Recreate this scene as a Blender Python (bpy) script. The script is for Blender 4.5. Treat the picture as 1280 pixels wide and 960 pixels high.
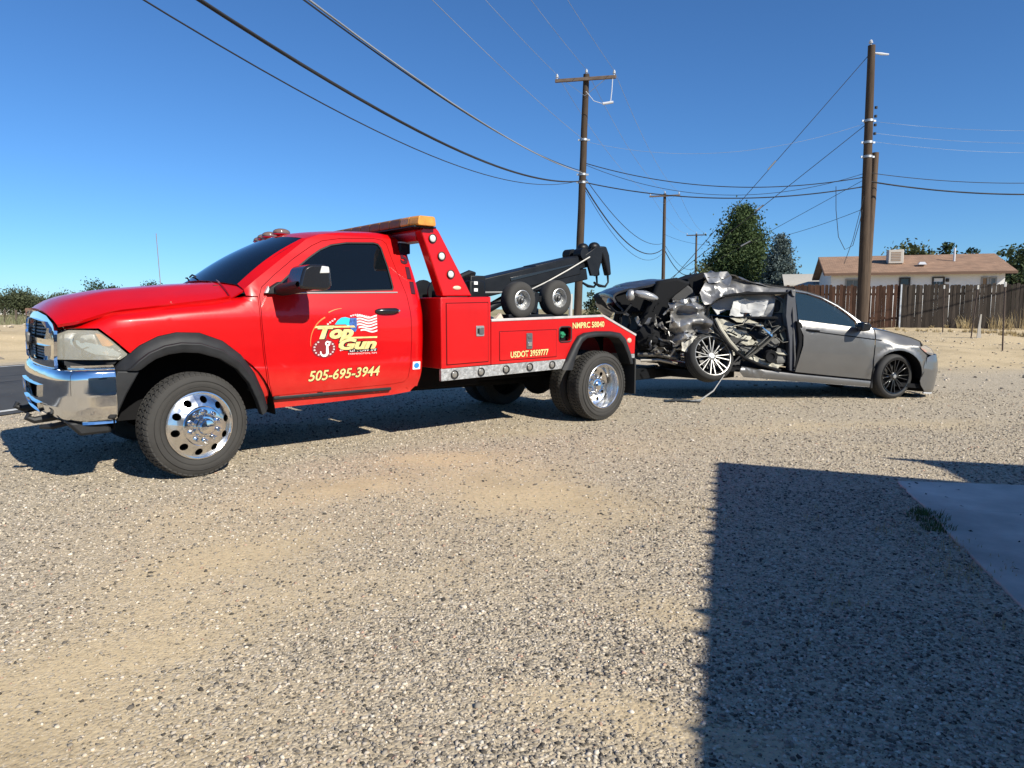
import bpy, bmesh, math, random
import numpy as np
from mathutils import Vector, Matrix, noise as mnoise

# ------------------------------------------------------------------ camera, sky, sun, exposure
scene = bpy.context.scene
for o in list(bpy.data.objects):
    bpy.data.objects.remove(o)
RAD = math.radians
CAM_H = 1.315
FPX = 880.0                      # focal length in pixels of a 1280 wide frame
PITCH = math.atan((480 - 386.2) / FPX)
cam_data = bpy.data.cameras.new('camera')
cam_data.sensor_width = 36.0
cam_data.lens = FPX / 1280 * 36.0
cam_data.clip_end = 5000
cam_data.clip_start = 0.05
cam = bpy.data.objects.new('camera', cam_data)
scene.collection.objects.link(cam)
cam.location = (0, 0, CAM_H)
cam.rotation_euler = (math.pi / 2 - PITCH, 0, 0)
scene.camera = cam

SUN_EL = RAD(34.8)
SUN_DIR = Vector((0.69, -0.724, math.tan(SUN_EL))).normalized()     # towards the sun
world = bpy.data.worlds.new('World')
scene.world = world
world.use_nodes = True
wn = world.node_tree
sky = wn.nodes.new('ShaderNodeTexSky')
sky.sky_type = 'NISHITA'
sky.sun_disc = False
sky.sun_elevation = SUN_EL
sky.sun_rotation = math.atan2(SUN_DIR.x, SUN_DIR.y)
sky.altitude = 0
sky.air_density = 0.85
sky.dust_density = 0.15
sky.ozone_density = 7.0
bg = wn.nodes['Background']
bg.inputs['Strength'].default_value = 0.102
tint = wn.nodes.new('ShaderNodeMix'); tint.data_type = 'RGBA'; tint.blend_type = 'MULTIPLY'      # the camera's cool white balance
tint.inputs['Factor'].default_value = 1.0; tint.inputs['B'].default_value = (0.58, 0.82, 0.97, 1)
wn.links.new(sky.outputs[0], tint.inputs['A'])
wn.links.new(tint.outputs['Result'], bg.inputs[0])

sun_data = bpy.data.lights.new('sun', 'SUN')
sun_data.energy = 5.0
sun_data.angle = RAD(0.53)
sun_data.color = (1.0, 0.94, 0.82)
sun = bpy.data.objects.new('sun', sun_data)
scene.collection.objects.link(sun)
sun.rotation_euler = SUN_DIR.to_track_quat('Z', 'Y').to_euler()
sun.location = SUN_DIR * 60

vs = scene.view_settings
vs.view_transform = 'Standard'
vs.look = 'None'
vs.exposure = 0.45
vs.gamma = 1.0
vs.use_curve_mapping = False
scene.cycles.use_denoising = True
scene.cycles.max_bounces = 8
scene.cycles.transparent_max_bounces = 12
scene.cycles.caustics_reflective = False
scene.cycles.caustics_refractive = False

# ------------------------------------------------------------------ helpers
rnd = random.Random(7)
nrs = np.random.RandomState(11)
COL = scene.collection

def tag(o, label=None, cat=None, group=None, kind=None):
    if label: o['label'] = label
    if cat: o['category'] = cat
    if group: o['group'] = group
    if kind: o['kind'] = kind
    return o

def empty(name, loc=(0, 0, 0), rz=0.0, parent=None):
    o = bpy.data.objects.new(name, None)
    o.empty_display_size = 0.2
    COL.objects.link(o)
    o.location = loc
    o.rotation_euler = (0, 0, rz)
    if parent: o.parent = parent
    return o

def link_mesh(name, me, mat=None, parent=None, smooth=35, bevel=0.0):
    o = bpy.data.objects.new(name, me)
    COL.objects.link(o)
    if mat is not None and not me.materials:
        me.materials.append(mat)
    if parent: o.parent = parent
    if smooth:
        me.polygons.foreach_set('use_smooth', [True] * len(me.polygons))
        me.set_sharp_from_angle(angle=RAD(smooth))
    if bevel:
        b = o.modifiers.new('bevel', 'BEVEL')
        b.width = bevel; b.segments = 2; b.limit_method = 'ANGLE'; b.angle_limit = RAD(40)
        b.harden_normals = False
    return o

def basis(d):
    d = Vector(d).normalized()
    a = Vector((0, 0, 1)) if abs(d.z) < 0.9 else Vector((1, 0, 0))
    u = d.cross(a).normalized()
    return u, d.cross(u).normalized()

class MB:
    """collects shapes into one mesh"""
    def __init__(s):
        s.v = []; s.f = []
    def add(s, vs_, fs):
        n = len(s.v)
        s.v.extend([tuple(p) for p in vs_]); s.f.extend([tuple(i + n for i in f) for f in fs])
        return s
    def box(s, c, d, m=None, taper=(1, 1)):
        x, y, z = d[0] / 2, d[1] / 2, d[2] / 2
        tx, ty = taper
        p = [(-x, -y, -z), (x, -y, -z), (x, y, -z), (-x, y, -z), (-x * tx, -y * ty, z), (x * tx, -y * ty, z), (x * tx, y * ty, z), (-x * tx, y * ty, z)]
        c = Vector(c)
        p = [(m @ Vector(q) if m else Vector(q)) + c for q in p]
        return s.add(p, [(0, 3, 2, 1), (4, 5, 6, 7), (0, 1, 5, 4), (1, 2, 6, 5), (2, 3, 7, 6), (3, 0, 4, 7)])
    def bar(s, a, b, w, h=None, up=None):
        a, b = Vector(a), Vector(b)
        d = b - a
        u, v = basis(d)
        if up is not None:
            u = d.normalized().cross(Vector(up)).normalized(); v = u.cross(d.normalized()).normalized()
        h = h or w
        p = []
        for q in (a, b):
            for (i, j) in ((-1, -1), (1, -1), (1, 1), (-1, 1)):
                p.append(q + u * i * w / 2 + v * j * h / 2)
        return s.add(p, [(3, 2, 1, 0), (4, 5, 6, 7), (0, 1, 5, 4), (1, 2, 6, 5), (2, 3, 7, 6), (3, 0, 4, 7)])
    def tube(s, path, r, n=8, caps=True):
        path = [Vector(p) for p in path]
        rs = r if isinstance(r, (list, tuple)) else [r] * len(path)
        vs_ = []; fs = []
        u = None
        for i, p in enumerate(path):
            d = (path[min(i + 1, len(path) - 1)] - path[max(i - 1, 0)])
            if d.length < 1e-9: d = Vector((0, 0, 1))
            d.normalize()
            if u is None: u, _ = basis(d)
            u = (u - d * u.dot(d))
            if u.length < 1e-6: u, _ = basis(d)
            u.normalize(); w = d.cross(u)
            for k in range(n):
                a = 2 * math.pi * k / n
                vs_.append(p + (u * math.cos(a) + w * math.sin(a)) * rs[i])
        for i in range(len(path) - 1):
            for k in range(n):
                fs.append((i * n + k, i * n + (k + 1) % n, (i + 1) * n + (k + 1) % n, (i + 1) * n + k))
        if caps:
            fs.append(tuple(reversed(range(n)))); fs.append(tuple(range((len(path) - 1) * n, len(path) * n)))
        return s.add(vs_, fs)
    def lathe(s, prof, n=32, c=(0, 0, 0), axis='y', closed=False, arc=None):
        """prof: list of (radius, depth); axis along y: depth -> y"""
        vs_ = []; fs = []
        m = len(prof)
        for k in range(n if not arc else n + 1):
            a = 2 * math.pi * k / n if not arc else arc[0] + (arc[1] - arc[0]) * k / n
            ca, sa = math.cos(a), math.sin(a)
            for (r, d) in prof:
                if axis == 'y': q = (r * ca, d, r * sa)
                elif axis == 'z': q = (r * ca, r * sa, d)
                else: q = (d, r * ca, r * sa)
                vs_.append((q[0] + c[0], q[1] + c[1], q[2] + c[2]))
        for k in range(n):
            k2 = (k + 1) % n if not arc else k + 1
            for i in range(m - 1 if not closed else m):
                j = (i + 1) % m
                fs.append((k * m + i, k * m + j, k2 * m + j, k2 * m + i))
        return s.add(vs_, fs)
    def prism(s, pts, y0, y1, plane='xz', holes=None):
        """outline in a plane, extruded along the third axis (concave allowed)"""
        n = len(pts)
        def P(p, t):
            if plane == 'xz': return (p[0], t, p[1])
            if plane == 'yz': return (t, p[0], p[1])
            return (p[0], p[1], t)
        vs_ = [P(p, y0) for p in pts] + [P(p, y1) for p in pts]
        fs = [tuple(range(n)), tuple(reversed(range(n, 2 * n)))]
        for i in range(n):
            j = (i + 1) % n
            fs.append((i, i + n, j + n, j))
        return s.add(vs_, fs)
    def grid(s, fn, nu, nv, flip=False):
        vs_ = []; fs = []
        for i in range(nu + 1):
            for j in range(nv + 1):
                vs_.append(fn(i / nu, j / nv))
        for i in range(nu):
            for j in range(nv):
                a = i * (nv + 1) + j
                q = (a, a + 1, a + nv + 2, a + nv + 1)
                fs.append(tuple(reversed(q)) if flip else q)
        return s.add(vs_, fs)
    def sphere(s, c, r, n=12, m=8, sc=(1, 1, 1)):
        vs_ = [(c[0], c[1], c[2] + r * sc[2])]; fs = []
        for i in range(1, m):
            t = math.pi * i / m
            for k in range(n):
                a = 2 * math.pi * k / n
                vs_.append((c[0] + r * sc[0] * math.sin(t) * math.cos(a), c[1] + r * sc[1] * math.sin(t) * math.sin(a), c[2] + r * sc[2] * math.cos(t)))
        vs_.append((c[0], c[1], c[2] - r * sc[2]))
        L = len(vs_) - 1
        for k in range(n):
            fs.append((0, 1 + k, 1 + (k + 1) % n))
            fs.append((L, L - n + (k + 1) % n, L - n + k))
        for i in range(m - 2):
            for k in range(n):
                a = 1 + i * n + k; b = 1 + i * n + (k + 1) % n
                fs.append((a, a + n, b + n, b))
        return s.add(vs_, fs)
    def mirror_y(s):
        n = len(s.v)
        s.v.extend([(x, -y, z) for x, y, z in s.v]); s.f.extend([tuple(reversed([i + n for i in f])) for f in s.f])
        return s
    def map(s, fn):
        s.v = [tuple(fn(Vector(p))) for p in s.v]
        return s
    def mesh(s, name, fix=True):
        me = bpy.data.meshes.new(name)
        me.from_pydata(s.v, [], s.f)
        if fix:
            bm = bmesh.new(); bm.from_mesh(me)
            bmesh.ops.recalc_face_normals(bm, faces=bm.faces)
            bm.to_mesh(me); bm.free()
        me.update()
        return me
    def build(s, name, mat=None, parent=None, smooth=35, bevel=0.0, fix=True):
        return link_mesh(name, s.mesh(name, fix), mat, parent, smooth, bevel)

def copy_tree(o, parent=None):
    c = o.copy(); COL.objects.link(c)
    if parent is not None: c.parent = parent
    for ch in list(o.children):
        copy_tree(ch, c)
    return c

def at(px, py, y):
    """world point seen at a pixel of the 1280x960 photograph, at distance y ahead"""
    a = (px - 640) / FPX; b = (py - 480) / FPX
    d = Vector((a, math.cos(PITCH) - b * math.sin(PITCH), -math.sin(PITCH) - b * math.cos(PITCH)))
    return Vector((0, 0, CAM_H)) + d * (y / d.y)

# ------------------------------------------------------------------ value noise in numpy
def vnoise(x, y, seed=0):
    x = np.asarray(x, float); y = np.asarray(y, float)
    xi = np.floor(x).astype(np.int64); yi = np.floor(y).astype(np.int64)
    fx = x - xi; fy = y - yi
    fx = fx * fx * (3 - 2 * fx); fy = fy * fy * (3 - 2 * fy)
    def h(a, b):
        n = (a * 374761393 + b * 668265263 + seed * 974711) & 0x7fffffff
        n = ((n ^ (n >> 13)) * 1274126177) & 0x7fffffff
        return ((n ^ (n >> 16)) & 0xffff) / 65535.0
    return (h(xi, yi) * (1 - fx) + h(xi + 1, yi) * fx) * (1 - fy) + (h(xi, yi + 1) * (1 - fx) + h(xi + 1, yi + 1) * fx) * fy

def fbm(x, y, oct=4, seed=0):
    v = 0; a = 0.5; t = 0
    for i in range(oct):
        v = v + a * vnoise(x * 2 ** i, y * 2 ** i, seed + i); t += a; a *= 0.5
    return v / t

def sstep(a, b, x):
    t = np.clip((np.asarray(x, float) - a) / (b - a), 0, 1)
    return t * t * (3 - 2 * t)

# ------------------------------------------------------------------ materials
MATS = {}
def new_mat(name):
    m = bpy.data.materials.new(name); m.use_nodes = True
    nt = m.node_tree
    return m, nt, nt.nodes['Principled BSDF']

def N(nt, t, **kw):
    n = nt.nodes.new(t)
    for k, v in kw.items():
        if k in n.inputs.keys(): n.inputs[k].default_value = v
        else: setattr(n, k, v)
    return n

def ramp(nt, stops, interp='LINEAR'):
    r = nt.nodes.new('ShaderNodeValToRGB'); r.color_ramp.interpolation = interp
    e = r.color_ramp.elements
    while len(e) < len(stops): e.new(0.5)
    for i, (p, c) in enumerate(stops):
        e[i].position = p; e[i].color = (c[0], c[1], c[2], 1) if not isinstance(c, (int, float)) else (c, c, c, 1)
    return r

def mat(name, col, rough=0.5, metal=0.0, coat=0.0, var=0.0, vscale=6.0, bump=0.0, bscale=40.0, coord='Object', spec=0.5, col2=None, coat_r=0.03, emis=None):
    """principled material with noise driven colour and roughness variation and a fine bump"""
    if name in MATS: return MATS[name]
    m, nt, p = new_mat(name)
    p.inputs['Base Color'].default_value = (*col, 1); p.inputs['Roughness'].default_value = rough
    p.inputs['Metallic'].default_value = metal; p.inputs['Coat Weight'].default_value = coat
    p.inputs['Coat Roughness'].default_value = coat_r
    p.inputs['Specular IOR Level'].default_value = spec
    if emis:
        p.inputs['Emission Color'].default_value = (*emis[0], 1); p.inputs['Emission Strength'].default_value = emis[1]
    tc = N(nt, 'ShaderNodeTexCoord')
    if var or col2:
        nz = N(nt, 'ShaderNodeTexNoise', Scale=vscale, Detail=6.0, Roughness=0.6)
        nt.links.new(tc.outputs[coord], nz.inputs['Vector'])
        c2 = col2 or tuple(min(1, c * (1 + var)) for c in col)
        c1 = tuple(c * (1 - var) for c in col) if not col2 else col
        r = ramp(nt, [(0.3, c1), (0.7, c2)])
        nt.links.new(nz.outputs['Fac'], r.inputs[0]); nt.links.new(r.outputs[0], p.inputs['Base Color'])
        r2 = N(nt, 'ShaderNodeMapRange'); r2.inputs['To Min'].default_value = max(0.02, rough * 0.8); r2.inputs['To Max'].default_value = min(1, rough * 1.25)
        nt.links.new(nz.outputs['Fac'], r2.inputs['Value']); nt.links.new(r2.outputs[0], p.inputs['Roughness'])
    if bump:
        nb = N(nt, 'ShaderNodeTexNoise', Scale=bscale, Detail=4.0)
        nt.links.new(tc.outputs[coord], nb.inputs['Vector'])
        b = N(nt, 'ShaderNodeBump', Strength=bump, Distance=0.01)
        nt.links.new(nb.outputs['Fac'], b.inputs['Height']); nt.links.new(b.outputs[0], p.inputs['Normal'])
    MATS[name] = m
    return m

def glass_mat(name, tint, rough=0.02, through=0.25):
    """tinted vehicle glass: part clear, part glossy"""
    if name in MATS: return MATS[name]
    m, nt, p = new_mat(name)
    p.inputs['Base Color'].default_value = (*tint, 1); p.inputs['Roughness'].default_value = rough
    p.inputs['Specular IOR Level'].default_value = 0.55
    tr = N(nt, 'ShaderNodeBsdfTransparent'); tr.inputs[0].default_value = (*[min(1, t * 6 + 0.25) for t in tint], 1)
    fr = N(nt, 'ShaderNodeFresnel'); fr.inputs['IOR'].default_value = 1.5
    mx = N(nt, 'ShaderNodeMixShader'); mul = N(nt, 'ShaderNodeMath', operation='MULTIPLY'); mul.inputs[1].default_value = through
    inv = N(nt, 'ShaderNodeMath', operation='SUBTRACT'); inv.inputs[0].default_value = 1.0
    nt.links.new(fr.outputs[0], inv.inputs[1]); nt.links.new(inv.outputs[0], mul.inputs[0])
    nt.links.new(mul.outputs[0], mx.inputs[0]); nt.links.new(p.outputs[0], mx.inputs[1]); nt.links.new(tr.outputs[0], mx.inputs[2])
    nt.links.new(mx.outputs[0], nt.nodes['Material Output'].inputs[0])
    MATS[name] = m
    return m

def wood_mat(name, c1, c2, scale=(14, 14, 1.2), rough=0.85, rand=True):
    if name in MATS: return MATS[name]
    m, nt, p = new_mat(name)
    tc = N(nt, 'ShaderNodeTexCoord'); mp = N(nt, 'ShaderNodeMapping'); mp.inputs['Scale'].default_value = scale
    nz = N(nt, 'ShaderNodeTexNoise', Scale=2.0, Detail=8.0, Roughness=0.65)
    oi = N(nt, 'ShaderNodeObjectInfo')
    add = N(nt, 'ShaderNodeVectorMath', operation='ADD')
    cx = N(nt, 'ShaderNodeCombineXYZ'); ml = N(nt, 'ShaderNodeMath', operation='MULTIPLY'); ml.inputs[1].default_value = 37.0
    nt.links.new(oi.outputs['Random'], ml.inputs[0]); nt.links.new(ml.outputs[0], cx.inputs[0]); nt.links.new(ml.outputs[0], cx.inputs[2])
    nt.links.new(tc.outputs['Object'], mp.inputs['Vector']); nt.links.new(mp.outputs[0], add.inputs[0]); nt.links.new(cx.outputs[0], add.inputs[1])
    nt.links.new(add.outputs[0], nz.inputs['Vector'])
    r = ramp(nt, [(0.25, c1), (0.75, c2)])
    nt.links.new(nz.outputs['Fac'], r.inputs[0])
    hs = N(nt, 'ShaderNodeHueSaturation')
    mr = N(nt, 'ShaderNodeMapRange'); mr.inputs['To Min'].default_value = 0.55; mr.inputs['To Max'].default_value = 1.35
    nt.links.new(oi.outputs['Random'], mr.inputs['Value']); nt.links.new(mr.outputs[0], hs.inputs['Value'])
    nt.links.new(r.outputs[0], hs.inputs['Color']); nt.links.new(hs.outputs[0], p.inputs['Base Color'])
    p.inputs['Roughness'].default_value = rough; p.inputs['Specular IOR Level'].default_value = 0.2
    b = N(nt, 'ShaderNodeBump', Strength=0.5, Distance=0.01)
    nt.links.new(nz.outputs['Fac'], b.inputs['Height']); nt.links.new(b.outputs[0], p.inputs['Normal'])
    MATS[name] = m
    return m
# ------------------------------------------------------------------ the ground
RD = Vector((0.31, 0.951)).normalized()        # direction of the road and the pole line
RN = Vector((RD.y, -RD.x))                     # to the right of it

def ground_h(x, y):
    x = np.asarray(x, float); y = np.asarray(y, float)
    m = 0.5 * sstep(12.5, 24, y) * sstep(5.5, 11.5, x)
    lump = 0.20 * (fbm(x * 0.6, y * 0.6, 4, 5) - 0.5) * sstep(12.5, 18, y) * sstep(6, 10, x)
    off = x * RN.x + y * RN.y
    bank = 0.55 * sstep(-17.5, -24, off) * sstep(-60, -30, off)
    bankn = 0.25 * (fbm(x * 0.35, y * 0.35, 3, 9) - 0.5) * sstep(-17.5, -22, off) * sstep(-60, -34, off)
    lot = 0.03 * (fbm(x * 0.45, y * 0.45, 2, 3) - 0.5) * sstep(6.6, 5.6, np.hypot(x - 0.2, y - 2.5)) * sstep(0.2, 1.2, y)
    return m + lump + bank + bankn + lot

def ground_px(px, py):
    a = (px - 640) / FPX; c = (py - 480) / FPX
    d = Vector((a, math.cos(PITCH) - c * math.sin(PITCH), -math.sin(PITCH) - c * math.cos(PITCH)))
    return Vector((0, 0, CAM_H)) + d * (-CAM_H / d.z)
SANDY = []                      # bare patches: (x, y, along, across, angle, strength)
for (px, py, ra, rb, ang, st) in ((90, 850, .75, .42, .9, 1.0), (20, 930, .5, .4, .6, .9), (300, 690, 1.0, .45, .7, .95), (430, 610, .9, .5, .55, .9), (180, 760, .6, .3, .8, .7), (660, 620, .75, .55, .5, .9), (560, 575, .9, .5, .5, .8), (730, 660, .45, .4, .9, .5), (840, 900, .14, .5, 1.3, .8), (845, 780, .12, .4, 1.3, .6), (960, 535, 1.4, .4, .2, .5), (1170, 530, 1.2, .5, .1, .7), (40, 640, .7, .3, .4, .35), (420, 960, .3, .2, .5, .4), (640, 540, 1.2, .35, .4, .5), (150, 790, 1.5, .75, .75, .62), (360, 660, 1.8, .85, .65, .62), (620, 600, 1.4, .7, .5, .55), (0, 960, .9, .5, .7, .8), (560, 720, .6, .3, .7, .35)):
    g_ = ground_px(px, py); SANDY.append((g_.x, g_.y, ra, rb, ang, st))
def sand_mask(x, y):
    """1 = bare sandy dirt, 0 = loose gravel"""
    x = np.asarray(x, float); y = np.asarray(y, float)
    n = fbm(x * 0.9 + 3, y * 0.9, 5, 21)
    wx = x + 0.5 * (fbm(x * 1.3, y * 1.3, 4, 51) - .5); wy = y + 0.5 * (fbm(x * 1.3, y * 1.3, 4, 61) - .5)
    tr = 0
    for (cx, cy_, ra, rb, ang, st) in SANDY:
        dx, dy = wx - cx, wy - cy_
        u = dx * math.cos(ang) + dy * math.sin(ang); v = -dx * math.sin(ang) + dy * math.cos(ang)
        tr = np.maximum(tr, st * np.exp(-(u / ra) ** 2 - (v / rb) ** 2))
    s = sstep(0.26, 0.86, n * 0.62 + 0.64 * tr - 0.02)
    s = 0.88 * s
    far = sstep(13.6, 15.4, y + 1.6 * (fbm(x * 0.4, y * 0.4, 3, 33) - 0.5)) * sstep(2.5, 5.5, x)
    return np.maximum(s, far)

def arr(*segs):
    out = []
    for a, b, st in segs:
        out.extend(np.arange(a, b, st).tolist())
    return np.array(out)
gx = np.concatenate([[-1600, -900, -500, -300, -200, -150, -120], arr((-100, -24, 4), (-24, -7, 0.7), (-7, 7, 0.14), (7, 30, 0.5), (30, 80, 4)), [80, 110, 150, 200, 300, 500, 900, 1600]])
gy = np.concatenate([[-300, -100, -40, -20, -10, -5], arr((-3, 1, 0.4), (1, 9, 0.12), (9, 36, 0.45), (36, 110, 3)), [110, 130, 160, 200, 260, 350, 500, 800, 1300, 2200]])
GX, GY = np.meshgrid(gx, gy, indexing='ij')
GZ = ground_h(GX, GY)
nx_, ny_ = len(gx), len(gy)
verts = np.stack([GX, GY, GZ], -1).reshape(-1, 3)
ii = np.arange(nx_ - 1)[:, None] * ny_ + np.arange(ny_ - 1)[None, :]
quads = np.stack([ii, ii + ny_, ii + ny_ + 1, ii + 1], -1).reshape(-1, 4)

def np_mesh(name, v, f):
    me = bpy.data.meshes.new(name)
    k = f.shape[1]
    me.vertices.add(len(v)); me.vertices.foreach_set('co', np.asarray(v, np.float32).ravel())
    me.loops.add(f.size); me.loops.foreach_set('vertex_index', f.astype(np.int32).ravel())
    me.polygons.add(len(f)); me.polygons.foreach_set('loop_start', np.arange(0, f.size, k, dtype=np.int32))
    try: me.polygons.foreach_set('loop_total', np.full(len(f), k, np.int32))
    except Exception: pass
    me.update(calc_edges=True); me.validate()
    return me

gme = np_mesh('ground', verts, quads)
offv = GX * RN.x + GY * RN.y
m_sand = sand_mask(GX, GY)
bank = sstep(-16.6, -17.6, offv) * sstep(-52, -40, offv + 8 * (fbm(GX * 0.1, GY * 0.1, 3, 4) - 0.5))
verge = sstep(-7.2, -8.2, offv) * sstep(-18, -16, offv)
far_r = sstep(40, 60, GY)
field = np.clip(np.maximum(sstep(-40, -52, offv), far_r), 0, 1)
m_sand = np.clip(np.maximum(m_sand, bank), 0, 1)
at_ = gme.color_attributes.new('zones', 'FLOAT_COLOR', 'POINT')
cz = np.stack([m_sand, field, verge, np.ones_like(m_sand)], -1).reshape(-1, 4).astype(np.float32)
at_.data.foreach_set('color', cz.ravel())

def ground_material():
    m, nt, p = new_mat('gravel_and_dirt')
    L = nt.links
    tc = N(nt, 'ShaderNodeTexCoord')
    at2 = N(nt, 'ShaderNodeVertexColor', layer_name='zones')
    sp = N(nt, 'ShaderNodeSeparateColor'); L.new(at2.outputs[0], sp.inputs[0])
    v1 = N(nt, 'ShaderNodeTexVoronoi', Scale=70.0, Randomness=1.0); L.new(tc.outputs['Object'], v1.inputs['Vector'])
    v2 = N(nt, 'ShaderNodeTexVoronoi', Scale=170.0); L.new(tc.outputs['Object'], v2.inputs['Vector'])
    s1 = N(nt, 'ShaderNodeSeparateColor'); L.new(v1.outputs['Color'], s1.inputs[0])
    s2 = N(nt, 'ShaderNodeSeparateColor'); L.new(v2.outputs['Color'], s2.inputs[0])
    stones = [(0.0, (0.07, 0.06, 0.048)), (0.16, (0.19, 0.165, 0.13)), (0.45, (0.38, 0.325, 0.245)), (0.75, (0.50, 0.425, 0.315)), (1.0, (0.68, 0.61, 0.50))]
    r1 = ramp(nt, stones); L.new(s1.outputs[0], r1.inputs[0])
    r2 = ramp(nt, stones); L.new(s2.outputs[0], r2.inputs[0])
    mg = N(nt, 'ShaderNodeMix', data_type='RGBA'); mg.inputs['Factor'].default_value = 0.3
    L.new(r1.outputs[0], mg.inputs['A']); L.new(r2.outputs[0], mg.inputs['B'])
    sandy = N(nt, 'ShaderNodeMix', data_type='RGBA'); sandy.inputs['B'].default_value = (0.48, 0.40, 0.285, 1)
    gs = N(nt, 'ShaderNodeMath', operation='GREATER_THAN'); gs.inputs[1].default_value = 0.58; L.new(s1.outputs[2], gs.inputs[0]); L.new(gs.outputs[0], sandy.inputs['Factor']); L.new(mg.outputs['Result'], sandy.inputs['A'])
    n1 = N(nt, 'ShaderNodeTexNoise', Scale=0.8, Detail=7.0, Roughness=0.65); L.new(tc.outputs['Object'], n1.inputs['Vector'])
    n2 = N(nt, 'ShaderNodeTexNoise', Scale=34.0, Detail=5.0, Roughness=0.7); L.new(tc.outputs['Object'], n2.inputs['Vector'])
    rs = ramp(nt, [(0.25, (0.44, 0.34, 0.195)), (0.55, (0.61, 0.49, 0.305)), (0.8, (0.69, 0.57, 0.375))]); L.new(n2.outputs['Fac'], rs.inputs[0])
    rs2 = ramp(nt, [(0.28, (0.66, 0.63, 0.58)), (0.5, (0.95, 0.93, 0.91)), (0.75, (1.08, 1.05, 1.02))]); L.new(n1.outputs['Fac'], rs2.inputs[0])
    ms = N(nt, 'ShaderNodeMix', data_type='RGBA', blend_type='MULTIPLY'); ms.inputs['Factor'].default_value = 1.0
    L.new(rs.outputs[0], ms.inputs['A']); L.new(rs2.outputs[0], ms.inputs['B'])
    # a sprinkle of stones also on the sand
    gt = N(nt, 'ShaderNodeMath', operation='GREATER_THAN'); gt.inputs[1].default_value = 0.80; L.new(s2.outputs[1], gt.inputs[0])
    inv = N(nt, 'ShaderNodeMath', operation='SUBTRACT'); L.new(sp.outputs[0], inv.inputs[0])
    mulp = N(nt, 'ShaderNodeMath', operation='MULTIPLY'); mulp.inputs[1].default_value = 0.55; L.new(gt.outputs[0], mulp.inputs[0]); L.new(mulp.outputs[0], inv.inputs[1])
    nzm = N(nt, 'ShaderNodeMath', operation='MULTIPLY_ADD'); nzm.inputs[1].default_value = 1.1; nzm.inputs[2].default_value = -0.55
    L.new(n2.outputs['Fac'], nzm.inputs[0])
    addn = N(nt, 'ShaderNodeMath', operation='ADD'); addn.use_clamp = True; L.new(inv.outputs[0], addn.inputs[0]); L.new(nzm.outputs[0], addn.inputs[1])
    mx = N(nt, 'ShaderNodeMix', data_type='RGBA'); L.new(addn.outputs[0], mx.inputs['Factor']); L.new(sandy.outputs['Result'], mx.inputs['A']); L.new(ms.outputs['Result'], mx.inputs['B'])
    # field grass
    n3 = N(nt, 'ShaderNodeTexNoise', Scale=0.09, Detail=8.0, Roughness=0.7); L.new(tc.outputs['Object'], n3.inputs['Vector'])
    rf = ramp(nt, [(0.32, (0.14, 0.15, 0.06)), (0.5, (0.33, 0.27, 0.15)), (0.7, (0.48, 0.39, 0.24))]); L.new(n3.outputs['Fac'], rf.inputs[0])
    mf = N(nt, 'ShaderNodeMix', data_type='RGBA'); L.new(sp.outputs[1], mf.inputs['Factor']); L.new(mx.outputs['Result'], mf.inputs['A']); L.new(rf.outputs[0], mf.inputs['B'])
    L.new(mf.outputs['Result'], p.inputs['Base Color'])
    p.inputs['Roughness'].default_value = 0.95; p.inputs['Specular IOR Level'].default_value = 0.15
    h1 = N(nt, 'ShaderNodeMath', operation='MULTIPLY_ADD'); h1.inputs[1].default_value = -1.0; h1.inputs[2].default_value = 1.0; L.new(v1.outputs['Distance'], h1.inputs[0])
    isd = N(nt, 'ShaderNodeMath', operation='SUBTRACT'); isd.inputs[0].default_value = 1.15; L.new(addn.outputs[0], isd.inputs[1])
    hm = N(nt, 'ShaderNodeMath', operation='MULTIPLY'); L.new(h1.outputs[0], hm.inputs[0]); L.new(isd.outputs[0], hm.inputs[1])
    ha = N(nt, 'ShaderNodeMath', operation='ADD'); L.new(hm.outputs[0], ha.inputs[0]); L.new(n2.outputs['Fac'], ha.inputs[1])
    b = N(nt, 'ShaderNodeBump', Strength=0.6, Distance=0.010); L.new(ha.outputs[0], b.inputs['Height']); L.new(b.outputs[0], p.inputs['Normal'])
    return m
gme.materials.append(ground_material())
ground = link_mesh('ground', gme, None, smooth=180)
tag(ground, 'gravel and sandy dirt lot running out to dry fields', 'ground', kind='structure')

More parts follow.
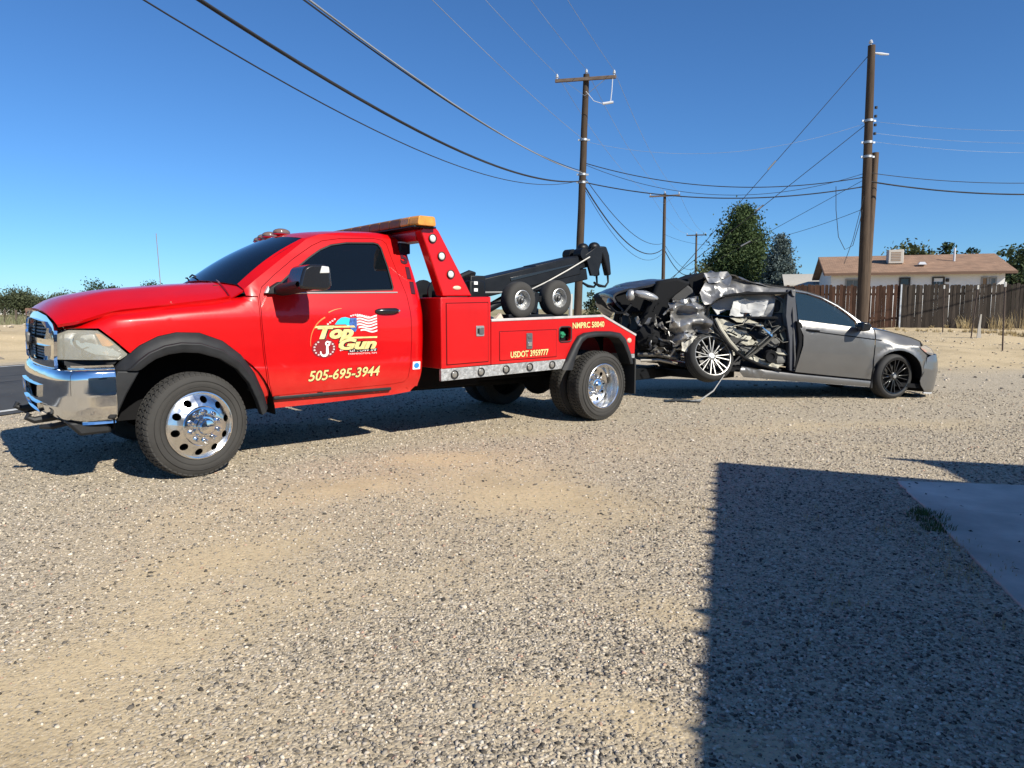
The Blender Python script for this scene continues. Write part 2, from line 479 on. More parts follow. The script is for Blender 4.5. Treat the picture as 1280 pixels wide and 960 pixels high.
# loose stones: real geometry over the near part of the lot
def scatter_stones():
    base = []
    fr = np.random.RandomState(5)
    t = (1 + 5 ** 0.5) / 2
    ico_v = np.array([(-1, t, 0), (1, t, 0), (-1, -t, 0), (1, -t, 0), (0, -1, t), (0, 1, t), (0, -1, -t), (0, 1, -t), (t, 0, -1), (t, 0, 1), (-t, 0, -1), (-t, 0, 1)]) / math.hypot(1, t)
    ico_f = np.array([(0, 11, 5), (0, 5, 1), (0, 1, 7), (0, 7, 10), (0, 10, 11), (1, 5, 9), (5, 11, 4), (11, 10, 2), (10, 7, 6), (7, 1, 8), (3, 9, 4), (3, 4, 2), (3, 2, 6), (3, 6, 8), (3, 8, 9), (4, 9, 5), (2, 4, 11), (6, 2, 10), (8, 6, 7), (9, 8, 1)])
    P = []; S = []
    for (y0, y1, dens, smin, smax) in ((1.45, 3.0, 8000, 0.0024, 0.0092), (3.0, 5.0, 3900, 0.0030, 0.0098), (5.0, 8.0, 1250, 0.0044, 0.0115), (8.0, 11.5, 220, 0.0075, 0.015)):
        w = 0.76 * y1 + 0.5
        n = int(dens * 2 * w * (y1 - y0))
        x = fr.uniform(-w, w, n); y = fr.uniform(y0, y1, n)
        keep = (np.abs(x) < 0.76 * y + 0.3)
        sm = sand_mask(x, y)
        keep &= fr.rand(n) < (1.0 - 1.02 * sm)
        keep &= ~((x * 0.956 - y * 0.294 > 1.27 + 0.10 * fr.rand(n) ** 2) & (x * 0.294 + y * 0.956 < 6.05))       # not on the slab
        x, y = x[keep], y[keep]
        s = smin + (smax - smin) * fr.rand(len(x)) ** 3.0
        big = fr.rand(len(x)) < 0.006
        s[big] *= 1.7
        P.append(np.stack([x, y], 1)); S.append(s)
    nd = 2600                                        # clods and stones on the dirt towards the fence
    x = fr.uniform(3.5, 19, nd); y = fr.uniform(11.5, 27, nd); P.append(np.stack([x, y], 1)); S.append(0.010 + 0.030 * fr.rand(nd) ** 3)
    nd = 500                                         # stones on the sand bank across the road
    o_ = fr.uniform(-45, -17.5, nd); s_ = fr.uniform(-5, 30, nd); P.append(np.stack([RD.x * s_ + RN.x * o_, RD.y * s_ + RN.y * o_], 1)); S.append(0.03 + 0.09 * fr.rand(nd) ** 3)
    P = np.concatenate(P); S = np.concatenate(S)
    n = len(P)
    z = ground_h(P[:, 0], P[:, 1])
    V = np.repeat(ico_v[None], n, 0) * (1 + 0.75 * (fr.rand(n, 12, 1) - 0.5))
    V *= np.stack([fr.uniform(0.8, 1.5, n), fr.uniform(0.7, 1.1, n), fr.uniform(0.45, 0.85, n)], 1)[:, None, :]
    a = fr.uniform(0, 6.28, n); ca, sa = np.cos(a)[:, None], np.sin(a)[:, None]
    X = V[..., 0] * ca - V[..., 1] * sa; Y = V[..., 0] * sa + V[..., 1] * ca
    V = np.stack([X, Y, V[..., 2]], -1) * S[:, None, None]
    V[..., 0] += P[:, 0:1]; V[..., 1] += P[:, 1:2]; V[..., 2] += (z + S * 0.18)[:, None]
    F = ico_f[None] + (np.arange(n) * 12)[:, None, None]
    me = np_mesh('gravel', V.reshape(-1, 3), F.reshape(-1, 3))
    pal = np.array([(0.07, 0.062, 0.052), (0.15, 0.132, 0.11), (0.25, 0.22, 0.18), (0.37, 0.32, 0.25), (0.47, 0.405, 0.31), (0.48, 0.42, 0.345), (0.54, 0.48, 0.39), (0.60, 0.55, 0.47), (0.40, 0.27, 0.20)])
    pr = np.array([0.09, 0.15, 0.19, 0.20, 0.15, 0.11, 0.07, 0.02, 0.02])
    c = pal[fr.choice(len(pal), n, p=pr / pr.sum())] * fr.uniform(0.8, 1.2, (n, 1))
    ca_ = me.color_attributes.new('stone', 'FLOAT_COLOR', 'POINT')
    cc = np.ones((n, 12, 4), np.float32); cc[..., :3] = c[:, None, :]
    ca_.data.foreach_set('color', cc.ravel())
    m, nt, p = new_mat('loose_stone')
    vc = N(nt, 'ShaderNodeVertexColor', layer_name='stone')
    nt.links.new(vc.outputs[0], p.inputs['Base Color']); p.inputs['Roughness'].default_value = 0.9; p.inputs['Specular IOR Level'].default_value = 0.2
    me.materials.append(m)
    o = link_mesh('gravel', me, None, smooth=0)
    tag(o, 'loose grey and tan gravel stones spread over the lot', 'gravel', kind='stuff')
scatter_stones()

# ------------------------------------------------------------------ road
def strip(name, o0, o1, s0, s1, z, m, parent=None, n=60):
    b = MB()
    def fn(i, j):
        s = s0 + (s1 - s0) * i; o = o0 + (o1 - o0) * j
        return (RD.x * s + RN.x * o, RD.y * s + RN.y * o, z)
    b.grid(fn, n, 2)
    return b.build(name, m, parent, smooth=0)
asph = mat('asphalt', (0.05, 0.049, 0.047), 0.9, var=0.25, vscale=1.2, bump=0.5, bscale=160)
road = strip('road', -16.2, -8.65, -120, 700, 0.012, asph)
tag(road, 'two lane asphalt road passing behind the tow truck', 'road', kind='structure')
wpaint = mat('road_paint', (0.62, 0.62, 0.58), 0.8, var=0.25, vscale=5)
strip('edge_line', -9.02, -8.88, -120, 700, 0.017, wpaint, road)
strip('edge_line', -15.95, -15.83, -120, 700, 0.017, wpaint, road)

# ------------------------------------------------------------------ concrete slab in the shade
conc = mat('concrete', (0.56, 0.50, 0.42), 0.85, var=0.38, vscale=1.3, bump=0.35, bscale=45)
BD = Vector((0.294, 0.956)); BE = Vector((0.956, -0.294))
patio = empty('patio_slab', (2.95, 5.28, 0)); tag(patio, 'pale concrete slab at the edge of the gravel, in building shade', 'slab', kind='structure')
for k, (t0, t1, zt) in enumerate(((0.0, 0.80, 0.010), (0.812, 5.6, 0.014))):
    b = MB()
    sk = Vector((0.987, -0.16))
    def cnr(t, w): return Vector((-BD.x * t + sk.x * w, -BD.y * t + sk.y * w))
    a_, b_, c_, d_ = cnr(t0, 0), cnr(t0, 3.4), cnr(t1, 3.4), cnr(t1, 0)
    q = [(a_.x, a_.y), (b_.x, b_.y), (c_.x, c_.y), (d_.x, d_.y)]
    qd = []
    for i in range(4):                                # chipped, slightly wandering edges
        p_, n_ = Vector(q[i]), Vector(q[(i + 1) % 4]); m_ = max(2, int((n_ - p_).length / .06))
        for j in range(m_):
            w_ = p_.lerp(n_, j / m_); jt = .012 * (2 * vnoise(w_.x * 9 + 3, w_.y * 9, 71) - 1) + .006 * (2 * vnoise(w_.x * 40, w_.y * 40, 72) - 1)
            qd.append((w_.x + jt if j else w_.x, w_.y + jt * .3 if j else w_.y))
    b.prism(qd, -0.06, zt, 'xy')
    b.build('slab_panel', conc, patio, bevel=0.006)

# ------------------------------------------------------------------ the building beside the camera that throws the big shadow
def shade_building():
    C0 = Vector((1.77 + 2.6 * 0.993, 5.99 - 2.6 * 1.042))      # roof corner 2.6 m up whose shadow falls at (1.77, 5.99)
    g = empty('low_shop_building', (C0.x, C0.y, 0))
    tag(g, 'low beige shop building beside the gravel lot, out of frame', 'building')
    def L(d, e): return (BD.x * d + BE.x * e, BD.y * d + BE.y * e)
    stucco = mat('stucco', (0.48, 0.42, 0.33), 0.9, var=0.08, vscale=3, bump=0.3, bscale=80)
    b = MB(); b.prism([L(-0.4, 0.45), L(-0.4, 8), L(-11, 8), L(-11, 0.45)], 0, 2.42, 'xy'); b.build('wall', stucco, g)
    rf = mat('metal_roof', (0.42, 0.40, 0.37), 0.5, var=0.1)
    e2 = Vector((0.92, -0.385)); 
    b = MB(); b.prism([(0, 0), (e2.x * 8.6, e2.y * 8.6), L(-11.5, 8.4), L(-11.5, 0)], 2.43, 2.6, 'xy'); roof = b.build('roof', rf, g)
    for k in range(46):                                      # rib ends of the roof sheets along the eave
        t = 0.12 + k * 0.235 + rnd.uniform(-.05, .05); jr = rnd.uniform(.35, 1.0)
        x, y = L(-t, 0)
        bb = MB(); bb.box((x - BE.x * 0.02, y - BE.y * 0.02, 2.585), (0.035 * jr, 0.10 * jr, 0.03), Matrix.Rotation(math.atan2(BD.y, BD.x) + 0.6, 3, 'Z')); bb.build('roof_rib', rf, roof, smooth=0)
    tip = Vector((3.26 + 3.3 * 0.993, 6.19 - 3.3 * 1.042)) - C0
    p1 = tip + Vector((0.22, -0.16)); p2 = tip + Vector((0.30, -0.45))
    b = MB(); b.prism([tuple(tip), (tip.x + 0.956 * 6, tip.y - 0.33 * 6), (tip.x + 3, tip.y - 8), (p2.x - 0.6, p2.y - 3), tuple(p2), tuple(p1)], 3.18, 3.3, 'xy'); b.build('upper_roof', rf, g)
    b = MB(); b.prism([(tip.x + 0.7, tip.y - 0.8), (tip.x + 5.5, tip.y - 2.4), (tip.x + 2.8, tip.y - 7.5), (tip.x - 0.2, tip.y - 3.2)], 2.605, 3.175, 'xy'); b.build('upper_wall', stucco, g)
    for (d, w, z0, z1, nm) in ((-2.2, 0.95, 0.05, 2.1, 'door'), (-5.2, 1.5, 0.95, 2.0, 'window')):
        x, y = L(d, 0.43)
        bb = MB(); bb.box((x, y, (z0 + z1) / 2), (w, 0.06, z1 - z0), Matrix.Rotation(math.atan2(BD.y, BD.x), 3, 'Z'))
        bb.build(nm, mat('shop_' + nm, (0.25, 0.2, 0.15) if nm == 'door' else (0.03, 0.04, 0.05), 0.3), g, bevel=0.01)
shade_building()

# ------------------------------------------------------------------ utility poles
pole_wood = wood_mat('pole_wood', (0.045, 0.032, 0.023), (0.125, 0.088, 0.062), (10, 10, 0.7))
arm_wood = wood_mat('arm_wood', (0.08, 0.055, 0.04), (0.17, 0.13, 0.10), (2, 10, 10))
steel = mat('galvanized', (0.42, 0.43, 0.44), 0.45, metal=0.8, var=0.1)
porc = mat('porcelain', (0.55, 0.56, 0.58), 0.25)
black_rubber = mat('cable_black', (0.018, 0.018, 0.02), 0.7)

def utility_pole(base, top, r0, r1, label, arm=None, name='utility_pole'):
    base = Vector(base); top = Vector(top)
    g = empty(name, base); tag(g, label, 'pole', 'wooden utility poles')
    d = top - base
    b = MB(); n = 10
    b.tube([d * (i / n) + Vector((mnoise.noise(Vector((i, base.x, 0))) * 0.02, 0, 0)) for i in range(n + 1)], [r0 + (r1 - r0) * i / n for i in range(n + 1)], 14)
    b.build('pole_shaft', pole_wood, g)
    pts = {}
    if arm:
        w, zdown, tilt = arm
        c = d * (1 - zdown / d.length)
        a = Vector((RN.x, RN.y, 0)); a = Vector((a.x, a.y, tilt)).normalized()
        fwd = Vector((-RD.x, -RD.y, 0)) * (r1 + 0.06)
        b = MB(); b.bar(c - a * w / 2 + fwd, c + a * w / 2 + fwd, 0.09, 0.12, up=(0, 0, 1)); b.build('crossarm', arm_wood, g, bevel=0.008)
        for s in (-1, 1):
            b = MB(); b.bar(c + a * s * w * 0.33 + fwd + Vector((0, 0, -0.05)), c + fwd + Vector((0, 0, -0.62)), 0.03, 0.012); b.build('arm_brace', steel, g)
        for k, t in enumerate((-0.47, 0.0, 0.47)):
            q = (c + a * t * w + fwd + Vector((0, 0, 0.06))) if t else d.copy()
            b = MB(); b.lathe([(0.0, 0), (0.02, 0), (0.02, 0.06), (0.055, 0.065), (0.06, 0.09), (0.035, 0.10), (0.05, 0.125), (0.05, 0.15), (0.025, 0.16), (0.03, 0.19), (0.0, 0.2)], 12, q, 'z')
            b.build('insulator', porc, g)
            pts[k] = base + q + Vector((0, 0, 0.17))
    return g, pts

P1b = at(720.5, 427.5, 28.0); P1b.z = 0; P1t = at(733, 93, 28.0)
P2b = at(828, 400, 56.6); P2b.z = 0; P2t = at(831, 242, 56.6)
P3b = at(868.5, 400, 86.5); P3b.z = 0; P3t = at(870.5, 292, 86.5)
p1, i1 = utility_pole(P1b, P1t, 0.17, 0.115, 'wooden utility pole with crossarm rising behind the tow truck boom', (2.35, 0.22, -0.03))
p2, i2 = utility_pole(P2b, P2t, 0.16, 0.11, 'crossarm utility pole behind the trunk of the wrecked car', (2.35, 0.2, 0.0))
p3, i3 = utility_pole(P3b, P3t, 0.16, 0.11, 'smallest and farthest crossarm pole, left of the dark conifer', (2.3, 0.2, 0.0))
# band clamp and jumper hardware of the near pole
def band(g, z, r, m=steel, w=0.09):
    d = Vector((0, 0, 0))
    b = MB(); b.lathe([(r, z), (r + 0.02, z + 0.005), (r + 0.02, z + w - 0.005), (r, z + w)], 14, (0, 0, 0), 'z')
    b.box((r + 0.05, 0, z + w / 2), (0.09, 0.05, 0.06)); b.box((-r - 0.05, 0, z + w / 2), (0.09, 0.05, 0.06))
    return b.build('band_clamp', m, g)
def lean_x(Pb, Pt, z): return (Pt.x - Pb.x) * z / Pt.z
for z in (7.75, 6.45, 6.15):
    o = band(p1, 0, 0.135); o.location = (lean_x(P1b, P1t, z), 0, z)
b = MB(); cj = i1[2] - P1b
b.tube([cj + Vector((-0.05, 0, -0.2)), cj + Vector((-0.08, 0, -0.75)), cj + Vector((-0.12, 0, -1.12))], 0.018, 6)
b.tube([cj + Vector((-0.42, 0, -1.2)), cj + Vector((-0.02, 0, -1.14))], 0.05, 8)
b.tube([cj + Vector((-0.42, 0, -1.2)), cj + Vector((-0.75, 0, -1.1)), cj + Vector((-1.05, 0, -0.75))], 0.012, 6)
b.build('fuse_cutout', porc, p1)
b = MB(); b.tube([(-0.26, -0.05, 0), (-0.24, -0.05, 1.9)], 0.075, 10); b.build('cable_guard', mat('grey_plastic', (0.42, 0.42, 0.40), 0.6), p1)

PRb = at(1076, 425, 26.0); PRb.z = float(ground_h(PRb.x, PRb.y)); PRt = at(1089.5, 57, 26.0)
pr, _ = utility_pole(PRb, PRt, 0.19, 0.125, 'tallest bare wooden pole standing in front of the board fence', None)
PSb = PRb + Vector((0.22, 0.35, 0)); PSt = at(1094.5, 191, 26.4)
ps, _ = utility_pole(PSb, PSt, 0.16, 0.12, 'short cut off stub pole leaning against the tall bare pole', None, 'stub_pole')
b = MB(); dtop = PRt - PRb
b.lathe([(0, 0), (0.025, 0), (0.025, 0.07), (0.07, 0.08), (0.07, 0.11), (0.04, 0.12), (0.06, 0.15), (0.03, 0.19), (0, 0.2)], 12, dtop + Vector((-0.03, 0, 0)), 'z'); b.build('insulator', porc, pr)
b = MB(); b.tube([dtop + Vector((0.1, 0, -0.25)), dtop + Vector((0.35, 0, -0.28)), dtop + Vector((0.62, 0, -0.3))], [0.03, 0.05, 0.03], 8); b.build('strain_insulator', porc, pr)
for z in (7.95, 7.2, 6.7):
    o = band(pr, 0, 0.15); o.location = (lean_x(PRb, PRt, z), 0, z - PRb.z)
for k in range(4):
    b = MB(); b.lathe([(0, 0), (0.05, 0), (0.05, 0.08), (0, 0.08)], 10, (lean_x(PRb, PRt, 7.3) + 0.2, -0.05, 7.0 + k * 0.3), 'z'); b.build('spool_insulator', black_rubber, pr)

# ------------------------------------------------------------------ wires
def wire(a, b_, sag, r, label, m=black_rubber, name='overhead_wire', n=40, cat='wire'):
    a = Vector(a); b_ = Vector(b_)
    b = MB()
    pts = []
    for i in range(n + 1):
        t = i / n
        p = a.lerp(b_, t); p.z -= sag * 4 * t * (1 - t); pts.append(p)
    b.tube(pts, r, 6)
    o = b.build(name, m, None, smooth=60)
    return tag(o, label, cat, 'overhead lines')
P0 = Vector((P1b.x - RD.x * 30.5, P1b.y - RD.y * 30.5, 0))
p0, i0 = utility_pole(P0, P0 + Vector((0, 0, 10.6)), 0.17, 0.115, 'crossarm utility pole beside the camera, out of frame', (2.35, 0.22, 0.0))
def onpole(Pb, Pt, z, dx=0.0): return Vector((Pb.x + lean_x(Pb, Pt, z - Pb.z) + dx, Pb.y, z))
alum = mat('conductor_aluminium', (0.30, 0.32, 0.35), 0.6, metal=0.3)
wire(onpole(P1b, P1t, 6.25), Vector((P0.x, P0.y, 6.2)), 1.45, 0.026, 'thick black cable from the upper left corner to the crossarm pole')
wire(onpole(P1b, P1t, 6.3), Vector((P0.x - 0.2, P0.y, 6.15)), 1.78, 0.010, 'lowest thin wire sagging from upper left to the crossarm pole')
wire(onpole(P1b, P1t, 6.62), Vector((P0.x, P0.y, 6.7)), 0.95, 0.013, 'dark upper strand of the paired service cable at upper left')
wire(onpole(P1b, P1t, 6.56), Vector((P0.x + 0.05, P0.y, 6.75)), 0.92, 0.017, 'pale silver strand of the paired service cable at upper left', alum)
for k, nm in ((0, 'left end'), (1, 'top'), (2, 'right end')):
    wire(i1[k], i0[k], 0.55, 0.0065, 'thin conductor over the lot meeting the crossarm %s of the near pole' % nm, alum)
    wire(i1[k], i2[k], 0.7, 0.008, 'thin conductor from the crossarm %s of the near pole to the second' % nm, alum)
    wire(i2[k], i3[k], 0.7, 0.010, 'far conductor at the crossarm %s between second and third poles' % nm, alum)
wire(onpole(P1b, P1t, 7.8), Vector((P0.x, P0.y, 8.2)), 0.5, 0.0065, 'thin neutral wire clamped halfway up the near crossarm pole', alum)
wire(onpole(P1b, P1t, 6.2), onpole(P2b, P2t, 6.1), 1.35, 0.030, 'thick black cable sagging between the first and second crossarm poles')
wire(onpole(P1b, P1t, 6.5), onpole(P2b, P2t, 6.5), 0.95, 0.016, 'upper thin cable sagging between first and second crossarm poles')
wire(onpole(P1b, P1t, 6.1), onpole(P2b, P2t, 5.8), 1.55, 0.012, 'lowest wire sagging between the first and second crossarm poles')
wire(onpole(P2b, P2t, 6.1), onpole(P3b, P3t, 6.1), 1.3, 0.035, 'thick black cable between the second and third crossarm poles')
wire(onpole(P2b, P2t, 6.5), onpole(P3b, P3t, 6.4), 1.0, 0.018, 'thin cable between the second and third crossarm poles')
wire(onpole(P1b, P1t, 6.95), onpole(PRb, PRt, 6.05), 0.62, 0.017, 'upper black cable slung between crossarm pole and bare pole')
wire(onpole(P1b, P1t, 6.9), onpole(PRb, PRt, 6.2), 0.98, 0.010, 'thin wire hanging just under the upper slung cable')
wire(onpole(P1b, P1t, 6.22), onpole(PRb, PRt, 5.72), 0.52, 0.022, 'lower black cable slung between crossarm pole and bare pole')
wire(onpole(P1b, P1t, 7.75), onpole(PRb, PRt, 7.95), 0.75, 0.005, 'faint thin wire high between crossarm pole and bare pole', alum)
wire(onpole(P2b, P2t, 7.2), onpole(PRb, PRt, 4.95), 1.1, 0.009, 'thin line from the second pole to the bare pole, over the conifers')
ga = Vector((4.2, 28.4, 0.0)); gb = Vector((3.2, 29.0, 0.0)); gc = Vector((2.5, 31.0, 0))
for (z, g_, lb) in ((10.35, ga, 'guy wire from near the top of the bare pole down leftward'), (7.95, gb, 'middle guy wire from the bare pole down leftward past the spruce'), (6.0, gc, 'lowest guy wire from the bare pole down leftward')):
    a_ = onpole(PRb, PRt, z)
    w_ = wire(a_, g_, 0.04, 0.0125 if z > 7 else 0.009, lb, steel if z > 11 else black_rubber, 'guy_wire')
    b = MB(); q0 = a_.lerp(g_, 0.345); q1 = a_.lerp(g_, 0.375); b.tube([q0, q1], 0.026, 8); b.build('guy_insulator', mat('guy_grey', (.25, .26, .27), .5), w_)
E2 = Vector((26, 18, 0))
wire(onpole(PRb, PRt, 6.2), E2 + Vector((0, 6, 6.6)), 0.7, 0.012, 'upper black wire leaving the bare pole to the right')
wire(onpole(PRb, PRt, 5.9), E2 + Vector((0, 6, 6.2)), 0.75, 0.026, 'thick black cable leaving the bare pole to the right')
wire(onpole(PRb, PRt, 8.0), E2 + Vector((0, 10, 8.6)), 0.4, 0.004, 'uppermost faint wire leaving the bare pole to the right', alum)
wire(onpole(PRb, PRt, 7.6), E2 + Vector((0, 10, 8.1)), 0.4, 0.004, 'second faint wire leaving the bare pole to the right', alum)
wire(onpole(PRb, PRt, 7.3), E2 + Vector((0, 10, 7.7)), 0.4, 0.004, 'third faint wire leaving the bare pole to the right', alum)
b = MB(); 
lp = [(1045, 233), (1045, 262), (1048, 296), (1056, 312), (1066, 307), (1074, 280), (1078, 262)]
b.tube([at(x, y, 25.6) for x, y in lp], 0.011, 6); tag(b.build('drop_loop', black_rubber, None), 'slack cable loop hanging left of the tall bare pole', 'wire', 'overhead lines')
b = MB(); b.tube([at(x, y, 25.9) for x, y in ((1080, 245), (1066, 300), (1055, 330))], 0.010, 6); tag(b.build('drop_wire', black_rubber, None), 'service drop wire falling from bare pole toward the white house', 'wire', 'overhead lines')

# ------------------------------------------------------------------ board fence
fence = empty('board_fence', (11.0, 31.0, 0)); tag(fence, 'weathered brown board fence in front of the white house', 'fence')
FA = Vector((10.4, 31.3)); FB = Vector((24.5, 26.6)); FD = (FB - FA).normalized(); FLEN = (FB - FA).length
dark_board = wood_mat('fence_board', (0.028, 0.014, 0.009), (0.105, 0.055, 0.036), (9, 9, 0.9))
grey_board = wood_mat('fence_board_grey', (0.026, 0.021, 0.017), (0.08, 0.064, 0.052), (9, 9, 0.9))
fence.location = (FA.x, FA.y, 0)
bmesh_b = {}
for k in range(3):
    b = MB(); w = 0.132
    tops = [(-w / 2, 1.72 + 0.03 * k), (-w / 2 + 0.025, 1.775 + 0.02 * k), (w / 2 - 0.025, 1.78 + 0.015 * k), (w / 2, 1.73 + 0.02 * k)]
    b.prism([(-w / 2, 0), (w / 2, 0)] + tops[::-1], -0.009, 0.009, 'xz'); bmesh_b[k] = b.mesh('board')
fang = math.atan2(FD.y, FD.x)
s = 0.0; k = 0
while s < FLEN:
    px_ = FA.x + FD.x * s
    gap = s > 6.05
    me = bmesh_b[rnd.randrange(3)]
    if gap:
        me2 = bpy.data.meshes.get('board_grey_%d' % (k % 3))
        if me2 is None:
            me2 = bmesh_b[k % 3].copy(); me2.name = 'board_grey_%d' % (k % 3); me2.materials.clear(); me2.materials.append(grey_board)
        me = me2
    elif not me.materials:
        me.materials.append(dark_board)
    o = bpy.data.objects.new('board', me); COL.objects.link(o); o.parent = fence
    zg = float(ground_h(FA.x + FD.x * s, FA.y + FD.y * s))
    o.location = (FD.x * s, FD.y * s, zg - 0.02 + rnd.uniform(-0.025, 0.015))
    o.rotation_euler = (rnd.uniform(-0.01, 0.01), rnd.uniform(-0.012, 0.012), fang + rnd.uniform(-0.03, 0.03))
    s += 0.1335 + rnd.uniform(0, 0.011 if not gap else 0.003); k += 1
for z in (0.45, 1.45):
    b = MB(); b.bar((0, 0.05, z + 0.48), (FD.x * FLEN, FD.y * FLEN + 0.05, z + 0.48), 0.045, 0.09, up=(0, 0, 1)); b.build('rail', dark_board, fence)
for s in np.arange(0, FLEN, 2.4):
    b = MB(); b.box((FD.x * s, FD.y * s + 0.1, 1.05), (0.1, 0.1, 2.1)); b.build('fence_post', dark_board, fence)
b = MB(); b.box((FD.x * 6.0, FD.y * 6.0 - 0.04, 1.35), (0.06, 0.06, 1.95)); b.build('gate_post', steel, fence)

# T posts of a wire fence in front of it
for (px, top, bot, yy, tilt, lb) in ((1179, 357, 415, 24.2, 0.03, 'thin rusty metal post nearest the board fence gate'), (1213, 357, 424, 21.3, 0.22, 'bent and leaning metal post with a pale strip on it'), (1254, 353, 433, 18.0, 0.06, 'tallest looking thin metal post, right edge, beside dry weeds')):
    B_ = at(px, bot, yy); T_ = at(px + tilt * 45, top, yy)
    g = empty('metal_post', B_); tag(g, lb, 'post', 'posts of the old wire fence')
    rust = mat('rusty_post', (0.14, 0.10, 0.08), 0.8, var=0.3, vscale=9)
    b = MB(); b.bar((0, 0, -0.3), T_ - B_, 0.035, 0.008); b.bar((0, 0.015, -0.3), T_ - B_ + Vector((0, 0.015, 0)), 0.008, 0.03); b.build('post_shaft', rust, g)
    b = MB(); b.box(((T_ - B_) * 0.97), (0.045, 0.03, 0.12)); b.build('post_cap', mat('pale_paint', (0.55, 0.55, 0.52), 0.6), g)
    if tilt > 0.1:
        b = MB(); q = (T_ - B_); b.prism([(0.0, 0.0), (0.14, 0.02), (0.10, 0.4), (0.11, 0.75), (0.07, 0.75), (0.03, 0.4)], -0.01, 0.01, 'xz'); b.build('loose_strip', mat('pale_strip_wood', (0.30, 0.28, 0.25), 0.7), g).location = (0.18, 0, 0)

# ------------------------------------------------------------------ white house behind the fence
def house():
    g = empty('white_house', (0, 0, 0)); tag(g, 'single storey white house with brown shingle roof behind fence', 'house')
    A = at(1033, 344, 49.5)
    x0, y0 = A.x, 49.5; ze = 3.66; zr = 5.05; dep = 8.5; Lx = 11.1
    HD = Vector((0.951, -0.31))
    g.location = (x0, y0, 0); g.rotation_euler = (0, 0, math.atan2(HD.y, HD.x))
    def tpx(px):
        k = (px - 640) / FPX
        return (k * y0 - x0) / (HD.x - HD.y * k)
    def zpx(px, py): return at(px, py, y0 + HD.y * tpx(px)).z
    white = mat('house_stucco', (0.72, 0.72, 0.71), 0.9, var=0.04, vscale=2, bump=0.2)
    b = MB(); b.prism([(0.25, 0), (dep, 0), (dep, ze), (dep / 2 + 0.1, zr - 0.15), (0.25, ze)], 0.35, Lx - 0.35, 'yz'); b.build('wall', white, g)
    m, nt, p = new_mat('shingles')
    tc = N(nt, 'ShaderNodeTexCoord'); bk = N(nt, 'ShaderNodeTexBrick', Scale=1.0); bk.inputs['Brick Width'].default_value = 0.3; bk.inputs['Row Height'].default_value = 0.14; bk.inputs['Mortar Size'].default_value = 0.008
    bk.inputs['Color1'].default_value = (0.25, 0.155, 0.10, 1); bk.inputs['Color2'].default_value = (0.34, 0.215, 0.14, 1); bk.inputs['Mortar'].default_value = (0.12, 0.07, 0.05, 1)
    nt.links.new(tc.outputs['Object'], bk.inputs['Vector'])
    nz = N(nt, 'ShaderNodeTexNoise', Scale=1.3, Detail=6.0); nt.links.new(tc.outputs['Object'], nz.inputs['Vector'])
    rr = ramp(nt, [(0.3, (0.8, 0.8, 0.8)), (0.7, (1.15, 1.12, 1.1))]); nt.links.new(nz.outputs['Fac'], rr.inputs[0])
    mm = N(nt, 'ShaderNodeMix', data_type='RGBA', blend_type='MULTIPLY'); mm.inputs['Factor'].default_value = 1.0
    nt.links.new(bk.outputs['Color'], mm.inputs['A']); nt.links.new(rr.outputs[0], mm.inputs['B']); nt.links.new(mm.outputs['Result'], p.inputs['Base Color']); p.inputs['Roughness'].default_value = 0.95
    b = MB(); b.prism([(-0.35, ze - 0.03), (dep / 2 + 0.1, zr), (dep + 0.6, ze - 0.03), (dep + 0.6, ze + 0.1), (dep / 2 + 0.1, zr + 0.15), (-0.35, ze + 0.1)], -0.15, Lx + 0.15, 'yz'); roof = b.build('roof', m, g, smooth=0)
    fas = mat('fascia', (0.13, 0.075, 0.05), 0.8)
    b = MB(); b.box((Lx / 2, -0.37, ze + 0.02), (Lx + 0.32, 0.03, 0.17)); b.build('fascia', fas, roof)
    b = MB(); b.bar((-0.17, -0.35, ze), (-0.17, dep / 2 + 0.1, zr + 0.05), 0.03, 0.18, up=(0, 0, 1)); b.build('barge_board', fas, roof)
    dk = mat('house_glass', (0.035, 0.042, 0.05), 0.12); fr = mat('window_frame', (0.30, 0.29, 0.27), 0.6); blk = mat('dark_trim', (0.03, 0.025, 0.022), 0.6)
    def op(pa, pb, top, bot, frame, pane, label=None, panes=1, name='window'):
        xa = tpx(pa); xb = tpx(pb); zt = zpx(pa, top); zb = zpx(pa, bot)
        w_ = MB(); t = 0.09
        for (c, d) in ((((xa + xb) / 2, zt - t / 2), (xb - xa, t)), (((xa + xb) / 2, zb + t / 2), (xb - xa, t)), ((xa + t / 2, (zt + zb) / 2), (t, zt - zb - 2 * t)), ((xb - t / 2, (zt + zb) / 2), (t, zt - zb - 2 * t))):
            w_.box((c[0], 0.22, c[1]), (d[0], 0.10, d[1]))
        f = w_.build(name, frame, g)
        for i in range(panes):
            q = MB(); wpane = (xb - xa - 2 * t) / panes
            q.box((xa + t + wpane * (i + 0.5), 0.225, (zt + zb) / 2), (wpane - 0.03, 0.03, zt - zb - 2 * t)); q.build('pane', pane, f)
        return f, xa, xb, zt, zb
    op(1053, 1073, 348.7, 362, fr, mat('grey_glass', (0.12, 0.13, 0.125), 0.25), panes=2)
    op(1120, 1134, 346.8, 357.4, blk, dk)
    f, xa, xb, zt, zb = op(1161, 1176.5, 346, 376, blk, mat('white_door', (0.75, 0.75, 0.74), 0.5), name='door')
    for i in range(3):
        for j in range(2):
            q = MB(); q.box(((xa + xb) / 2 - 0.2 + i * 0.2, 0.195, zt - 0.42 - j * 0.22), (0.17, 0.02, 0.19)); q.build('pane', dk, f)
    op(1222, 1231, 346, 357.5, fr, mat('plywood', (0.28, 0.18, 0.10), 0.8))
    op(1232.5, 1241.5, 346, 357.5, fr, mat('grey_glass', (0.12, 0.13, 0.125), 0.25))
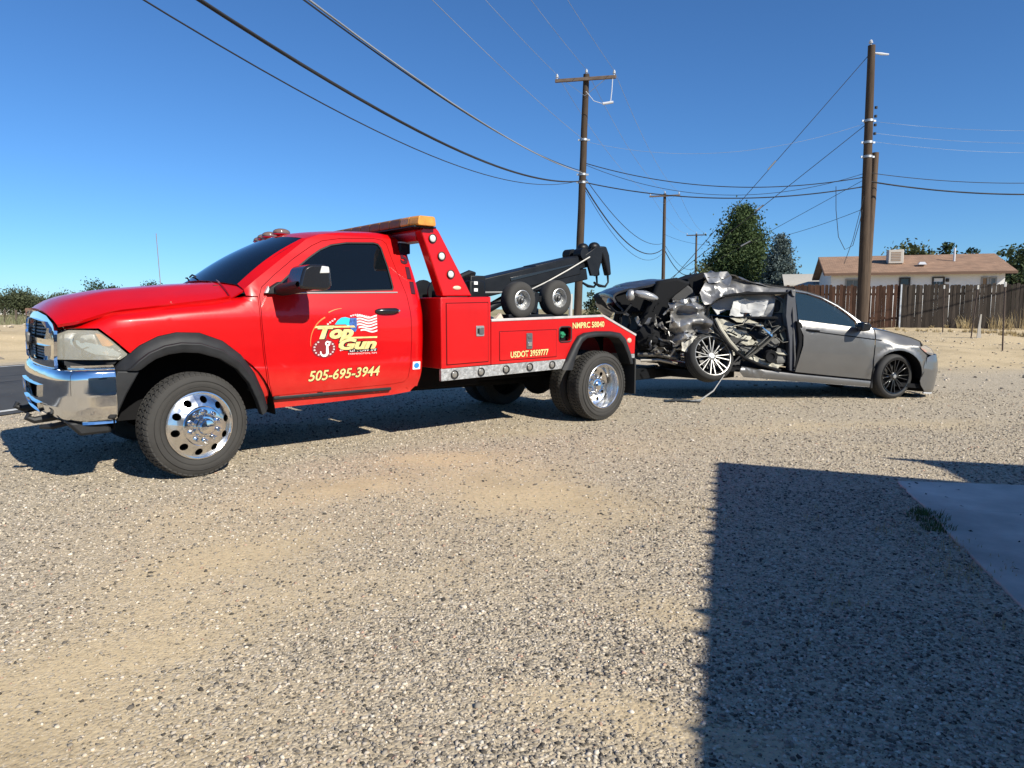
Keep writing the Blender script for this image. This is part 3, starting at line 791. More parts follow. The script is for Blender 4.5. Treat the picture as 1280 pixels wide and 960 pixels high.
    q = MB(); q.box((tpx(1180), 0.2, zpx(1180, 350)), (0.18, 0.14, 0.22)); q.build('porch_light', blk, g, bevel=0.02)
    # things on the roof
    cx = tpx(1105) + .75
    cl = mat('cooler_shell', (0.52, 0.48, 0.42), 0.7)
    c = MB(); c.box((cx, 2.2, 4.95), (0.95, 0.9, 0.95)); co = c.build('rooftop_cooler', cl, g, bevel=0.03)
    for i in range(6):
        q = MB(); q.box((cx, 1.74, 4.68 + i * 0.11), (0.6, 0.02, 0.06)); q.build('louvre', mat('rust_pad', (0.33, 0.24, 0.17), 0.9), co)
    c = MB(); c.box((cx - 0.05, 2.2, 4.35), (0.5, 0.6, 0.4)); c.build('cooler_base', cl, co)
    vx = tpx(1180) + .85
    c = MB(); c.tube([(vx, 2.4, 4.3), (vx, 2.4, 5.5)], 0.07, 10); c.build('vent_pipe', porc, g)
    vx = tpx(1143) + .4
    c = MB(); c.box((vx, 1.2, 4.42), (0.5, 0.5, 0.18), taper=(0.6, 0.6)); c.build('roof_vent', porc, g)
house()
# small grey outbuilding to its left
g = empty('grey_shed', at(1000, 360, 58)); g.location.z = 0; tag(g, 'small grey shed with pale roof left of the white house', 'shed'); g.rotation_euler = (0, 0, -.31)
xs0 = at(986, 350, 58).x - g.location.x; xs1 = at(1022, 350, 58).x - g.location.x
b = MB(); b.prism([(0.2, 0), (6, 0), (6, 3.4), (3, 4.0), (0.2, 3.3)], xs0, xs1 + 1, 'yz'); b.build('wall', mat('shed_wall', (0.22, 0.24, 0.24), 0.9, var=0.1), g)
b = MB(); b.prism([(-0.3, 3.15), (3, 4.15), (6.4, 3.3), (6.4, 3.42), (3, 4.28), (-0.3, 3.27)], xs0 - 0.3, xs1 + 1.3, 'yz'); b.build('roof', mat('shed_roof', (0.45, 0.42, 0.36), 0.8, var=0.1), g)
b = MB(); b.box((1.0, 0.17, 2.6), (0.9, 0.06, 0.8)); b.build('window', mat('house_glass', (0.035, 0.042, 0.05), 0.12), g)

# ------------------------------------------------------------------ trees
def leaf_mat(name, c1, c2, c3):
    if name in MATS: return MATS[name]
    m, nt, p = new_mat(name)
    tc = N(nt, 'ShaderNodeTexCoord'); nz = N(nt, 'ShaderNodeTexNoise', Scale=0.9, Detail=8.0, Roughness=0.75)
    nt.links.new(tc.outputs['Object'], nz.inputs['Vector'])
    r = ramp(nt, [(0.3, c1), (0.52, c2), (0.75, c3)]); nt.links.new(nz.outputs['Fac'], r.inputs[0]); nt.links.new(r.outputs[0], p.inputs['Base Color'])
    p.inputs['Roughness'].default_value = 0.7; p.inputs['Specular IOR Level'].default_value = 0.25
    tl = N(nt, 'ShaderNodeBsdfTranslucent'); nt.links.new(r.outputs[0], tl.inputs[0])
    mx = N(nt, 'ShaderNodeMixShader'); mx.inputs[0].default_value = 0.25
    nt.links.new(p.outputs[0], mx.inputs[1]); nt.links.new(tl.outputs[0], mx.inputs[2]); nt.links.new(mx.outputs[0], nt.nodes['Material Output'].inputs[0])
    MATS[name] = m
    return m
bark = wood_mat('bark', (0.06, 0.045, 0.035), (0.14, 0.11, 0.085), (5, 5, 0.8))

def leaves(P, size, rs, flat=0.0, droop=0.0):
    n = len(P)
    d = rs.normal(size=(n, 3)); d /= np.linalg.norm(d, axis=1, keepdims=True) + 1e-9
    e = rs.normal(size=(n, 3)); e -= d * (d * e).sum(1, keepdims=True); e /= np.linalg.norm(e, axis=1, keepdims=True) + 1e-9
    if flat: d[:, 2] *= (1 - flat)
    s = size * rs.uniform(0.6, 1.4, (n, 1))
    V = np.stack([P - d * s, P + e * s * 0.55, P + d * s, P - e * s * 0.55], 1).reshape(-1, 3)
    F = np.arange(4 * n).reshape(-1, 4)
    return V, F

def broad_tree(base, h, rad, label, m, nclump=40, nleaf=60, leaf=0.22, seed=0, group=None, zlow=0.2, name='broadleaf_tree', squash=1.0):
    rs = np.random.RandomState(seed + 100)
    g = empty(name, base); tag(g, label, 'tree', group)
    b = MB(); th = h * 0.45
    b.tube([(0, 0, -0.2), (rad * 0.04, 0, th * 0.5), (0, rad * 0.03, th), (0, 0, h * 0.75)], [h * 0.035, h * 0.028, h * 0.02, h * 0.006], 8)
    for k in range(6):
        a = k * 1.05 + rs.rand(); q = Vector((math.cos(a), math.sin(a), 0)) * rad * 0.7
        b.tube([(0, 0, th * (0.5 + 0.08 * k)), (q.x * 0.5, q.y * 0.5, h * 0.55), (q.x, q.y, h * (0.62 + 0.05 * (k % 3)))], [h * 0.016, h * 0.011, h * 0.004], 6)
    b.build('trunk', bark, g)
    C = []
    while len(C) < nclump:
        p = rs.uniform(-1, 1, 3)
        l = np.linalg.norm(p)
        if l > 1 or l < 0.25: continue
        p = p * (0.75 + 0.35 * rs.rand())
        C.append(p)
    C = np.array(C); C[:, 0] *= rad; C[:, 1] *= rad
    hz = h * (1 - zlow) / 2
    C[:, 2] = C[:, 2] * hz * squash + h * zlow + hz
    cr = rad * rs.uniform(0.16, 0.34, (nclump, 1))
    P = (C[:, None, :] + rs.normal(size=(nclump, nleaf, 3)) * cr[:, None, :] * np.array([1, 1, 0.75])).reshape(-1, 3)
    P = P[P[:, 2] > h * zlow * 0.5]
    V, F = leaves(P, leaf, rs)
    me = np_mesh('crown', V, F)
    link_mesh('crown', me, m, g, smooth=0)
    return g

def conifer(base, h, rad, label, m, seed=0, nw=46, leaf=0.16, name='conifer_tree', dense=1.0, blunt=0.5):
    rs = np.random.RandomState(seed + 300)
    g = empty(name, base); tag(g, label, 'tree')
    b = MB(); b.tube([(0, 0, -0.2), (0, 0, h * 0.5), (0, 0, h * 0.97)], [h * 0.022, h * 0.014, h * 0.003], 8)
    P = []
    for i in range(nw):
        t = i / nw
        z = h * (0.06 + 0.93 * t)
        prof = (1 - t) ** blunt * (0.55 + 0.45 * min(1, t * 5 + 0.3))
        nb = max(4, int(13 * (1 - t) + 3))
        for k in range(nb):
            a = rs.uniform(0, 6.283)
            L = rad * prof * rs.uniform(0.62, 1.12)
            if rs.rand() < 0.12: continue
            up = rs.uniform(-0.12, 0.22)
            nl = int((16 + 60 * L / rad) * dense)
            u = rs.uniform(0.25, 1.0, nl) ** 0.7
            spread = 0.10 * rad * (0.5 + u)
            x = math.cos(a) * L * u + rs.normal(size=nl) * spread
            y = math.sin(a) * L * u + rs.normal(size=nl) * spread
            zz = z + L * u * up + rs.normal(size=nl) * spread * 0.6
            P.append(np.stack([x, y, zz], 1))
            if k % 4 == 0: b.tube([(0, 0, z), (math.cos(a) * L * 0.8, math.sin(a) * L * 0.8, z + L * up * 0.8)], [h * 0.004, h * 0.0015], 4)
    b.build('trunk', bark, g)
    P = np.concatenate(P)
    V, F = leaves(P, leaf, rs)
    link_mesh('crown', np_mesh('crown', V, F), m, g, smooth=0)
    return g

pine_g = leaf_mat('pine_green', (0.03, 0.05, 0.02), (0.065, 0.10, 0.036), (0.11, 0.145, 0.05))
spruce_b = leaf_mat('spruce_blue', (0.07, 0.095, 0.088), (0.115, 0.15, 0.14), (0.17, 0.21, 0.20))
olive = leaf_mat('olive_leaf', (0.04, 0.052, 0.026), (0.08, 0.095, 0.048), (0.125, 0.135, 0.07))
elm = leaf_mat('elm_leaf', (0.05, 0.06, 0.022), (0.09, 0.105, 0.04), (0.13, 0.14, 0.06))
darkg = leaf_mat('dark_leaf', (0.02, 0.035, 0.014), (0.04, 0.062, 0.024), (0.07, 0.095, 0.035))
def gp(px, y): q = at(px, 386, y); return (q.x, q.y, 0.0)
conifer(gp(924, 70), 11.35, 4.5, 'big dark green pine behind the roof of the wrecked car', pine_g, 1, 60, 0.135, dense=3.0, blunt=0.72)
conifer(gp(973, 64), 7.95, 2.2, 'blue grey spruce on the right flank of the big pine', spruce_b, 2, 44, 0.12, dense=1.7, blunt=0.7)
broad_tree(gp(884, 66), 5.2, 1.3, 'small light green shrub tree at the left foot of the pine', elm, 26, 60, 0.16, 3)
for (px, y, h, r, lb, m, sd) in ((20, 120, 4.9, 3.6, 'leftmost broad olive tree on the field horizon', olive, 11), (-22, 125, 5.0, 3.4, 'olive tree cut by the left picture edge', olive, 12), (74, 128, 4.6, 3.6, 'low olive tree just above the truck hood front', olive, 13),
        (126, 110, 6.2, 2.6, 'round dark tree top above the middle of the truck hood', darkg, 14), (147, 115, 5.4, 2.0, 'small tree top right of the round one above hood', olive, 19), (190, 118, 6.1, 3.2, 'flat dark tree top above the rear of the truck hood', darkg, 15), (240, 122, 5.6, 2.2, 'tree top peeking over the hood beside the windshield', olive, 16), (48, 135, 3.8, 3.0, 'lowest olive bush between two field trees at far left', olive, 17)):
    broad_tree(gp(px, y), h * .86, r * .85, lb, m, 46, 140, 0.17, sd, 'trees along the far field', 0.1)
broad_tree(gp(740, 75), 2.75, 0.85, 'small round green bush in the field behind the pole', olive, 18, 60, 0.14, 21, None, 0.02, 'field_bush')
broad_tree(gp(1138, 72), 7.85, 2.2, 'pale olive tree rising behind the roof cooler', elm, 40, 60, 0.20, 22, 'trees behind the white house', 0.4)
broad_tree(gp(1186, 68), 7.5, 1.3, 'narrow dark tree behind the house roof vent pipe', darkg, 26, 55, 0.18, 23, 'trees behind the white house', 0.35)
broad_tree(gp(1207, 70), 7.0, 1.2, 'dark spreading tree behind the right half of the house roof', darkg, 22, 50, 0.18, 24, 'trees behind the white house', 0.5)
broad_tree(gp(1166, 70), 6.6, 0.9, 'lowest dark tree top between cooler and vent pipe', darkg, 16, 45, 0.18, 27, 'trees behind the white house', 0.5)
broad_tree(gp(1277, 54), 6.6, 1.75, 'full green tree at right edge beside the white house', leaf_mat('fresh_leaf', (0.03, 0.05, 0.02), (0.06, 0.085, 0.035), (0.10, 0.12, 0.05)), 44, 80, 0.17, 25, 'trees behind the white house', 0.12)
broad_tree(gp(1262, 66), 6.6, 1.6, 'darker tree half hidden behind the right end of roof', darkg, 24, 60, 0.18, 26, 'trees behind the white house', 0.3)

# ------------------------------------------------------------------ dry weeds and small grass
def tufts(name, pts, hmin, hmax, nb, m, label, spread=0.1, w=0.006):
    rs = np.random.RandomState(len(pts) + 3)
    V = []; F = []
    for (x, y, z, sc) in pts:
        for k in range(nb):
            a = rs.uniform(0, 6.283); r = spread * rs.rand() ** 0.5 * sc
            bx_, by_ = x + math.cos(a) * r, y + math.sin(a) * r
            h = rs.uniform(hmin, hmax) * sc; lean = rs.uniform(0.1, 0.7) * h; a2 = a + rs.normal() * 0.8
            tx, ty = bx_ + math.cos(a2) * lean, by_ + math.sin(a2) * lean
            px, py = -math.sin(a2) * w, math.cos(a2) * w
            n = len(V)
            mx_, my_ = bx_ + (tx - bx_) * 0.35, by_ + (ty - by_) * 0.35
            V += [(bx_ - px, by_ - py, z - 0.01), (bx_ + px, by_ + py, z - 0.01), (mx_ + px * 0.8, my_ + py * 0.8, z + h * 0.6), (mx_ - px * 0.8, my_ - py * 0.8, z + h * 0.6), (tx, ty, z + h)]
            F += [(n, n + 1, n + 2, n + 3), (n + 3, n + 2, n + 4)]
    me = bpy.data.meshes.new(name); me.from_pydata(V, [], F)
    o = link_mesh(name, me, m, None, smooth=0); tag(o, label, 'grass', kind='stuff')
straw = mat('straw', (0.40, 0.31, 0.16), 0.8, var=0.25, vscale=4)
greeng = mat('green_grass', (0.06, 0.10, 0.025), 0.7, var=0.3, vscale=9)
rs_ = np.random.RandomState(77)
pts = []
for k in range(420):
    t = rs_.rand()
    if k < 240:
        x = 14.0 + rs_.uniform(0, 6.5); y = 24.5 - (x - 14) * 1.0 + rs_.uniform(-1.4, 3.0)
    elif k < 262:
        q = rs_.uniform(6.5, 13); x = FA.x + FD.x * q; y = FA.y + FD.y * q - rs_.uniform(0.1, 0.9)
    else:
        x = rs_.uniform(16.5, 20.5); y = rs_.uniform(18, 24)
    if y < 17: continue
    if x < 16.3 and rs_.rand() < .55: continue
    pts.append((x, y, float(ground_h(x, y)), rs_.uniform(0.5, 1.4) * (1.0 if x > 17.6 else 0.2)))
tufts('dry_weeds', pts, 0.25, 0.75, 26, straw, 'dry straw coloured weeds around the old wire fence posts', 0.28, 0.007)
tufts('green_tuft', [(2.62, 4.32, 0, 1.0), (2.56, 4.12, 0, 0.8), (2.66, 4.45, 0, 0.6)], 0.02, 0.06, 170, greeng, 'small green grass tuft at the edge of the slab', 0.12, 0.0025)
pts = [(rs_.uniform(2.15, 2.55), rs_.uniform(3.3, 4.2), 0.0, rs_.uniform(0.4, 0.9)) for _ in range(24)] + [(rs_.uniform(0.9, 2.6), rs_.uniform(2.2, 4.6), 0.0, rs_.uniform(0.2, 0.6)) for _ in range(30)]
tufts('dry_grass_wisps', pts, 0.015, 0.06, 12, straw, 'thin dry grass wisps lying in the shaded gravel', 0.12, 0.002)
lv = MB()
for k in range(46):                                  # dead leaves and grit on the slab
    x = rs_.uniform(2.4, 4.2); y = rs_.uniform(3.0, 5.2)
    if x * 0.956 - y * 0.294 < 1.30: continue
    a_ = rs_.uniform(0, 6.28); r_ = rs_.uniform(.006, .022)
    lv.add([(x + r_ * math.cos(a_), y + r_ * math.sin(a_), .028), (x + r_ * .5 * math.cos(a_ + 1.6), y + r_ * .5 * math.sin(a_ + 1.6), .034), (x - r_ * math.cos(a_), y - r_ * math.sin(a_), .027), (x - r_ * .5 * math.cos(a_ + 1.6), y - r_ * .5 * math.sin(a_ + 1.6), .025)], [(0, 1, 2, 3)])
tag(lv.build('leaf_litter', mat('dead_leaf', (.05, .04, .03), .9), None, smooth=0), 'dark leaf litter and grit lying on the concrete slab', 'litter', kind='stuff')
pts = []
for k in range(500):
    o_ = -rs_.uniform(45, 90); s_ = rs_.uniform(-10, 70)
    x = RD.x * s_ + RN.x * o_; y = RD.y * s_ + RN.y * o_
    if -0.85 * y < x < -0.55 * y: pts.append((x, y, float(ground_h(x, y)), rs_.uniform(0.6, 1.5)))
tufts('field_scrub', pts, 0.3, 0.8, 14, mat('sage', (0.16, 0.16, 0.085), 0.9, var=0.3, vscale=0.3), 'grey green scrub growing in the field at far left', 0.6, 0.03)
g = empty('pale_farmhouse', at(8, 388, 165)); g.location.z = 0; tag(g, 'tiny pale farm building on the horizon at far left', 'building')
bb = MB(); bb.prism([(0, 0), (5, 0), (5, 2.0), (2.5, 2.9), (0, 2.0)], -4, 3, 'yz'); bb.build('wall', mat('farm_white', (.6, .58, .55), .9), g)
bb = MB(); bb.prism([(-.4, 1.9), (2.5, 2.95), (5.4, 1.9), (5.4, 2.02), (2.5, 3.1), (-.4, 2.02)], -4.3, 3.3, 'yz'); bb.build('roof', mat('farm_roof', (.30, .16, .12), .9), g)
for px in (6, 20, 33):
    q = at(px, 391, 70); b = MB(); b.box((0, 0, 0.6), (0.14, 0.14, 1.25)); o = b.build('field_post', bark, None); o.location = (q.x, q.y, 0)
    tag(o, {6: 'leftmost wooden post in the far left field', 20: 'middle wooden post in the far left field', 33: 'wooden field post nearest the truck grille'}[px], 'post', 'posts in the far field')
# ------------------------------------------------------------------ sheet metal helper: an outline in (u,v) mapped on a curved surface
def offset_poly(pts, d):
    n = len(pts); A = sum(pts[i][0] * pts[(i + 1) % n][1] - pts[(i + 1) % n][0] * pts[i][1] for i in range(n))
    sg = 1 if A > 0 else -1
    out = []
    for i in range(n):
        p0, p1_, p2_ = Vector(pts[i - 1]), Vector(pts[i]), Vector(pts[(i + 1) % n])
        e1 = (p1_ - p0).normalized(); e2 = (p2_ - p1_).normalized()
        n1 = Vector((e1.y, -e1.x)) * sg; n2 = Vector((e2.y, -e2.x)) * sg
        m = n1 + n2
        m = n1 if m.length < 1e-6 else m / max(0.35, m.length_squared / 2)
        out.append((p1_.x + m.x * d, p1_.y + m.y * d))
    return out

def densify(pts, st):
    out = []
    for i in range(len(pts)):
        a, b = Vector(pts[i]), Vector(pts[(i + 1) % len(pts)])
        k = max(1, int((b - a).length / st))
        for j in range(k): out.append(tuple(a.lerp(b, j / k)))
    return out

def smooth_poly(pts, it=1):
    for _ in range(it):
        q = []
        for i in range(len(pts)):
            a, b = Vector(pts[i]), Vector(pts[(i + 1) % len(pts)])
            q.append(tuple(a.lerp(b, 0.25))); q.append(tuple(a.lerp(b, 0.75)))
        pts = q
    return pts

def round_poly(pts, r, n=4):
    out = []
    k = len(pts)
    for i in range(k):
        a, b, c = Vector(pts[i - 1]), Vector(pts[i]), Vector(pts[(i + 1) % k])
        rr = min(r, (a - b).length * 0.45, (c - b).length * 0.45)
        s = b + (a - b).normalized() * rr; e = b + (c - b).normalized() * rr
        for j in range(n + 1):
            t = j / n
            out.append(tuple(s * (1 - t) ** 2 + b * 2 * t * (1 - t) + e * t * t))
    return out

def sheet(name, outline, mp, m, parent, holes=(), step=0.07, thick=0.012, flip=False, stepv=None, analytic=True, smooth=30, fillet=0.0):
    """cut an outline (with holes) out of the surface mp(u,v) -> xyz, with turned-in edges"""
    bm = bmesh.new()
    loops = [densify(outline, step)] + [densify(h, step) for h in holes]
    es = []
    for lp in loops:
        vs_ = [bm.verts.new((p[0], p[1], 0)) for p in lp]
        for i in range(len(vs_)): es.append(bm.edges.new((vs_[i], vs_[(i + 1) % len(vs_)])))
    bmesh.ops.triangle_fill(bm, use_beauty=True, use_dissolve=False, edges=es)
    us = [p[0] for p in outline]; vs2 = [p[1] for p in outline]
    stepv = stepv or step
    for ax, lo, hi, st in ((0, min(us), max(us), step), (1, min(vs2), max(vs2), stepv)):
        k = int((hi - lo) / st)
        for i in range(1, k + 1):
            co = [0, 0, 0]; co[ax] = lo + (hi - lo) * i / (k + 1); no = [0, 0, 0]; no[ax] = 1
            bmesh.ops.bisect_plane(bm, geom=bm.verts[:] + bm.edges[:] + bm.faces[:], plane_co=co, plane_no=no, dist=1e-5)
    bmesh.ops.remove_doubles(bm, verts=bm.verts, dist=1e-5)
    if flip: bmesh.ops.reverse_faces(bm, faces=bm.faces)
    bm.normal_update()
    h = 1e-3
    uv = {v: (v.co.x, v.co.y) for v in bm.verts}
    nrm = {}
    for v in bm.verts:
        u, w = uv[v]
        P = Vector(mp(u, w)); du = Vector(mp(u + h, w)) - Vector(mp(u - h, w)); dv = Vector(mp(u, w + h)) - Vector(mp(u, w - h))
        nn = du.cross(dv)
        nrm[v] = (P, nn.normalized() if nn.length > 1e-12 else Vector((0, 0, 1)))
    # faces are wound in uv; decide orientation sign
    sgn = 1
    f0 = bm.faces[:][0]
    if f0.normal.z < 0: sgn = -1
    sheet_faces = bm.faces[:]
    bnd = [e for e in bm.edges if len(e.link_faces) == 1]
    for v in bm.verts: v.co = nrm[v][0]
    vn = {v: nrm[v][1] * sgn for v in bm.verts}
    skirt = []
    low = {}
    for e in bnd:
        f = e.link_faces[0]
        for v in e.verts:
            if v not in low:
                a = bm.verts.new(v.co); b = bm.verts.new(v.co - vn[v] * thick); low[v] = (a, b)
    for e in bnd:
        f = e.link_faces[0]
        lp = [l for l in f.loops if l.edge == e][0]
        v1_, v2_ = lp.vert, lp.link_loop_next.vert
        try:
            skirt.append(bm.faces.new((low[v2_][0], low[v1_][0], low[v1_][1], low[v2_][1])))
        except ValueError: pass
    bm.verts.index_update(); bm.faces.index_update(); bm.normal_update()
    nidx = {v.index: vn[v] for v in vn}
    nsheet = set(f.index for f in sheet_faces)
    me = bpy.data.meshes.new(name); bm.to_mesh(me); bm.free()
    o = link_mesh(name, me, m, parent, smooth=smooth)
    if analytic:
        ln = []
        for p in me.polygons:
            for vi in p.vertices:
                ln.append(tuple(nidx[vi]) if (p.index in nsheet and vi in nidx) else tuple(p.normal))
        me.normals_split_custom_set(ln)
    return o

def text_mesh(txt, size, shear=0.0, offset=0.0, spacing=1.0, width=None):
    cu = bpy.data.curves.new('lettering', 'FONT'); cu.body = txt; cu.size = size; cu.shear = shear; cu.offset = offset; cu.space_character = spacing
    cu.resolution_u = 3
    o = bpy.data.objects.new('lettering', cu); COL.objects.link(o)
    bpy.context.view_layer.update()
    dg = bpy.context.evaluated_depsgraph_get()
    me = bpy.data.meshes.new_from_object(o.evaluated_get(dg))
    bpy.data.objects.remove(o); bpy.data.curves.remove(cu)
    if width:
        xs = [v.co.x for v in me.vertices]; x0, x1 = min(xs), max(xs)
        for v in me.vertices: v.co.x = (v.co.x - x0) * width / (x1 - x0)
    return me

def map_mesh(me, fn):
    for v in me.vertices: v.co = fn(v.co)
    me.update()
    return me

def decal(name, me, m, parent):
    me.materials.clear(); me.materials.append(m)
    return link_mesh(name, me, None, parent, smooth=0)

# ------------------------------------------------------------------ vehicle materials
def dusty_paint(name, col, rough, coat, z0, z1, dust, chips=False):
    """clear coated paint with road dust gathering low on the panels"""
    m, nt, p = new_mat(name); L = nt.links
    tc = N(nt, 'ShaderNodeTexCoord'); sx = N(nt, 'ShaderNodeSeparateXYZ'); L.new(tc.outputs['Object'], sx.inputs[0])
    n1 = N(nt, 'ShaderNodeTexNoise', Scale=3.0, Detail=8.0, Roughness=0.7); L.new(tc.outputs['Object'], n1.inputs['Vector'])
    n2 = N(nt, 'ShaderNodeTexNoise', Scale=45.0, Detail=4.0, Roughness=0.7); L.new(tc.outputs['Object'], n2.inputs['Vector'])
    r = ramp(nt, [(0.3, tuple(c * 0.93 for c in col)), (0.7, tuple(c * 1.05 for c in col))]); L.new(n1.outputs['Fac'], r.inputs[0])
    mr = N(nt, 'ShaderNodeMapRange'); mr.inputs['From Min'].default_value = z1; mr.inputs['From Max'].default_value = z0; mr.inputs['To Min'].default_value = 0.004; mr.inputs['To Max'].default_value = dust; L.new(sx.outputs[2], mr.inputs['Value'])
    mu = N(nt, 'ShaderNodeMath', operation='MULTIPLY'); L.new(mr.outputs[0], mu.inputs[0])
    mm = N(nt, 'ShaderNodeMapRange'); mm.inputs['From Min'].default_value = 0.3; mm.inputs['From Max'].default_value = 0.72; mm.inputs['To Min'].default_value = 0.25; mm.inputs['To Max'].default_value = 1.5; L.new(n1.outputs['Fac'], mm.inputs['Value']); L.new(mm.outputs[0], mu.inputs[1])
    mx = N(nt, 'ShaderNodeMix', data_type='RGBA'); L.new(mu.outputs[0], mx.inputs['Factor']); L.new(r.outputs[0], mx.inputs['A']); mx.inputs['B'].default_value = (0.36, 0.27, 0.18, 1)
    out = mx.outputs['Result']
    if chips:
        lt = N(nt, 'ShaderNodeMapRange'); lt.inputs['From Min'].default_value = 0.54; lt.inputs['From Max'].default_value = 0.46; lt.inputs['To Min'].default_value = 0.0; lt.inputs['To Max'].default_value = 0.16; L.new(sx.outputs[2], lt.inputs['Value'])
        ad = N(nt, 'ShaderNodeMath', operation='ADD'); L.new(lt.outputs[0], ad.inputs[0]); L.new(n1.outputs['Fac'], ad.inputs[1])
        gt = N(nt, 'ShaderNodeMath', operation='GREATER_THAN'); gt.inputs[1].default_value = 0.70; L.new(ad.outputs[0], gt.inputs[0])
        m3 = N(nt, 'ShaderNodeMix', data_type='RGBA'); L.new(gt.outputs[0], m3.inputs['Factor']); L.new(out, m3.inputs['A']); m3.inputs['B'].default_value = (0.35, 0.27, 0.22, 1); out = m3.outputs['Result']
    L.new(out, p.inputs['Base Color'])
    rr = N(nt, 'ShaderNodeMath', operation='MULTIPLY_ADD'); rr.inputs[1].default_value = 0.9; rr.inputs[2].default_value = rough; L.new(mu.outputs[0], rr.inputs[0]); L.new(rr.outputs[0], p.inputs['Roughness'])
    ic = N(nt, 'ShaderNodeMath', operation='MULTIPLY_ADD'); ic.inputs[1].default_value = -1.2; ic.inputs[2].default_value = coat; ic.use_clamp = True; L.new(mu.outputs[0], ic.inputs[0]); L.new(ic.outputs[0], p.inputs['Coat Weight'])
    p.inputs['Coat Roughness'].default_value = 0.035; p.inputs['Specular IOR Level'].default_value = 0.3
    bp = N(nt, 'ShaderNodeBump', Strength=0.02, Distance=0.01); L.new(n2.outputs['Fac'], bp.inputs['Height']); L.new(bp.outputs[0], p.inputs['Normal'])
    MATS[name] = m
    return m
red = dusty_paint('truck_red', (0.51, 0.0006, 0.0018), 0.34, 0.45, 0.46, 0.85, 0.13, True)
red_dull = mat('truck_red_dull', (0.42, 0.003, 0.006), 0.45, coat=0.25, var=0.22, vscale=5, coat_r=0.2)
chrome = mat('chrome', (0.78, 0.79, 0.80), 0.07, metal=1.0, var=0.04, vscale=8)
polished = mat('polished_alloy', (0.83, 0.82, 0.80), 0.2, metal=1.0, var=0.05, vscale=12, bump=0.05, bscale=30)
plast = mat('black_plastic', (0.016, 0.017, 0.019), 0.55, spec=0.35, var=0.3, vscale=7, bump=0.1, bscale=200)
plast_gloss = mat('black_gloss', (0.012, 0.012, 0.014), 0.22, coat=0.3)
rubber = mat('tyre_rubber', (0.036, 0.034, 0.031), 0.85, var=0.22, vscale=6, bump=0.15, bscale=120)
under = mat('underbody', (0.008, 0.008, 0.009), 0.9, spec=0.15, var=0.3, vscale=4)
blackm = mat('black_steel', (0.007, 0.008, 0.010), 0.45, spec=0.28, var=0.3, vscale=5, bump=0.05)
dark_glass = glass_mat('dark_tint_glass', (0.004, 0.006, 0.008), 0.03, 0.10)
shield_glass = glass_mat('windshield_glass', (0.004, 0.007, 0.012), 0.02, 0.22)
gold = mat('gold_lettering', (0.74, 0.55, 0.22), 0.45, var=0.25, vscale=30)
darkline = mat('dark_lettering', (0.015, 0.008, 0.008), 0.5)
white_d = mat('white_decal', (0.80, 0.80, 0.78), 0.5)
amber = mat('amber_lens', (0.62, 0.26, 0.035), 0.35, var=0.25, vscale=14, coat=0.4)
amber_d = mat('amber_lens_dark', (0.20, 0.085, 0.022), 0.5, var=0.3, vscale=16)
tread_al = None
def tread_plate():
    if 'tread_plate' in MATS: return MATS['tread_plate']
    m, nt, p = new_mat('tread_plate')
    tc = N(nt, 'ShaderNodeTexCoord'); vo = N(nt, 'ShaderNodeTexVoronoi', Scale=55.0); nt.links.new(tc.outputs['Object'], vo.inputs['Vector'])
    nz = N(nt, 'ShaderNodeTexNoise', Scale=22.0, Detail=6.0, Roughness=0.75); nt.links.new(tc.outputs['Object'], nz.inputs['Vector'])
    r = ramp(nt, [(0.3, (0.20, 0.20, 0.195)), (0.55, (0.48, 0.48, 0.47)), (0.75, (0.78, 0.78, 0.76))]); nt.links.new(nz.outputs['Fac'], r.inputs[0]); nt.links.new(r.outputs[0], p.inputs['Base Color'])
    p.inputs['Metallic'].default_value = 0.55; p.inputs['Roughness'].default_value = 0.5
    b = N(nt, 'ShaderNodeBump', Strength=0.6, Distance=0.004); nt.links.new(vo.outputs['Distance'], b.inputs['Height']); nt.links.new(b.outputs[0], p.inputs['Normal'])
    MATS['tread_plate'] = m
    return m
tplate = tread_plate()

# ------------------------------------------------------------------ the tow truck
TR = empty('tow_truck', (-3.12, 6.255, 0), RAD(39.8))
tag(TR, 'red tow truck with black boom, amber light bar and gold lettering', 'tow truck')
ZS = [.40, .50, .572, .580, .65, .80, .822, .835, 1.0, 1.15, 1.25, 1.30, 1.34, 1.42, 1.47, 1.60, 1.80, 1.93, 2.0, 2.06]
YS = [.90, .915, .922, .965, .985, .999, 1.001, .995, 1.003, 1.003, 1.000, .992, .980, .958, .942, .885, .79, .735, .70, .60]
HZ_S = ([-.98, -.756, -.53, .213, .45], [1.12, 1.199, 1.278, 1.372, 1.41])
HZ_C = ([-1.05, -.94, -.89, -.82, -.73, -.60, -.46, 0, .34, .5], [1.19, 1.30, 1.345, 1.392, 1.424, 1.456, 1.483, 1.53, 1.555, 1.56])
def smooth_interp(x, X, Y, w=0.02):
    return (np.interp(x - w, X, Y) + 2 * np.interp(x, X, Y) + np.interp(x + w, X, Y)) / 4
def ys(x, z):
    y = smooth_interp(z, ZS, YS, 0.012) if (z > 0.62) else np.interp(z, ZS, YS)
    if x < -0.40: y -= 0.17 * ((-0.40 - x) / 0.46) ** 2
    if x > 2.05: y -= 7.0 * (x - 2.05) ** 2
    if x < 0.5:
        zs_ = np.interp(x, *HZ_S)
        y -= 0.085 * math.exp(-max(0, zs_ - z) / 0.022) * sstep(0.5, 0.3, x)
    return float(y)
def side_map(sgn):
    return lambda u, v: (u, sgn * ys(u, v), v)
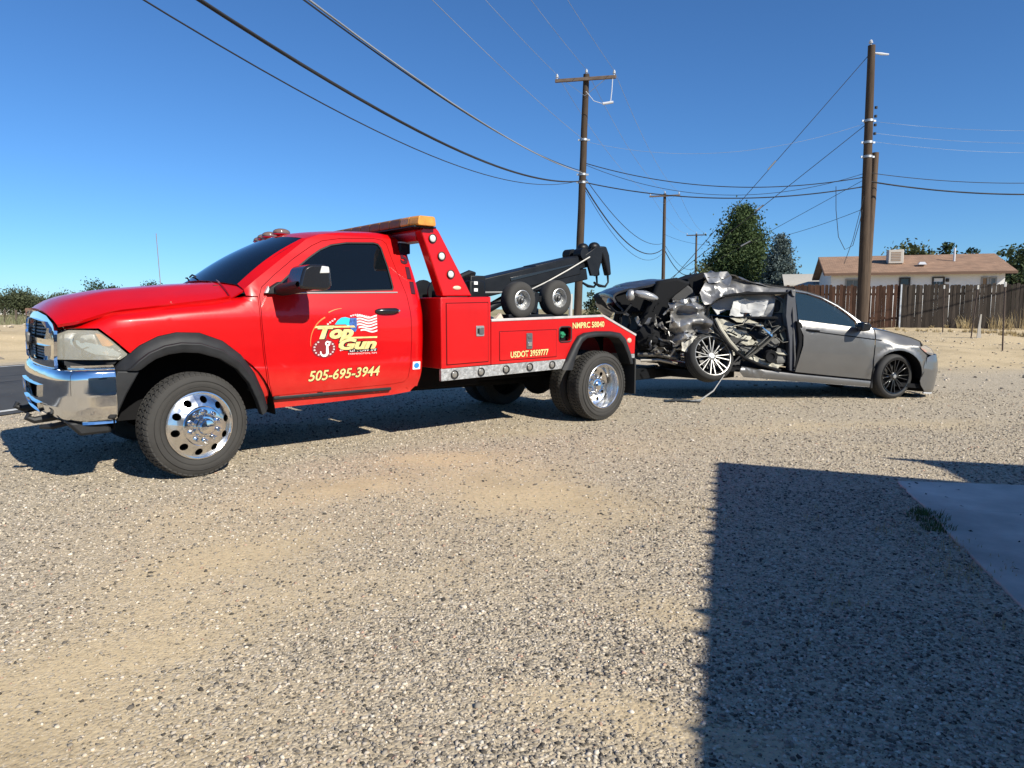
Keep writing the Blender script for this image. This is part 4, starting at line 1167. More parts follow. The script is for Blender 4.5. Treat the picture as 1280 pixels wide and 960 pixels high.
DOOR = [(.618, .580), (.587, .685), (.553, .96), (.538, 1.2), (.542, 1.426), (.572, 1.497), (.702, 1.605), (.907, 1.755), (1.1, 1.878), (1.212, 1.930), (1.397, 1.963), (1.745, 1.987), (1.839, 1.975), (1.877, 1.94), (1.893, 1.817), (1.928, 1.6), (1.963, 1.429), (1.976, 1.229), (1.978, 1.058), (1.968, .8), (1.94, .66), (1.90, .618), (1.776, .604), (.95, .587)]
WIN = [(.705, 1.462), (.735, 1.535), (.90, 1.665), (1.05, 1.772), (1.17, 1.848), (1.29, 1.900), (1.45, 1.930), (1.735, 1.946), (1.786, 1.935), (1.812, 1.893), (1.833, 1.712), (1.835, 1.515), (1.82, 1.487), (1.114, 1.461)]
CAB = [(.625, .47), (1.12, .477), (1.80, .497), (2.0, .514), (2.06, .60), (2.10, .72), (2.128, 1.05), (2.127, 1.4), (2.117, 1.5), (2.107, 1.634), (2.084, 1.84), (2.053, 1.944), (2.0, 2.005), (1.944, 2.033), (1.824, 2.045), (1.419, 2.018), (1.20, 1.985), (1.065, 1.935), (.768, 1.724), (.541, 1.562), (.43, 1.475), (.44, 1.425), (.530, 1.42), (.528, 1.2), (.543, .96), (.578, .685), (.605, .565)]
FEND = [(-.865, 1.168), (-.78, 1.189), (-.66, 1.231), (-.53, 1.276), (-.3, 1.307), (0, 1.345), (.213, 1.370), (.40, 1.400), (.43, 1.416), (.528, 1.416), (.526, 1.2), (.541, .96), (.574, .685), (.585, .52), (.557, .495), (.532, .614), (.462, .791), (.355, .948), (.214, 1.064), (.042, 1.132), (-.126, 1.139), (-.257, 1.112), (-.386, 1.047), (-.437, 1.004), (-.447, .989), (-.54, 1.088), (-.63, 1.174)]
cab = None
for sgn in (-1, 1):
    fl = (sgn > 0)
    c = sheet('cab_side', CAB, side_map(sgn), red, TR, holes=[DOOR], step=0.06, flip=fl)
    if sgn < 0: cab_near = c
    d = sheet('door', offset_poly(DOOR, -0.0045), side_map(sgn), red, TR, holes=[WIN], step=0.06, flip=fl)
    if sgn < 0: door_near = d
    sheet('window_glass', offset_poly(WIN, 0.012), lambda u, v, s=sgn: (u, s * (ys(u, v) - 0.010), v), dark_glass, d, step=0.08, thick=0.004, flip=fl)
    # rubber round the glass
    ring_o = offset_poly(WIN, 0.001); ring_i = offset_poly(WIN, -0.014)
    sheet('window_seal', ring_o, lambda u, v, s=sgn: (u, s * (ys(u, v) - 0.004), v), plast, d, holes=[ring_i], step=0.08, thick=0.006, flip=fl)
    # bright belt moulding
    b = MB(); pth = [(u, sgn * (ys(u, 1.447 + 0.02 * (u - .7)) + 0.004), 1.447 + 0.02 * (u - .7)) for u in np.linspace(.80, 1.86, 14)]
    b.tube(pth, 0.007, 6); b.build('belt_trim', mat('dull_bright', (0.55, 0.52, 0.52), 0.35, metal=0.6), d)
    f = sheet('fender', FEND, side_map(sgn), red, TR, step=0.05, flip=fl)
    # door handle
    hb = MB(); hp = [(1.595 + 0.245 * t, 1.293 + 0.004 * t) for t in np.linspace(0, 1, 9)]
    hb.tube([(u, sgn * (ys(u, v) + 0.018 * math.sin(math.pi * min(1, max(0, (i + 1) / 10)))), v) for i, (u, v) in enumerate(hp)], [0.012, .022, .025, .026, .026, .026, .026, .024, .012], 10)
    hb.map(lambda p: Vector((p.x, p.y, 1.295 + (p.z - 1.295) * 1.15)))
    h = hb.build('door_handle', plast_gloss, d)
    b = MB(); b.sphere((1.835, sgn * (ys(1.83, 1.295) + 0.026), 1.297), 0.012, 10, 6, (1, .5, 1)); b.build('key_lock', chrome, h)
    # wheel arch flare
    AO = [(-.560, .872), (-.54, .900), (-.483, .966), (-.386, 1.047), (-.257, 1.112), (-.126, 1.141), (.042, 1.134), (.214, 1.066), (.355, .950), (.462, .793), (.532, .616), (.560, .497)]
    AI = [(-.420, .862), (-.396, .868), (-.350, .905), (-.290, .944), (-.200, .974), (-.100, .985), (.020, .975), (.172, .925), (.300, .835), (.392, .715), (.455, .56), (.487, .447)]
    sec = ((0, .985), (0.03, 1.016), (.25, 1.045), (.50, 1.066), (.55, 1.086), (.60, 1.090), (.95, 1.080), (1.0, 1.074), (1.0, 1.00))
    b = MB()
    def flare(i, j):
        k = i * (len(AO) - 1); a = int(min(k, len(AO) - 2)); t = k - a
        O = Vector(AO[a]).lerp(Vector(AO[a + 1]), t); I = Vector(AI[a]).lerp(Vector(AI[a + 1]), t)
        q = j * (len(sec) - 1); a2 = int(min(q, len(sec) - 2)); t2 = q - a2
        s_ = sec[a2][0] + (sec[a2 + 1][0] - sec[a2][0]) * t2; yy = sec[a2][1] + (sec[a2 + 1][1] - sec[a2][1]) * t2
        p = O.lerp(I, s_)
        yy = min(yy, yy - max(0, -0.42 - p.x) * 0.25)
        return (p.x, sgn * yy, p.y)
    b.grid(flare, 44, 16, flip=fl); b.build('wheel_arch_flare', plast, TR, smooth=32)
    b = MB(); b.prism([(-.553, .868), (-.40, .858), (-.495, .69), (-.575, .517), (-.628, .520), (-.60, .70)], sgn * 1.055, sgn * 0.80); b.build('arch_front_lower', plast, TR, bevel=0.012)
    # head lamp
    HL = [(-.905, 1.160), (-.860, 1.165), (-.745, 1.166), (-.640, 1.162), (-.560, 1.090), (-.462, .985), (-.470, .972), (-.512, .942), (-.68, .944), (-.833, .948), (-.885, .950)]
    lens = glass_mat('lamp_lens', (0.62, 0.60, 0.50), 0.06, 0.66)
    hl = empty('head_lamp', parent=TR)
    sheet('lamp_lens', offset_poly(HL, -0.003), side_map(sgn), lens, hl, step=0.05, flip=fl, thick=0.03)
    sheet('lamp_housing', offset_poly(HL, -0.004), lambda u, v, s=sgn: (u, s * (ys(u, v) - .055 - .02 * math.sin(u * 40) * math.sin(v * 30)), v), mat('lamp_grey', (0.70, 0.70, 0.66), 0.3, metal=0.25, var=.3, vscale=18), hl, step=.03, flip=fl, thick=.004)
    refl = mat('lamp_reflector', (0.75, 0.77, 0.78), 0.12, metal=0.9)
    for (cx, cz, rr) in ((-.725, 1.085, .062), (-.700, 0.995, .042)):
        yb = ys(cx, cz) - .06
        b = MB(); b.lathe([(0, sgn * (yb - .02)), (rr * .5, sgn * (yb - .015)), (rr, sgn * (yb + .025)), (rr * 1.08, sgn * (yb + .02))], 20, (cx, 0, cz)); b.build('reflector_bowl', mat('dark_bowl', (.25, .26, .27), .15, metal=.8), hl)
        b = MB(); b.sphere((cx, sgn * (yb + .01), cz), rr * .36, 12, 8); b.build('bulb', mat('bulb_glass', (0.5, 0.55, 0.6), 0.05), hl)
    b = MB(); b.prism([(-.80, 1.10), (-.60, 1.045), (-.50, .99), (-.52, .965), (-.66, .985), (-.80, 1.06)], sgn * .93, sgn * .88); b.map(lambda p: Vector((p.x, math.copysign(ys(p.x, p.z) - (.045 if abs(p.y) < .9 else .03), p.y), p.z))); b.build('lamp_bezel', refl, hl)
    b = MB(); b.prism([(-.655, 1.140), (-.615, 1.130), (-.545, 1.055), (-.575, 1.042), (-.615, 1.045)], sgn * .95, sgn * .88); b.map(lambda p: Vector((p.x, math.copysign(ys(p.x, p.z) - (.05 if abs(p.y) < .9 else .014), p.y), p.z))); b.build('amber_reflector', amber, hl)
    b = MB(); b.prism([(-.845, .942), (-.51, .937), (-.55, .893), (-.84, .893)], sgn * .90, sgn * .70)
    b.map(lambda p: Vector((p.x, math.copysign(min(abs(p.y), ys(p.x, .93) - 0.01), p.y), p.z))); b.build('lamp_filler', plast, TR)
    # inner wheel housing
    b = MB(); b.lathe([(.60, sgn * 1.02), (.60, sgn * .55), (.25, sgn * .55)], 24, (0.02, 0, .43), 'y', arc=(0.0, math.pi)); b.build('wheel_housing', under, TR)
    # dark strip standing in for the shaded gap under the door
    b = MB(); b.box((1.2, sgn * 0.932, 0.563), (1.14, 0.06, 0.034)); b.build('rocker_shade_strip', plast, TR, bevel=0.01)

# hood, roof, windshield
def hood_z(x, y):
    zc = smooth_interp(x, *HZ_C, 0.03); zs_ = smooth_interp(x, *HZ_S, 0.03)
    t = min(1.15, abs(y) / 0.90)
    z = zs_ + (zc - zs_) * (1 - t ** 3.0)
    z += 0.012 * math.exp(-((abs(y) - 0.52) / 0.10) ** 2) * sstep(-0.9, -0.5, x)          # the two raised ridges
    z -= 0.010 * math.exp(-(y / 0.22) ** 4) * sstep(-0.8, -0.3, x)
    return float(z)
hf = [(-.935 + .065 * (abs(y) / .86) ** 2.4, y) for y in np.linspace(-.86, .86, 15)]
he = [(x, .895) for x in (-.70, -.53, -.2, .213)]
hr = [(.36 - .03 * (abs(y) / .88) ** 2, y) for y in np.linspace(.88, -.88, 9)]
HOOD = hf + [(-.78, .887)] + he + hr + [(x, -y) for x, y in reversed(he)] + [(-.78, -.887)]
hood = sheet('hood', HOOD, lambda u, v: (u, v, hood_z(u, v)), red, TR, step=0.055, thick=0.025)
b = MB(); b.box((.36, 0, 1.50), (.14, 1.2, .03)); b.build('cowl', plast, TR)
ROOFX = [1.057, 1.167, 1.30, 1.419, 1.824, 1.944, 2.0, 2.053, 2.084]
ROOFZ = [1.930, 1.974, 2.000, 2.016, 2.043, 2.031, 2.003, 1.944, 1.84]
def roof_map(u, v):
    z0 = smooth_interp(u, ROOFX, ROOFZ, 0.03); yy = ys(u, min(2.05, z0)) 
    return (u - 0.07 * (1 - v * v) * sstep(1.5, 1.06, u), v * yy, z0 + 0.055 * (1 - v * v) ** 0.8)
sheet('roof', [(1.062, -1), (1.062, 1), (2.05, 1), (2.05, -1)], roof_map, red, TR, step=0.07, stepv=0.13)
def ws_map(u, v):                                   # u across, v up
    B = Vector((.29 + .15 * abs(u) ** 2.2, u * .855, 1.568 - .062 * abs(u) ** 2.2)); Tq = Vector((.992 + .068 * u * u, u * .728, 1.992 - .060 * abs(u) ** 2.2))
    p = B.lerp(Tq, v); bow = 0.030 * math.sin(math.pi * v)
    return (p.x - bow * .5, p.y, p.z + bow * .8)
sheet('windshield', [(-.975, 0), (.975, 0), (.975, 1), (-.975, 1)], ws_map, shield_glass, TR, step=0.12, stepv=0.1, thick=0.006, flip=True)
for sgn in (-1, 1):                                 # pillars closing glass and side
    b = MB(); 
    def pil(i, j):
        e = Vector(ws_map(sgn * 0.945, i)) + Vector((-.004, 0, .008)); x = .43 + (1.065 - .43) * i; z = 1.475 + (1.935 - 1.475) * i
        zz = np.interp(x, [.43, .541, .768, 1.065], [1.475, 1.562, 1.724, 1.935]); s_ = Vector((x, sgn * (ys(x, zz) - 0.002), zz))
        return e.lerp(s_, j)
    b.grid(pil, 12, 3, flip=sgn < 0); b.build('a_pillar', red, TR, smooth=60)
for k in (0, 1):                                    # wipers
    b = MB(); y0 = -.10 + k * .30
    b.tube([Vector(ws_map(y0 / .8, 0.03)) + Vector((-.02, 0, .02)), Vector(ws_map((y0 + .28) / .8, 0.10)) + Vector((-.015, 0, .015)), Vector(ws_map((y0 + .60) / .8, 0.13)) + Vector((-.01, 0, .012))], 0.008, 6); b.build('wiper', plast, TR)
# clearance lamps on the roof
smoke = mat('smoked_lens', (0.16, 0.11, 0.09), 0.15, coat=0.6)
for yy in (.56, .40, .24, -.06):
    x = 1.17; q = roof_map(x, yy / .71); q = (q[0], q[1], q[2] + .012)
    b = MB(); b.sphere((q[0], q[1], q[2] + 0.010), 0.078, 14, 8, (1.1, .75, .5)); b.build('clearance_lamp', smoke, TR)
    b = MB(); b.sphere((q[0], q[1], q[2] - 0.004), 0.085, 14, 6, (1.1, .75, .22)); b.build('lamp_base', chrome, TR)
# back wall with window
zz = [.56, .7, .9, 1.1, 1.3, 1.42, 1.5, 1.6, 1.7, 1.8, 1.9, 1.96]
b = MB(); b.prism([(ys(2.095, z) - .006, z) for z in zz] + [(-ys(2.095, z) + .006, z) for z in reversed(zz)], 2.07, 2.094, 'yz'); b.build('cab_back', red, TR)
b = MB(); b.box((2.102, 0, 1.66), (.012, 1.2, .40)); b.build('rear_window', dark_glass, TR)
# cabin inside
inn = mat('cabin_dark', (0.03, 0.03, 0.032), 0.8)
b = MB(); b.box((1.30, 0, .62), (1.5, 1.7, .06)); b.box((.62, 0, 1.30), (.30, 1.62, .26)); b.build('dashboard', inn, TR, bevel=0.03)
for yy in (-.45, .45):
    b = MB(); b.box((1.55, yy, 1.0), (.5, .55, .18)); b.box((1.82, yy, 1.40), (.16, .52, .66)); b.box((1.84, yy, 1.80), (.12, .28, .18)); b.build('seat', mat('seat_cloth', (.05, .048, .045), .9), TR, bevel=0.04)
b = MB(); b.lathe([(.175, -.015), (.19, 0), (.175, .015), (.16, 0)], 24, (0, 0, 0), 'x', closed=True); b.box((0, 0, 0), (.03, .34, .04)); sw = b.build('steering_wheel', inn, TR); sw.location = (.98, -.45, 1.42); sw.rotation_euler = (0, RAD(-28), 0)

# grille
def gx(y, z): return -.928 + .060 * (abs(y) / .8) ** 2.2 + .030 * max(0, (z - 1.08) / .22) ** 1.6 + 0.01 * max(0, (.95 - z) / .1)
GO = [(.62, .868), (.80, .880), (.822, .98), (.838, 1.08), (.842, 1.16), (.80, 1.205), (.62, 1.262), (.30, 1.297), (0, 1.304)]
GO = GO + [(-y, z) for y, z in reversed(GO[:-1])]
GO = round_poly(GO, 0.03, 2)
holesg = []
for s in (-1, 1):
    holesg.append([(s * .045, 1.105), (s * .62, 1.095), (s * .665, 1.14), (s * .64, 1.175), (s * .50, 1.222), (s * .045, 1.245)])
    holesg.append([(s * .045, .932), (s * .545, .936), (s * .60, .97), (s * .615, 1.045), (s * .045, 1.052)])
gr = empty('grille', parent=TR)
gmap = lambda u, v: (gx(u, v) - 0.018, u, v)
sheet('grille_frame', GO, gmap, chrome, gr, holes=holesg, step=0.06, thick=0.022, flip=True)
sheet('grille_back', offset_poly(GO, -0.03), lambda u, v: (gx(u, v) + 0.035, u, v), under, gr, step=0.1, flip=True)
gslat = mat('grille_slat', (0.17, 0.17, 0.17), 0.5, metal=0.2)
for s in (-1, 1):
    for (z0, z1, w) in ((1.105, 1.235, .60), (.935, 1.045, .565)):
        for i in range(5):
            z = z0 + (z1 - z0) * (i + .5) / 5; ww = w - (0.12 * max(0, z - 1.17) / .06 if z > 1.17 else 0)
            b = MB(); b.tube([(gx(y, z) + .012, s * y, z) for y in np.linspace(.05, ww, 8)], 0.0085, 6); b.build('grille_slat', gslat, gr)
    for y in (.22, .42):
        b = MB(); b.tube([(gx(y, z) + .022, s * y, z) for z in (.94, 1.05)], .006, 5); b.tube([(gx(y, z) + .022, s * y, z) for z in (1.105, 1.22)], .006, 5); b.build('grille_rib', gslat, gr)
b = MB(); em = [(0, 1.03), (.045, 1.06), (.055, 1.12), (.03, 1.135), (0, 1.125), (-.03, 1.135), (-.055, 1.12), (-.045, 1.06)]
b.prism(em, -.985, -.945, 'yz'); b.build('grille_emblem', gslat, gr, bevel=0.008)
def cowl_map(u, v):
    a_ = Vector((.345 - .03 * u * u, u * .885, hood_z(.345 - .03 * u * u, u * .885) - .006)); c_ = Vector(ws_map(u * 1.0, 0.02)) + Vector((.01, 0, -.008))
    if abs(u) > .8: c_ = c_.lerp(Vector((.44, math.copysign(ys(.44, 1.47) - .004, u), 1.47)), sstep(.8, 1.0, abs(u)) * .9)
    return a_.lerp(c_, v)
sheet('cowl_top', [(-1, 0), (1, 0), (1, 1), (-1, 1)], cowl_map, red, TR, step=.1, stepv=.5, flip=True, analytic=False)
# bumper
BP = [(-.55, -1.058), (-.66, -1.056), (-.75, -1.046), (-.82, -1.015), (-.87, -.955), (-.905, -.865), (-.93, -.72), (-.955, -.45), (-.968, -.22), (-.972, 0)]
BPF = BP + [(x, -y) for x, y in reversed(BP[:-1])]
cum = [0]
for i in range(1, len(BPF)): cum.append(cum[-1] + math.hypot(BPF[i][0] - BPF[i - 1][0], BPF[i][1] - BPF[i - 1][1]))
SB = cum[-1]
BSZ = [0, .06, .12, .25, .50, .72, .85, .94, 1.0]
BSO = [-.075, -.020, .004, .014, .016, .012, -.004, -.030, -.085]
BSH = [.890, .884, .868, .825, .700, .600, .545, .512, .497]
def bmp_map(u, v):
    s = u * SB
    def P(t): return Vector((np.interp(t, cum, [p[0] for p in BPF]), np.interp(t, cum, [p[1] for p in BPF])))
    p = (P(s - .05) + P(s) * 2 + P(s + .05)) / 4
    tg = P(min(SB, s + .06)) - P(max(0, s - .06)); nn = Vector((-tg.y, tg.x)).normalized()
    if nn.dot(p - Vector((-.4, 0))) < 0: nn = -nn
    o_ = smooth_interp(v, BSZ, BSO, .03); z = smooth_interp(v, BSZ, BSH, .02)
    # dropped middle step
    return (p.x + nn.x * o_, p.y + nn.y * o_, z)
bh = []
def sb(y): return 0.5 + y / SB
bh.append([(sb(-.50), .40), (sb(.50), .40), (sb(.46), .60), (sb(-.46), .60)])
bh.append([(sb(-.44), .70), (sb(.44), .70), (sb(.40), .86), (sb(-.40), .86)])
bumper = sheet('front_bumper', [(0.002, 0), (.998, 0), (.998, 1), (.002, 1)], bmp_map, chrome, TR, holes=bh, step=0.02, stepv=0.05, thick=0.02, flip=False)
b = MB(); b.box((-.86, 0, .70), (.10, 1.3, .26)); b.build('bumper_backing', under, TR)
for sg_ in (-1, 1):
    b = MB(); b.prism([(-.87, .505), (-.60, .505), (-.585, .405), (-.79, .40)], sg_ * .95, sg_ * .35); b.build('air_dam', plast, TR, bevel=0.02)
for sgn in (-1, 1):
    b = MB(); y = sgn * .42
    b.tube([(-.80, y, .50), (-.92, y, .485), (-1.01, y, .475), (-1.055, y, .50), (-1.035, y, .53)], [.032, .03, .026, .024, .02], 8); b.build('tow_hook', plast, TR)
    b = MB(); b.tube([(-.72, sgn * .62, .48), (-.92, sgn * .60, .44), (-.98, sgn * .52, .435)], [.022, .022, .018], 8); b.build('lower_bracket', plast, TR)
# mirror
for sgn in (-1, 1):
    mg = empty('door_mirror', parent=TR)
    b = MB(); b.prism([(.60, 1.435), (.82, 1.445), (.80, 1.50), (.705, 1.545), (.62, 1.49)], sgn * .93, sgn * 1.0); b.build('mirror_foot', plast, mg, bevel=0.012)
    b = MB(); b.prism([(.582, 1.447), (.622, 1.450), (.612, 1.505)], sgn * .955, sgn * .99); b.build('corner_cap', mat('silver_cap', (.6, .6, .58), .4), mg)
    def arm(i, j):
        a = j * 2 * math.pi; y = .96 + .40 * i; xc = .74 + .06 * i; zc = 1.475 + .035 * i
        return (xc + math.cos(a) * (.095 + .02 * i), sgn * y, zc + math.sin(a) * (.050 - .006 * i))
    b = MB(); b.grid(arm, 6, 16); b.build('mirror_arm', plast, mg, smooth=60)
    prof = round_poly([(.70, 1.475), (.93, 1.465), (.975, 1.49), (.965, 1.645), (.93, 1.672), (.80, 1.672), (.745, 1.645), (.715, 1.56)], .03, 3)
    b = MB(); b.prism(prof, sgn * 1.12, sgn * 1.41); b.build('mirror_head', plast_gloss, mg, bevel=0.02)
    b = MB(); b.prism(offset_poly([(.92, 1.48), (.985, 1.50), (.975, 1.645), (.93, 1.66)], -.006), sgn * 1.135, sgn * 1.395); b.build('mirror_glass', chrome, mg)
    b = MB(); b.prism([(.87, 1.60), (.955, 1.605), (.95, 1.655), (.89, 1.66)], sgn * 1.40, sgn * 1.418); b.build('mirror_lamp', mat('pale_lens', (.6, .6, .58), .3), mg, bevel=.006)
# antennas
b = MB(); b.tube([(.22, .80, 1.42), (.20, .80, 2.05)], .004, 6); b.build('antenna', mat('grey_rod', (.25, .25, .26), .5), TR)
b = MB(); b.tube([(3.4, .75, 1.2), (3.4, .75, 1.95)], .004, 6); b.build('antenna', mat('grey_rod', (.25, .25, .26), .5), TR)

# chassis
b = MB()
for s in (-1, 1): b.box((2.1, s * .43, .62), (6.0, .08, .22)); 
b.box((-.1, 0, .85), (1.1, 1.0, .60)); b.box((1.35, 0, .52), (1.5, .5, .25)); b.box((2.7, -.42, .60), (.8, .3, .24)); b.box((2.75, .55, .58), (1.2, .36, .28))
b.tube([(0, -.9, .41), (0, .9, .41)], .07, 10); b.tube([(4.5, -.95, .41), (4.5, .95, .41)], .085, 10); b.sphere((4.5, 0, .41), .2, 14, 8); b.sphere((0, .2, .41), .17, 12, 8)
b.tube([(.8, .1, .45), (4.4, 0, .42)], .05, 8)
for s in (-1, 1):
    b.bar((3.75, s * .43, .56), (5.2, s * .43, .56), .08, .06); b.bar((-.7, s * .45, .5), (.5, s * .45, .5), .07, .05)
b.build('chassis_frame', under, TR, bevel=0.008)
b = MB(); b.tube([(1.0, .5, .42), (3.3, .55, .42), (3.6, .75, .38), (3.9, .85, .36)], .05, 8); b.build('exhaust_pipe', mat('rust_pipe', (.12, .08, .06), .8, var=.3), TR)

# ------------------------------------------------------------------ truck wheels
def tyre_mesh(R, rimr, W, nblk=58, rows=5, name='tyre'):
    b = MB()
    Rt = R - 0.009
    prof = [(rimr, .020), (rimr + .012, .006), (rimr + .03, .000), (rimr + .06, -.003), (R - .085, -.004), (R - .05, .004), (R - .028, .016), (Rt, .030), (Rt, W - .030), (R - .028, W - .016), (R - .05, W - .004), (rimr + .05, W + .002), (rimr + .012, W - .006), (rimr, W - .02)]
    b.lathe(prof, 72)
    # raised rings on the sidewall
    for rr in (rimr + .045, R - .062): b.lathe([(rr - .003, -.002), (rr - .002, -.007), (rr + .002, -.007), (rr + .003, -.002)], 72)
    y0, y1 = .014, W - .014; rw = (y1 - y0) / rows
    for r in range(rows):
        for k in range(nblk):
            a0 = 2 * math.pi * (k + (0.5 if r % 2 else 0.0) + 0.06) / nblk; a1 = a0 + 2 * math.pi * 0.70 / nblk
            ya = y0 + rw * r + .0028; yb = y0 + rw * (r + 1) - .0028
            sk = 0.25 * 2 * math.pi / nblk * (1 if r % 2 else -1)
            top = R; lowr = Rt - .003
            edge = (r == 0, r == rows - 1)
            vs_ = []
            for rad in (lowr, top):
                for (aa, yy) in ((a0, ya), (a1, ya), (a1 + sk, yb), (a0 + sk, yb)):
                    q = rad - (.012 if (edge[0] and yy == ya) or (edge[1] and yy == yb) else 0)
                    vs_.append((q * math.cos(aa), yy, q * math.sin(aa)))
            b.add(vs_, [(4, 5, 6, 7), (0, 1, 5, 4), (1, 2, 6, 5), (2, 3, 7, 6), (3, 0, 4, 7)])
    return b.mesh(name)

def disc_with_holes(b, r0, r1, depth, nh, rh, hr, n=20, rot=0.0):
    """annulus r0..r1 with nh round holes at radius rh; depth(r) gives y"""
    da = 2 * math.pi / nh
    for k in range(nh):
        ac = k * da + rot
        outer = []
        m = n // 4
        A0, A1 = ac - da / 2, ac + da / 2
        for i in range(m): outer.append((r0 + (r1 - r0) * i / m, A0))
        for i in range(m): outer.append((r1, A0 + (A1 - A0) * i / m))
        for i in range(m): outer.append((r1 - (r1 - r0) * i / m, A1))
        for i in range(m): outer.append((r0, A1 - (A1 - A0) * i / m))
        N_ = len(outer)
        vs_ = []
        cx, cz = rh * math.cos(ac), rh * math.sin(ac)
        pts_o = [(r * math.cos(a), r * math.sin(a)) for r, a in outer]
        for (x, z) in pts_o: vs_.append((x, depth(math.hypot(x, z)), z))
        for (x, z) in pts_o:
            t = math.atan2(z - cz, x - cx); hx, hz = cx + hr * math.cos(t), cz + hr * math.sin(t); vs_.append((hx, depth(math.hypot(hx, hz)), hz))
        for (x, z) in pts_o:
            t = math.atan2(z - cz, x - cx); hx, hz = cx + hr * math.cos(t), cz + hr * math.sin(t); vs_.append((hx, depth(math.hypot(hx, hz)) + .03, hz))
        fs = []
        for i in range(N_):
            j = (i + 1) % N_
            fs.append((i, j, j + N_, i + N_)); fs.append((i + N_, j + N_, j + 2 * N_, i + 2 * N_))
        b.add(vs_, fs)

T_ME = tyre_mesh(.4115, .262, .226)
def lug(b, x, z, y, r=.017, l=.05):
    b.lathe([(r * 1.25, y), (r * 1.2, y - .012), (r, y - .014), (r * .95, y - l * .75), (r * .55, y - l), (0, y - l)], 8, (x, 0, z))
def front_wheel(parent, sgn):
    w = empty('wheel', parent=parent)
    link_mesh('tyre', T_ME, rubber, w, smooth=40)
    b = MB()
    b.lathe([(.262, .03), (.268, .012), (.266, .002), (.258, .000), (.252, .010), (.247, .016)], 64)
    dep = lambda r: np.interp(r, [.14, .17, .20, .225, .247], [-.038, -.030, -.014, .004, .016])
    disc_with_holes(b, .152, .247, dep, 10, .205, .0285, 24, 0.18)
    b.build('rim', polished, w, smooth=30)
    b = MB(); b.lathe([(.150, -.030), (.156, -.040), (.150, -.050), (.138, -.054), (.092, -.058), (.090, -.058), (.086, -.075), (.078, -.084), (.066, -.086), (.062, -.110), (.052, -.122), (.03, -.126), (0, -.127)], 40)
    hub = b.build('hub_cover', chrome, w, smooth=35)
    b = MB()
    b.lathe([(.262, .10), (.25, .12), (.10, .12)], 40); b.build('brake_drum', under, w)
    for k in range(10):
        a = 2 * math.pi * k / 10 + .3
        b = MB(); lug(b, .115 * math.cos(a), .115 * math.sin(a), -.054); b.build('lug_nut', chrome, hub)
    b = MB(); b.lathe([(.262, .0305), (.24, .10), (.20, .10)], 48); b.build('rim_barrel', under, w)
    return w
def rear_wheel(parent, dual=True):
    w = empty('wheel', parent=parent)
    link_mesh('tyre', T_ME, rubber, w, smooth=40)
    b = MB()
    b.lathe([(.262, .03), (.268, .012), (.266, .000), (.258, -.004), (.250, .004), (.246, .02), (.240, .10), (.232, .160)], 64)
    dep = lambda r: np.interp(r, [.12, .16, .20, .228], [.170, .172, .174, .160])
    disc_with_holes(b, .135, .232, dep, 10, .185, .0245, 24, 0.1)
    b.build('rim', polished, w, smooth=30)
    b = MB(); b.lathe([(.140, .172), (.146, .160), (.140, .150), (.090, .148), (.086, .112), (.076, .098), (.062, .095), (.058, .072), (.045, .062), (0, .058)], 40)
    hub = b.build('hub_cover', chrome, w, smooth=35)
    for k in range(10):
        a = 2 * math.pi * k / 10 + .3
        b = MB(); lug(b, .115 * math.cos(a), .115 * math.sin(a), .150, .017, .055); b.build('lug_nut', chrome, hub)
    b = MB(); b.lathe([(.26, .195), (.10, .195)], 40); b.build('brake_drum', under, w)
    return w
def place_wheel(w, loc, sgn, steer=0.0):
    w.location = loc
    w.rotation_euler = (0, 0, steer + (0 if sgn < 0 else math.pi))
for sgn in (-1, 1):
    w = front_wheel(TR, sgn); place_wheel(w, (0, sgn * 1.08, .4115), sgn, RAD(10))
    w = rear_wheel(TR); place_wheel(w, (4.5, sgn * 1.16, .4115), sgn)
    w2 = empty('inner_dual_wheel', (4.5, sgn * .86, .4115), 0 if sgn < 0 else math.pi, TR)
    link_mesh('tyre', T_ME, rubber, w2, smooth=40)
    b = MB(); b.lathe([(.262, .03), (.24, .06), (.1, .06)], 40); b.build('rim', under, w2)

# ------------------------------------------------------------------ decals on the door
def on_door(me, x0, z0, lift, rot=0.0, sgn=-1):
    c_, s_ = math.cos(rot), math.sin(rot)
    def fn(co):
        x = x0 + co.x * c_ - co.y * s_; z = z0 + co.x * s_ + co.y * c_
        return Vector((x, -(ys(x, z) + lift), z))
    return map_mesh(me, fn)
def poly_me(pts):
    me = bpy.data.meshes.new('decal'); me.from_pydata([(p[0], p[1], 0) for p in pts], [], [tuple(range(len(pts)))]); return me
def lettering(name, txt, size, x0, z0, width, m, lift=0.004, shear=0.25, rot=0.0, bold=0.0, outline=None, parent=None, fn=on_door, tall=1.0):
    parent = parent or door_near
    for (mm, off, lf, nm) in (([(outline[0], outline[1] + bold, lift - .0015, name + '_shadow')] if outline else []) + [(m, bold, lift, name)]):
        me = text_mesh(txt, size, shear, off, 1.0, width)
        for v in me.vertices: v.co.y *= tall
        fn(me, x0, z0, lf, rot)
        decal(nm, me, mm, parent)
lettering('phone_number', '505-695-3944', .118, .930, .690, .70, gold, bold=.0022, outline=(darkline, .004), rot=.018, tall=1.05)
lettering('word_top', 'Top', .145, 1.020, 1.062, .345, gold, .005, .28, 0.0, .0085, (darkline, .006))
lettering('word_gun', 'Gun', .125, 1.215, .958, .38, gold, .007, .28, 0.0, .0065, (darkline, .006))
decal('gold_bar', on_door(poly_me([(0, 0), (.39, 0), (.375, .017), (.012, .017)]), .995, 1.150, .006), gold, door_near)
decal('gold_bar', on_door(poly_me([(0, 0), (.36, 0), (.365, .015), (.008, .015)]), 1.238, 1.050, .008), gold, door_near)
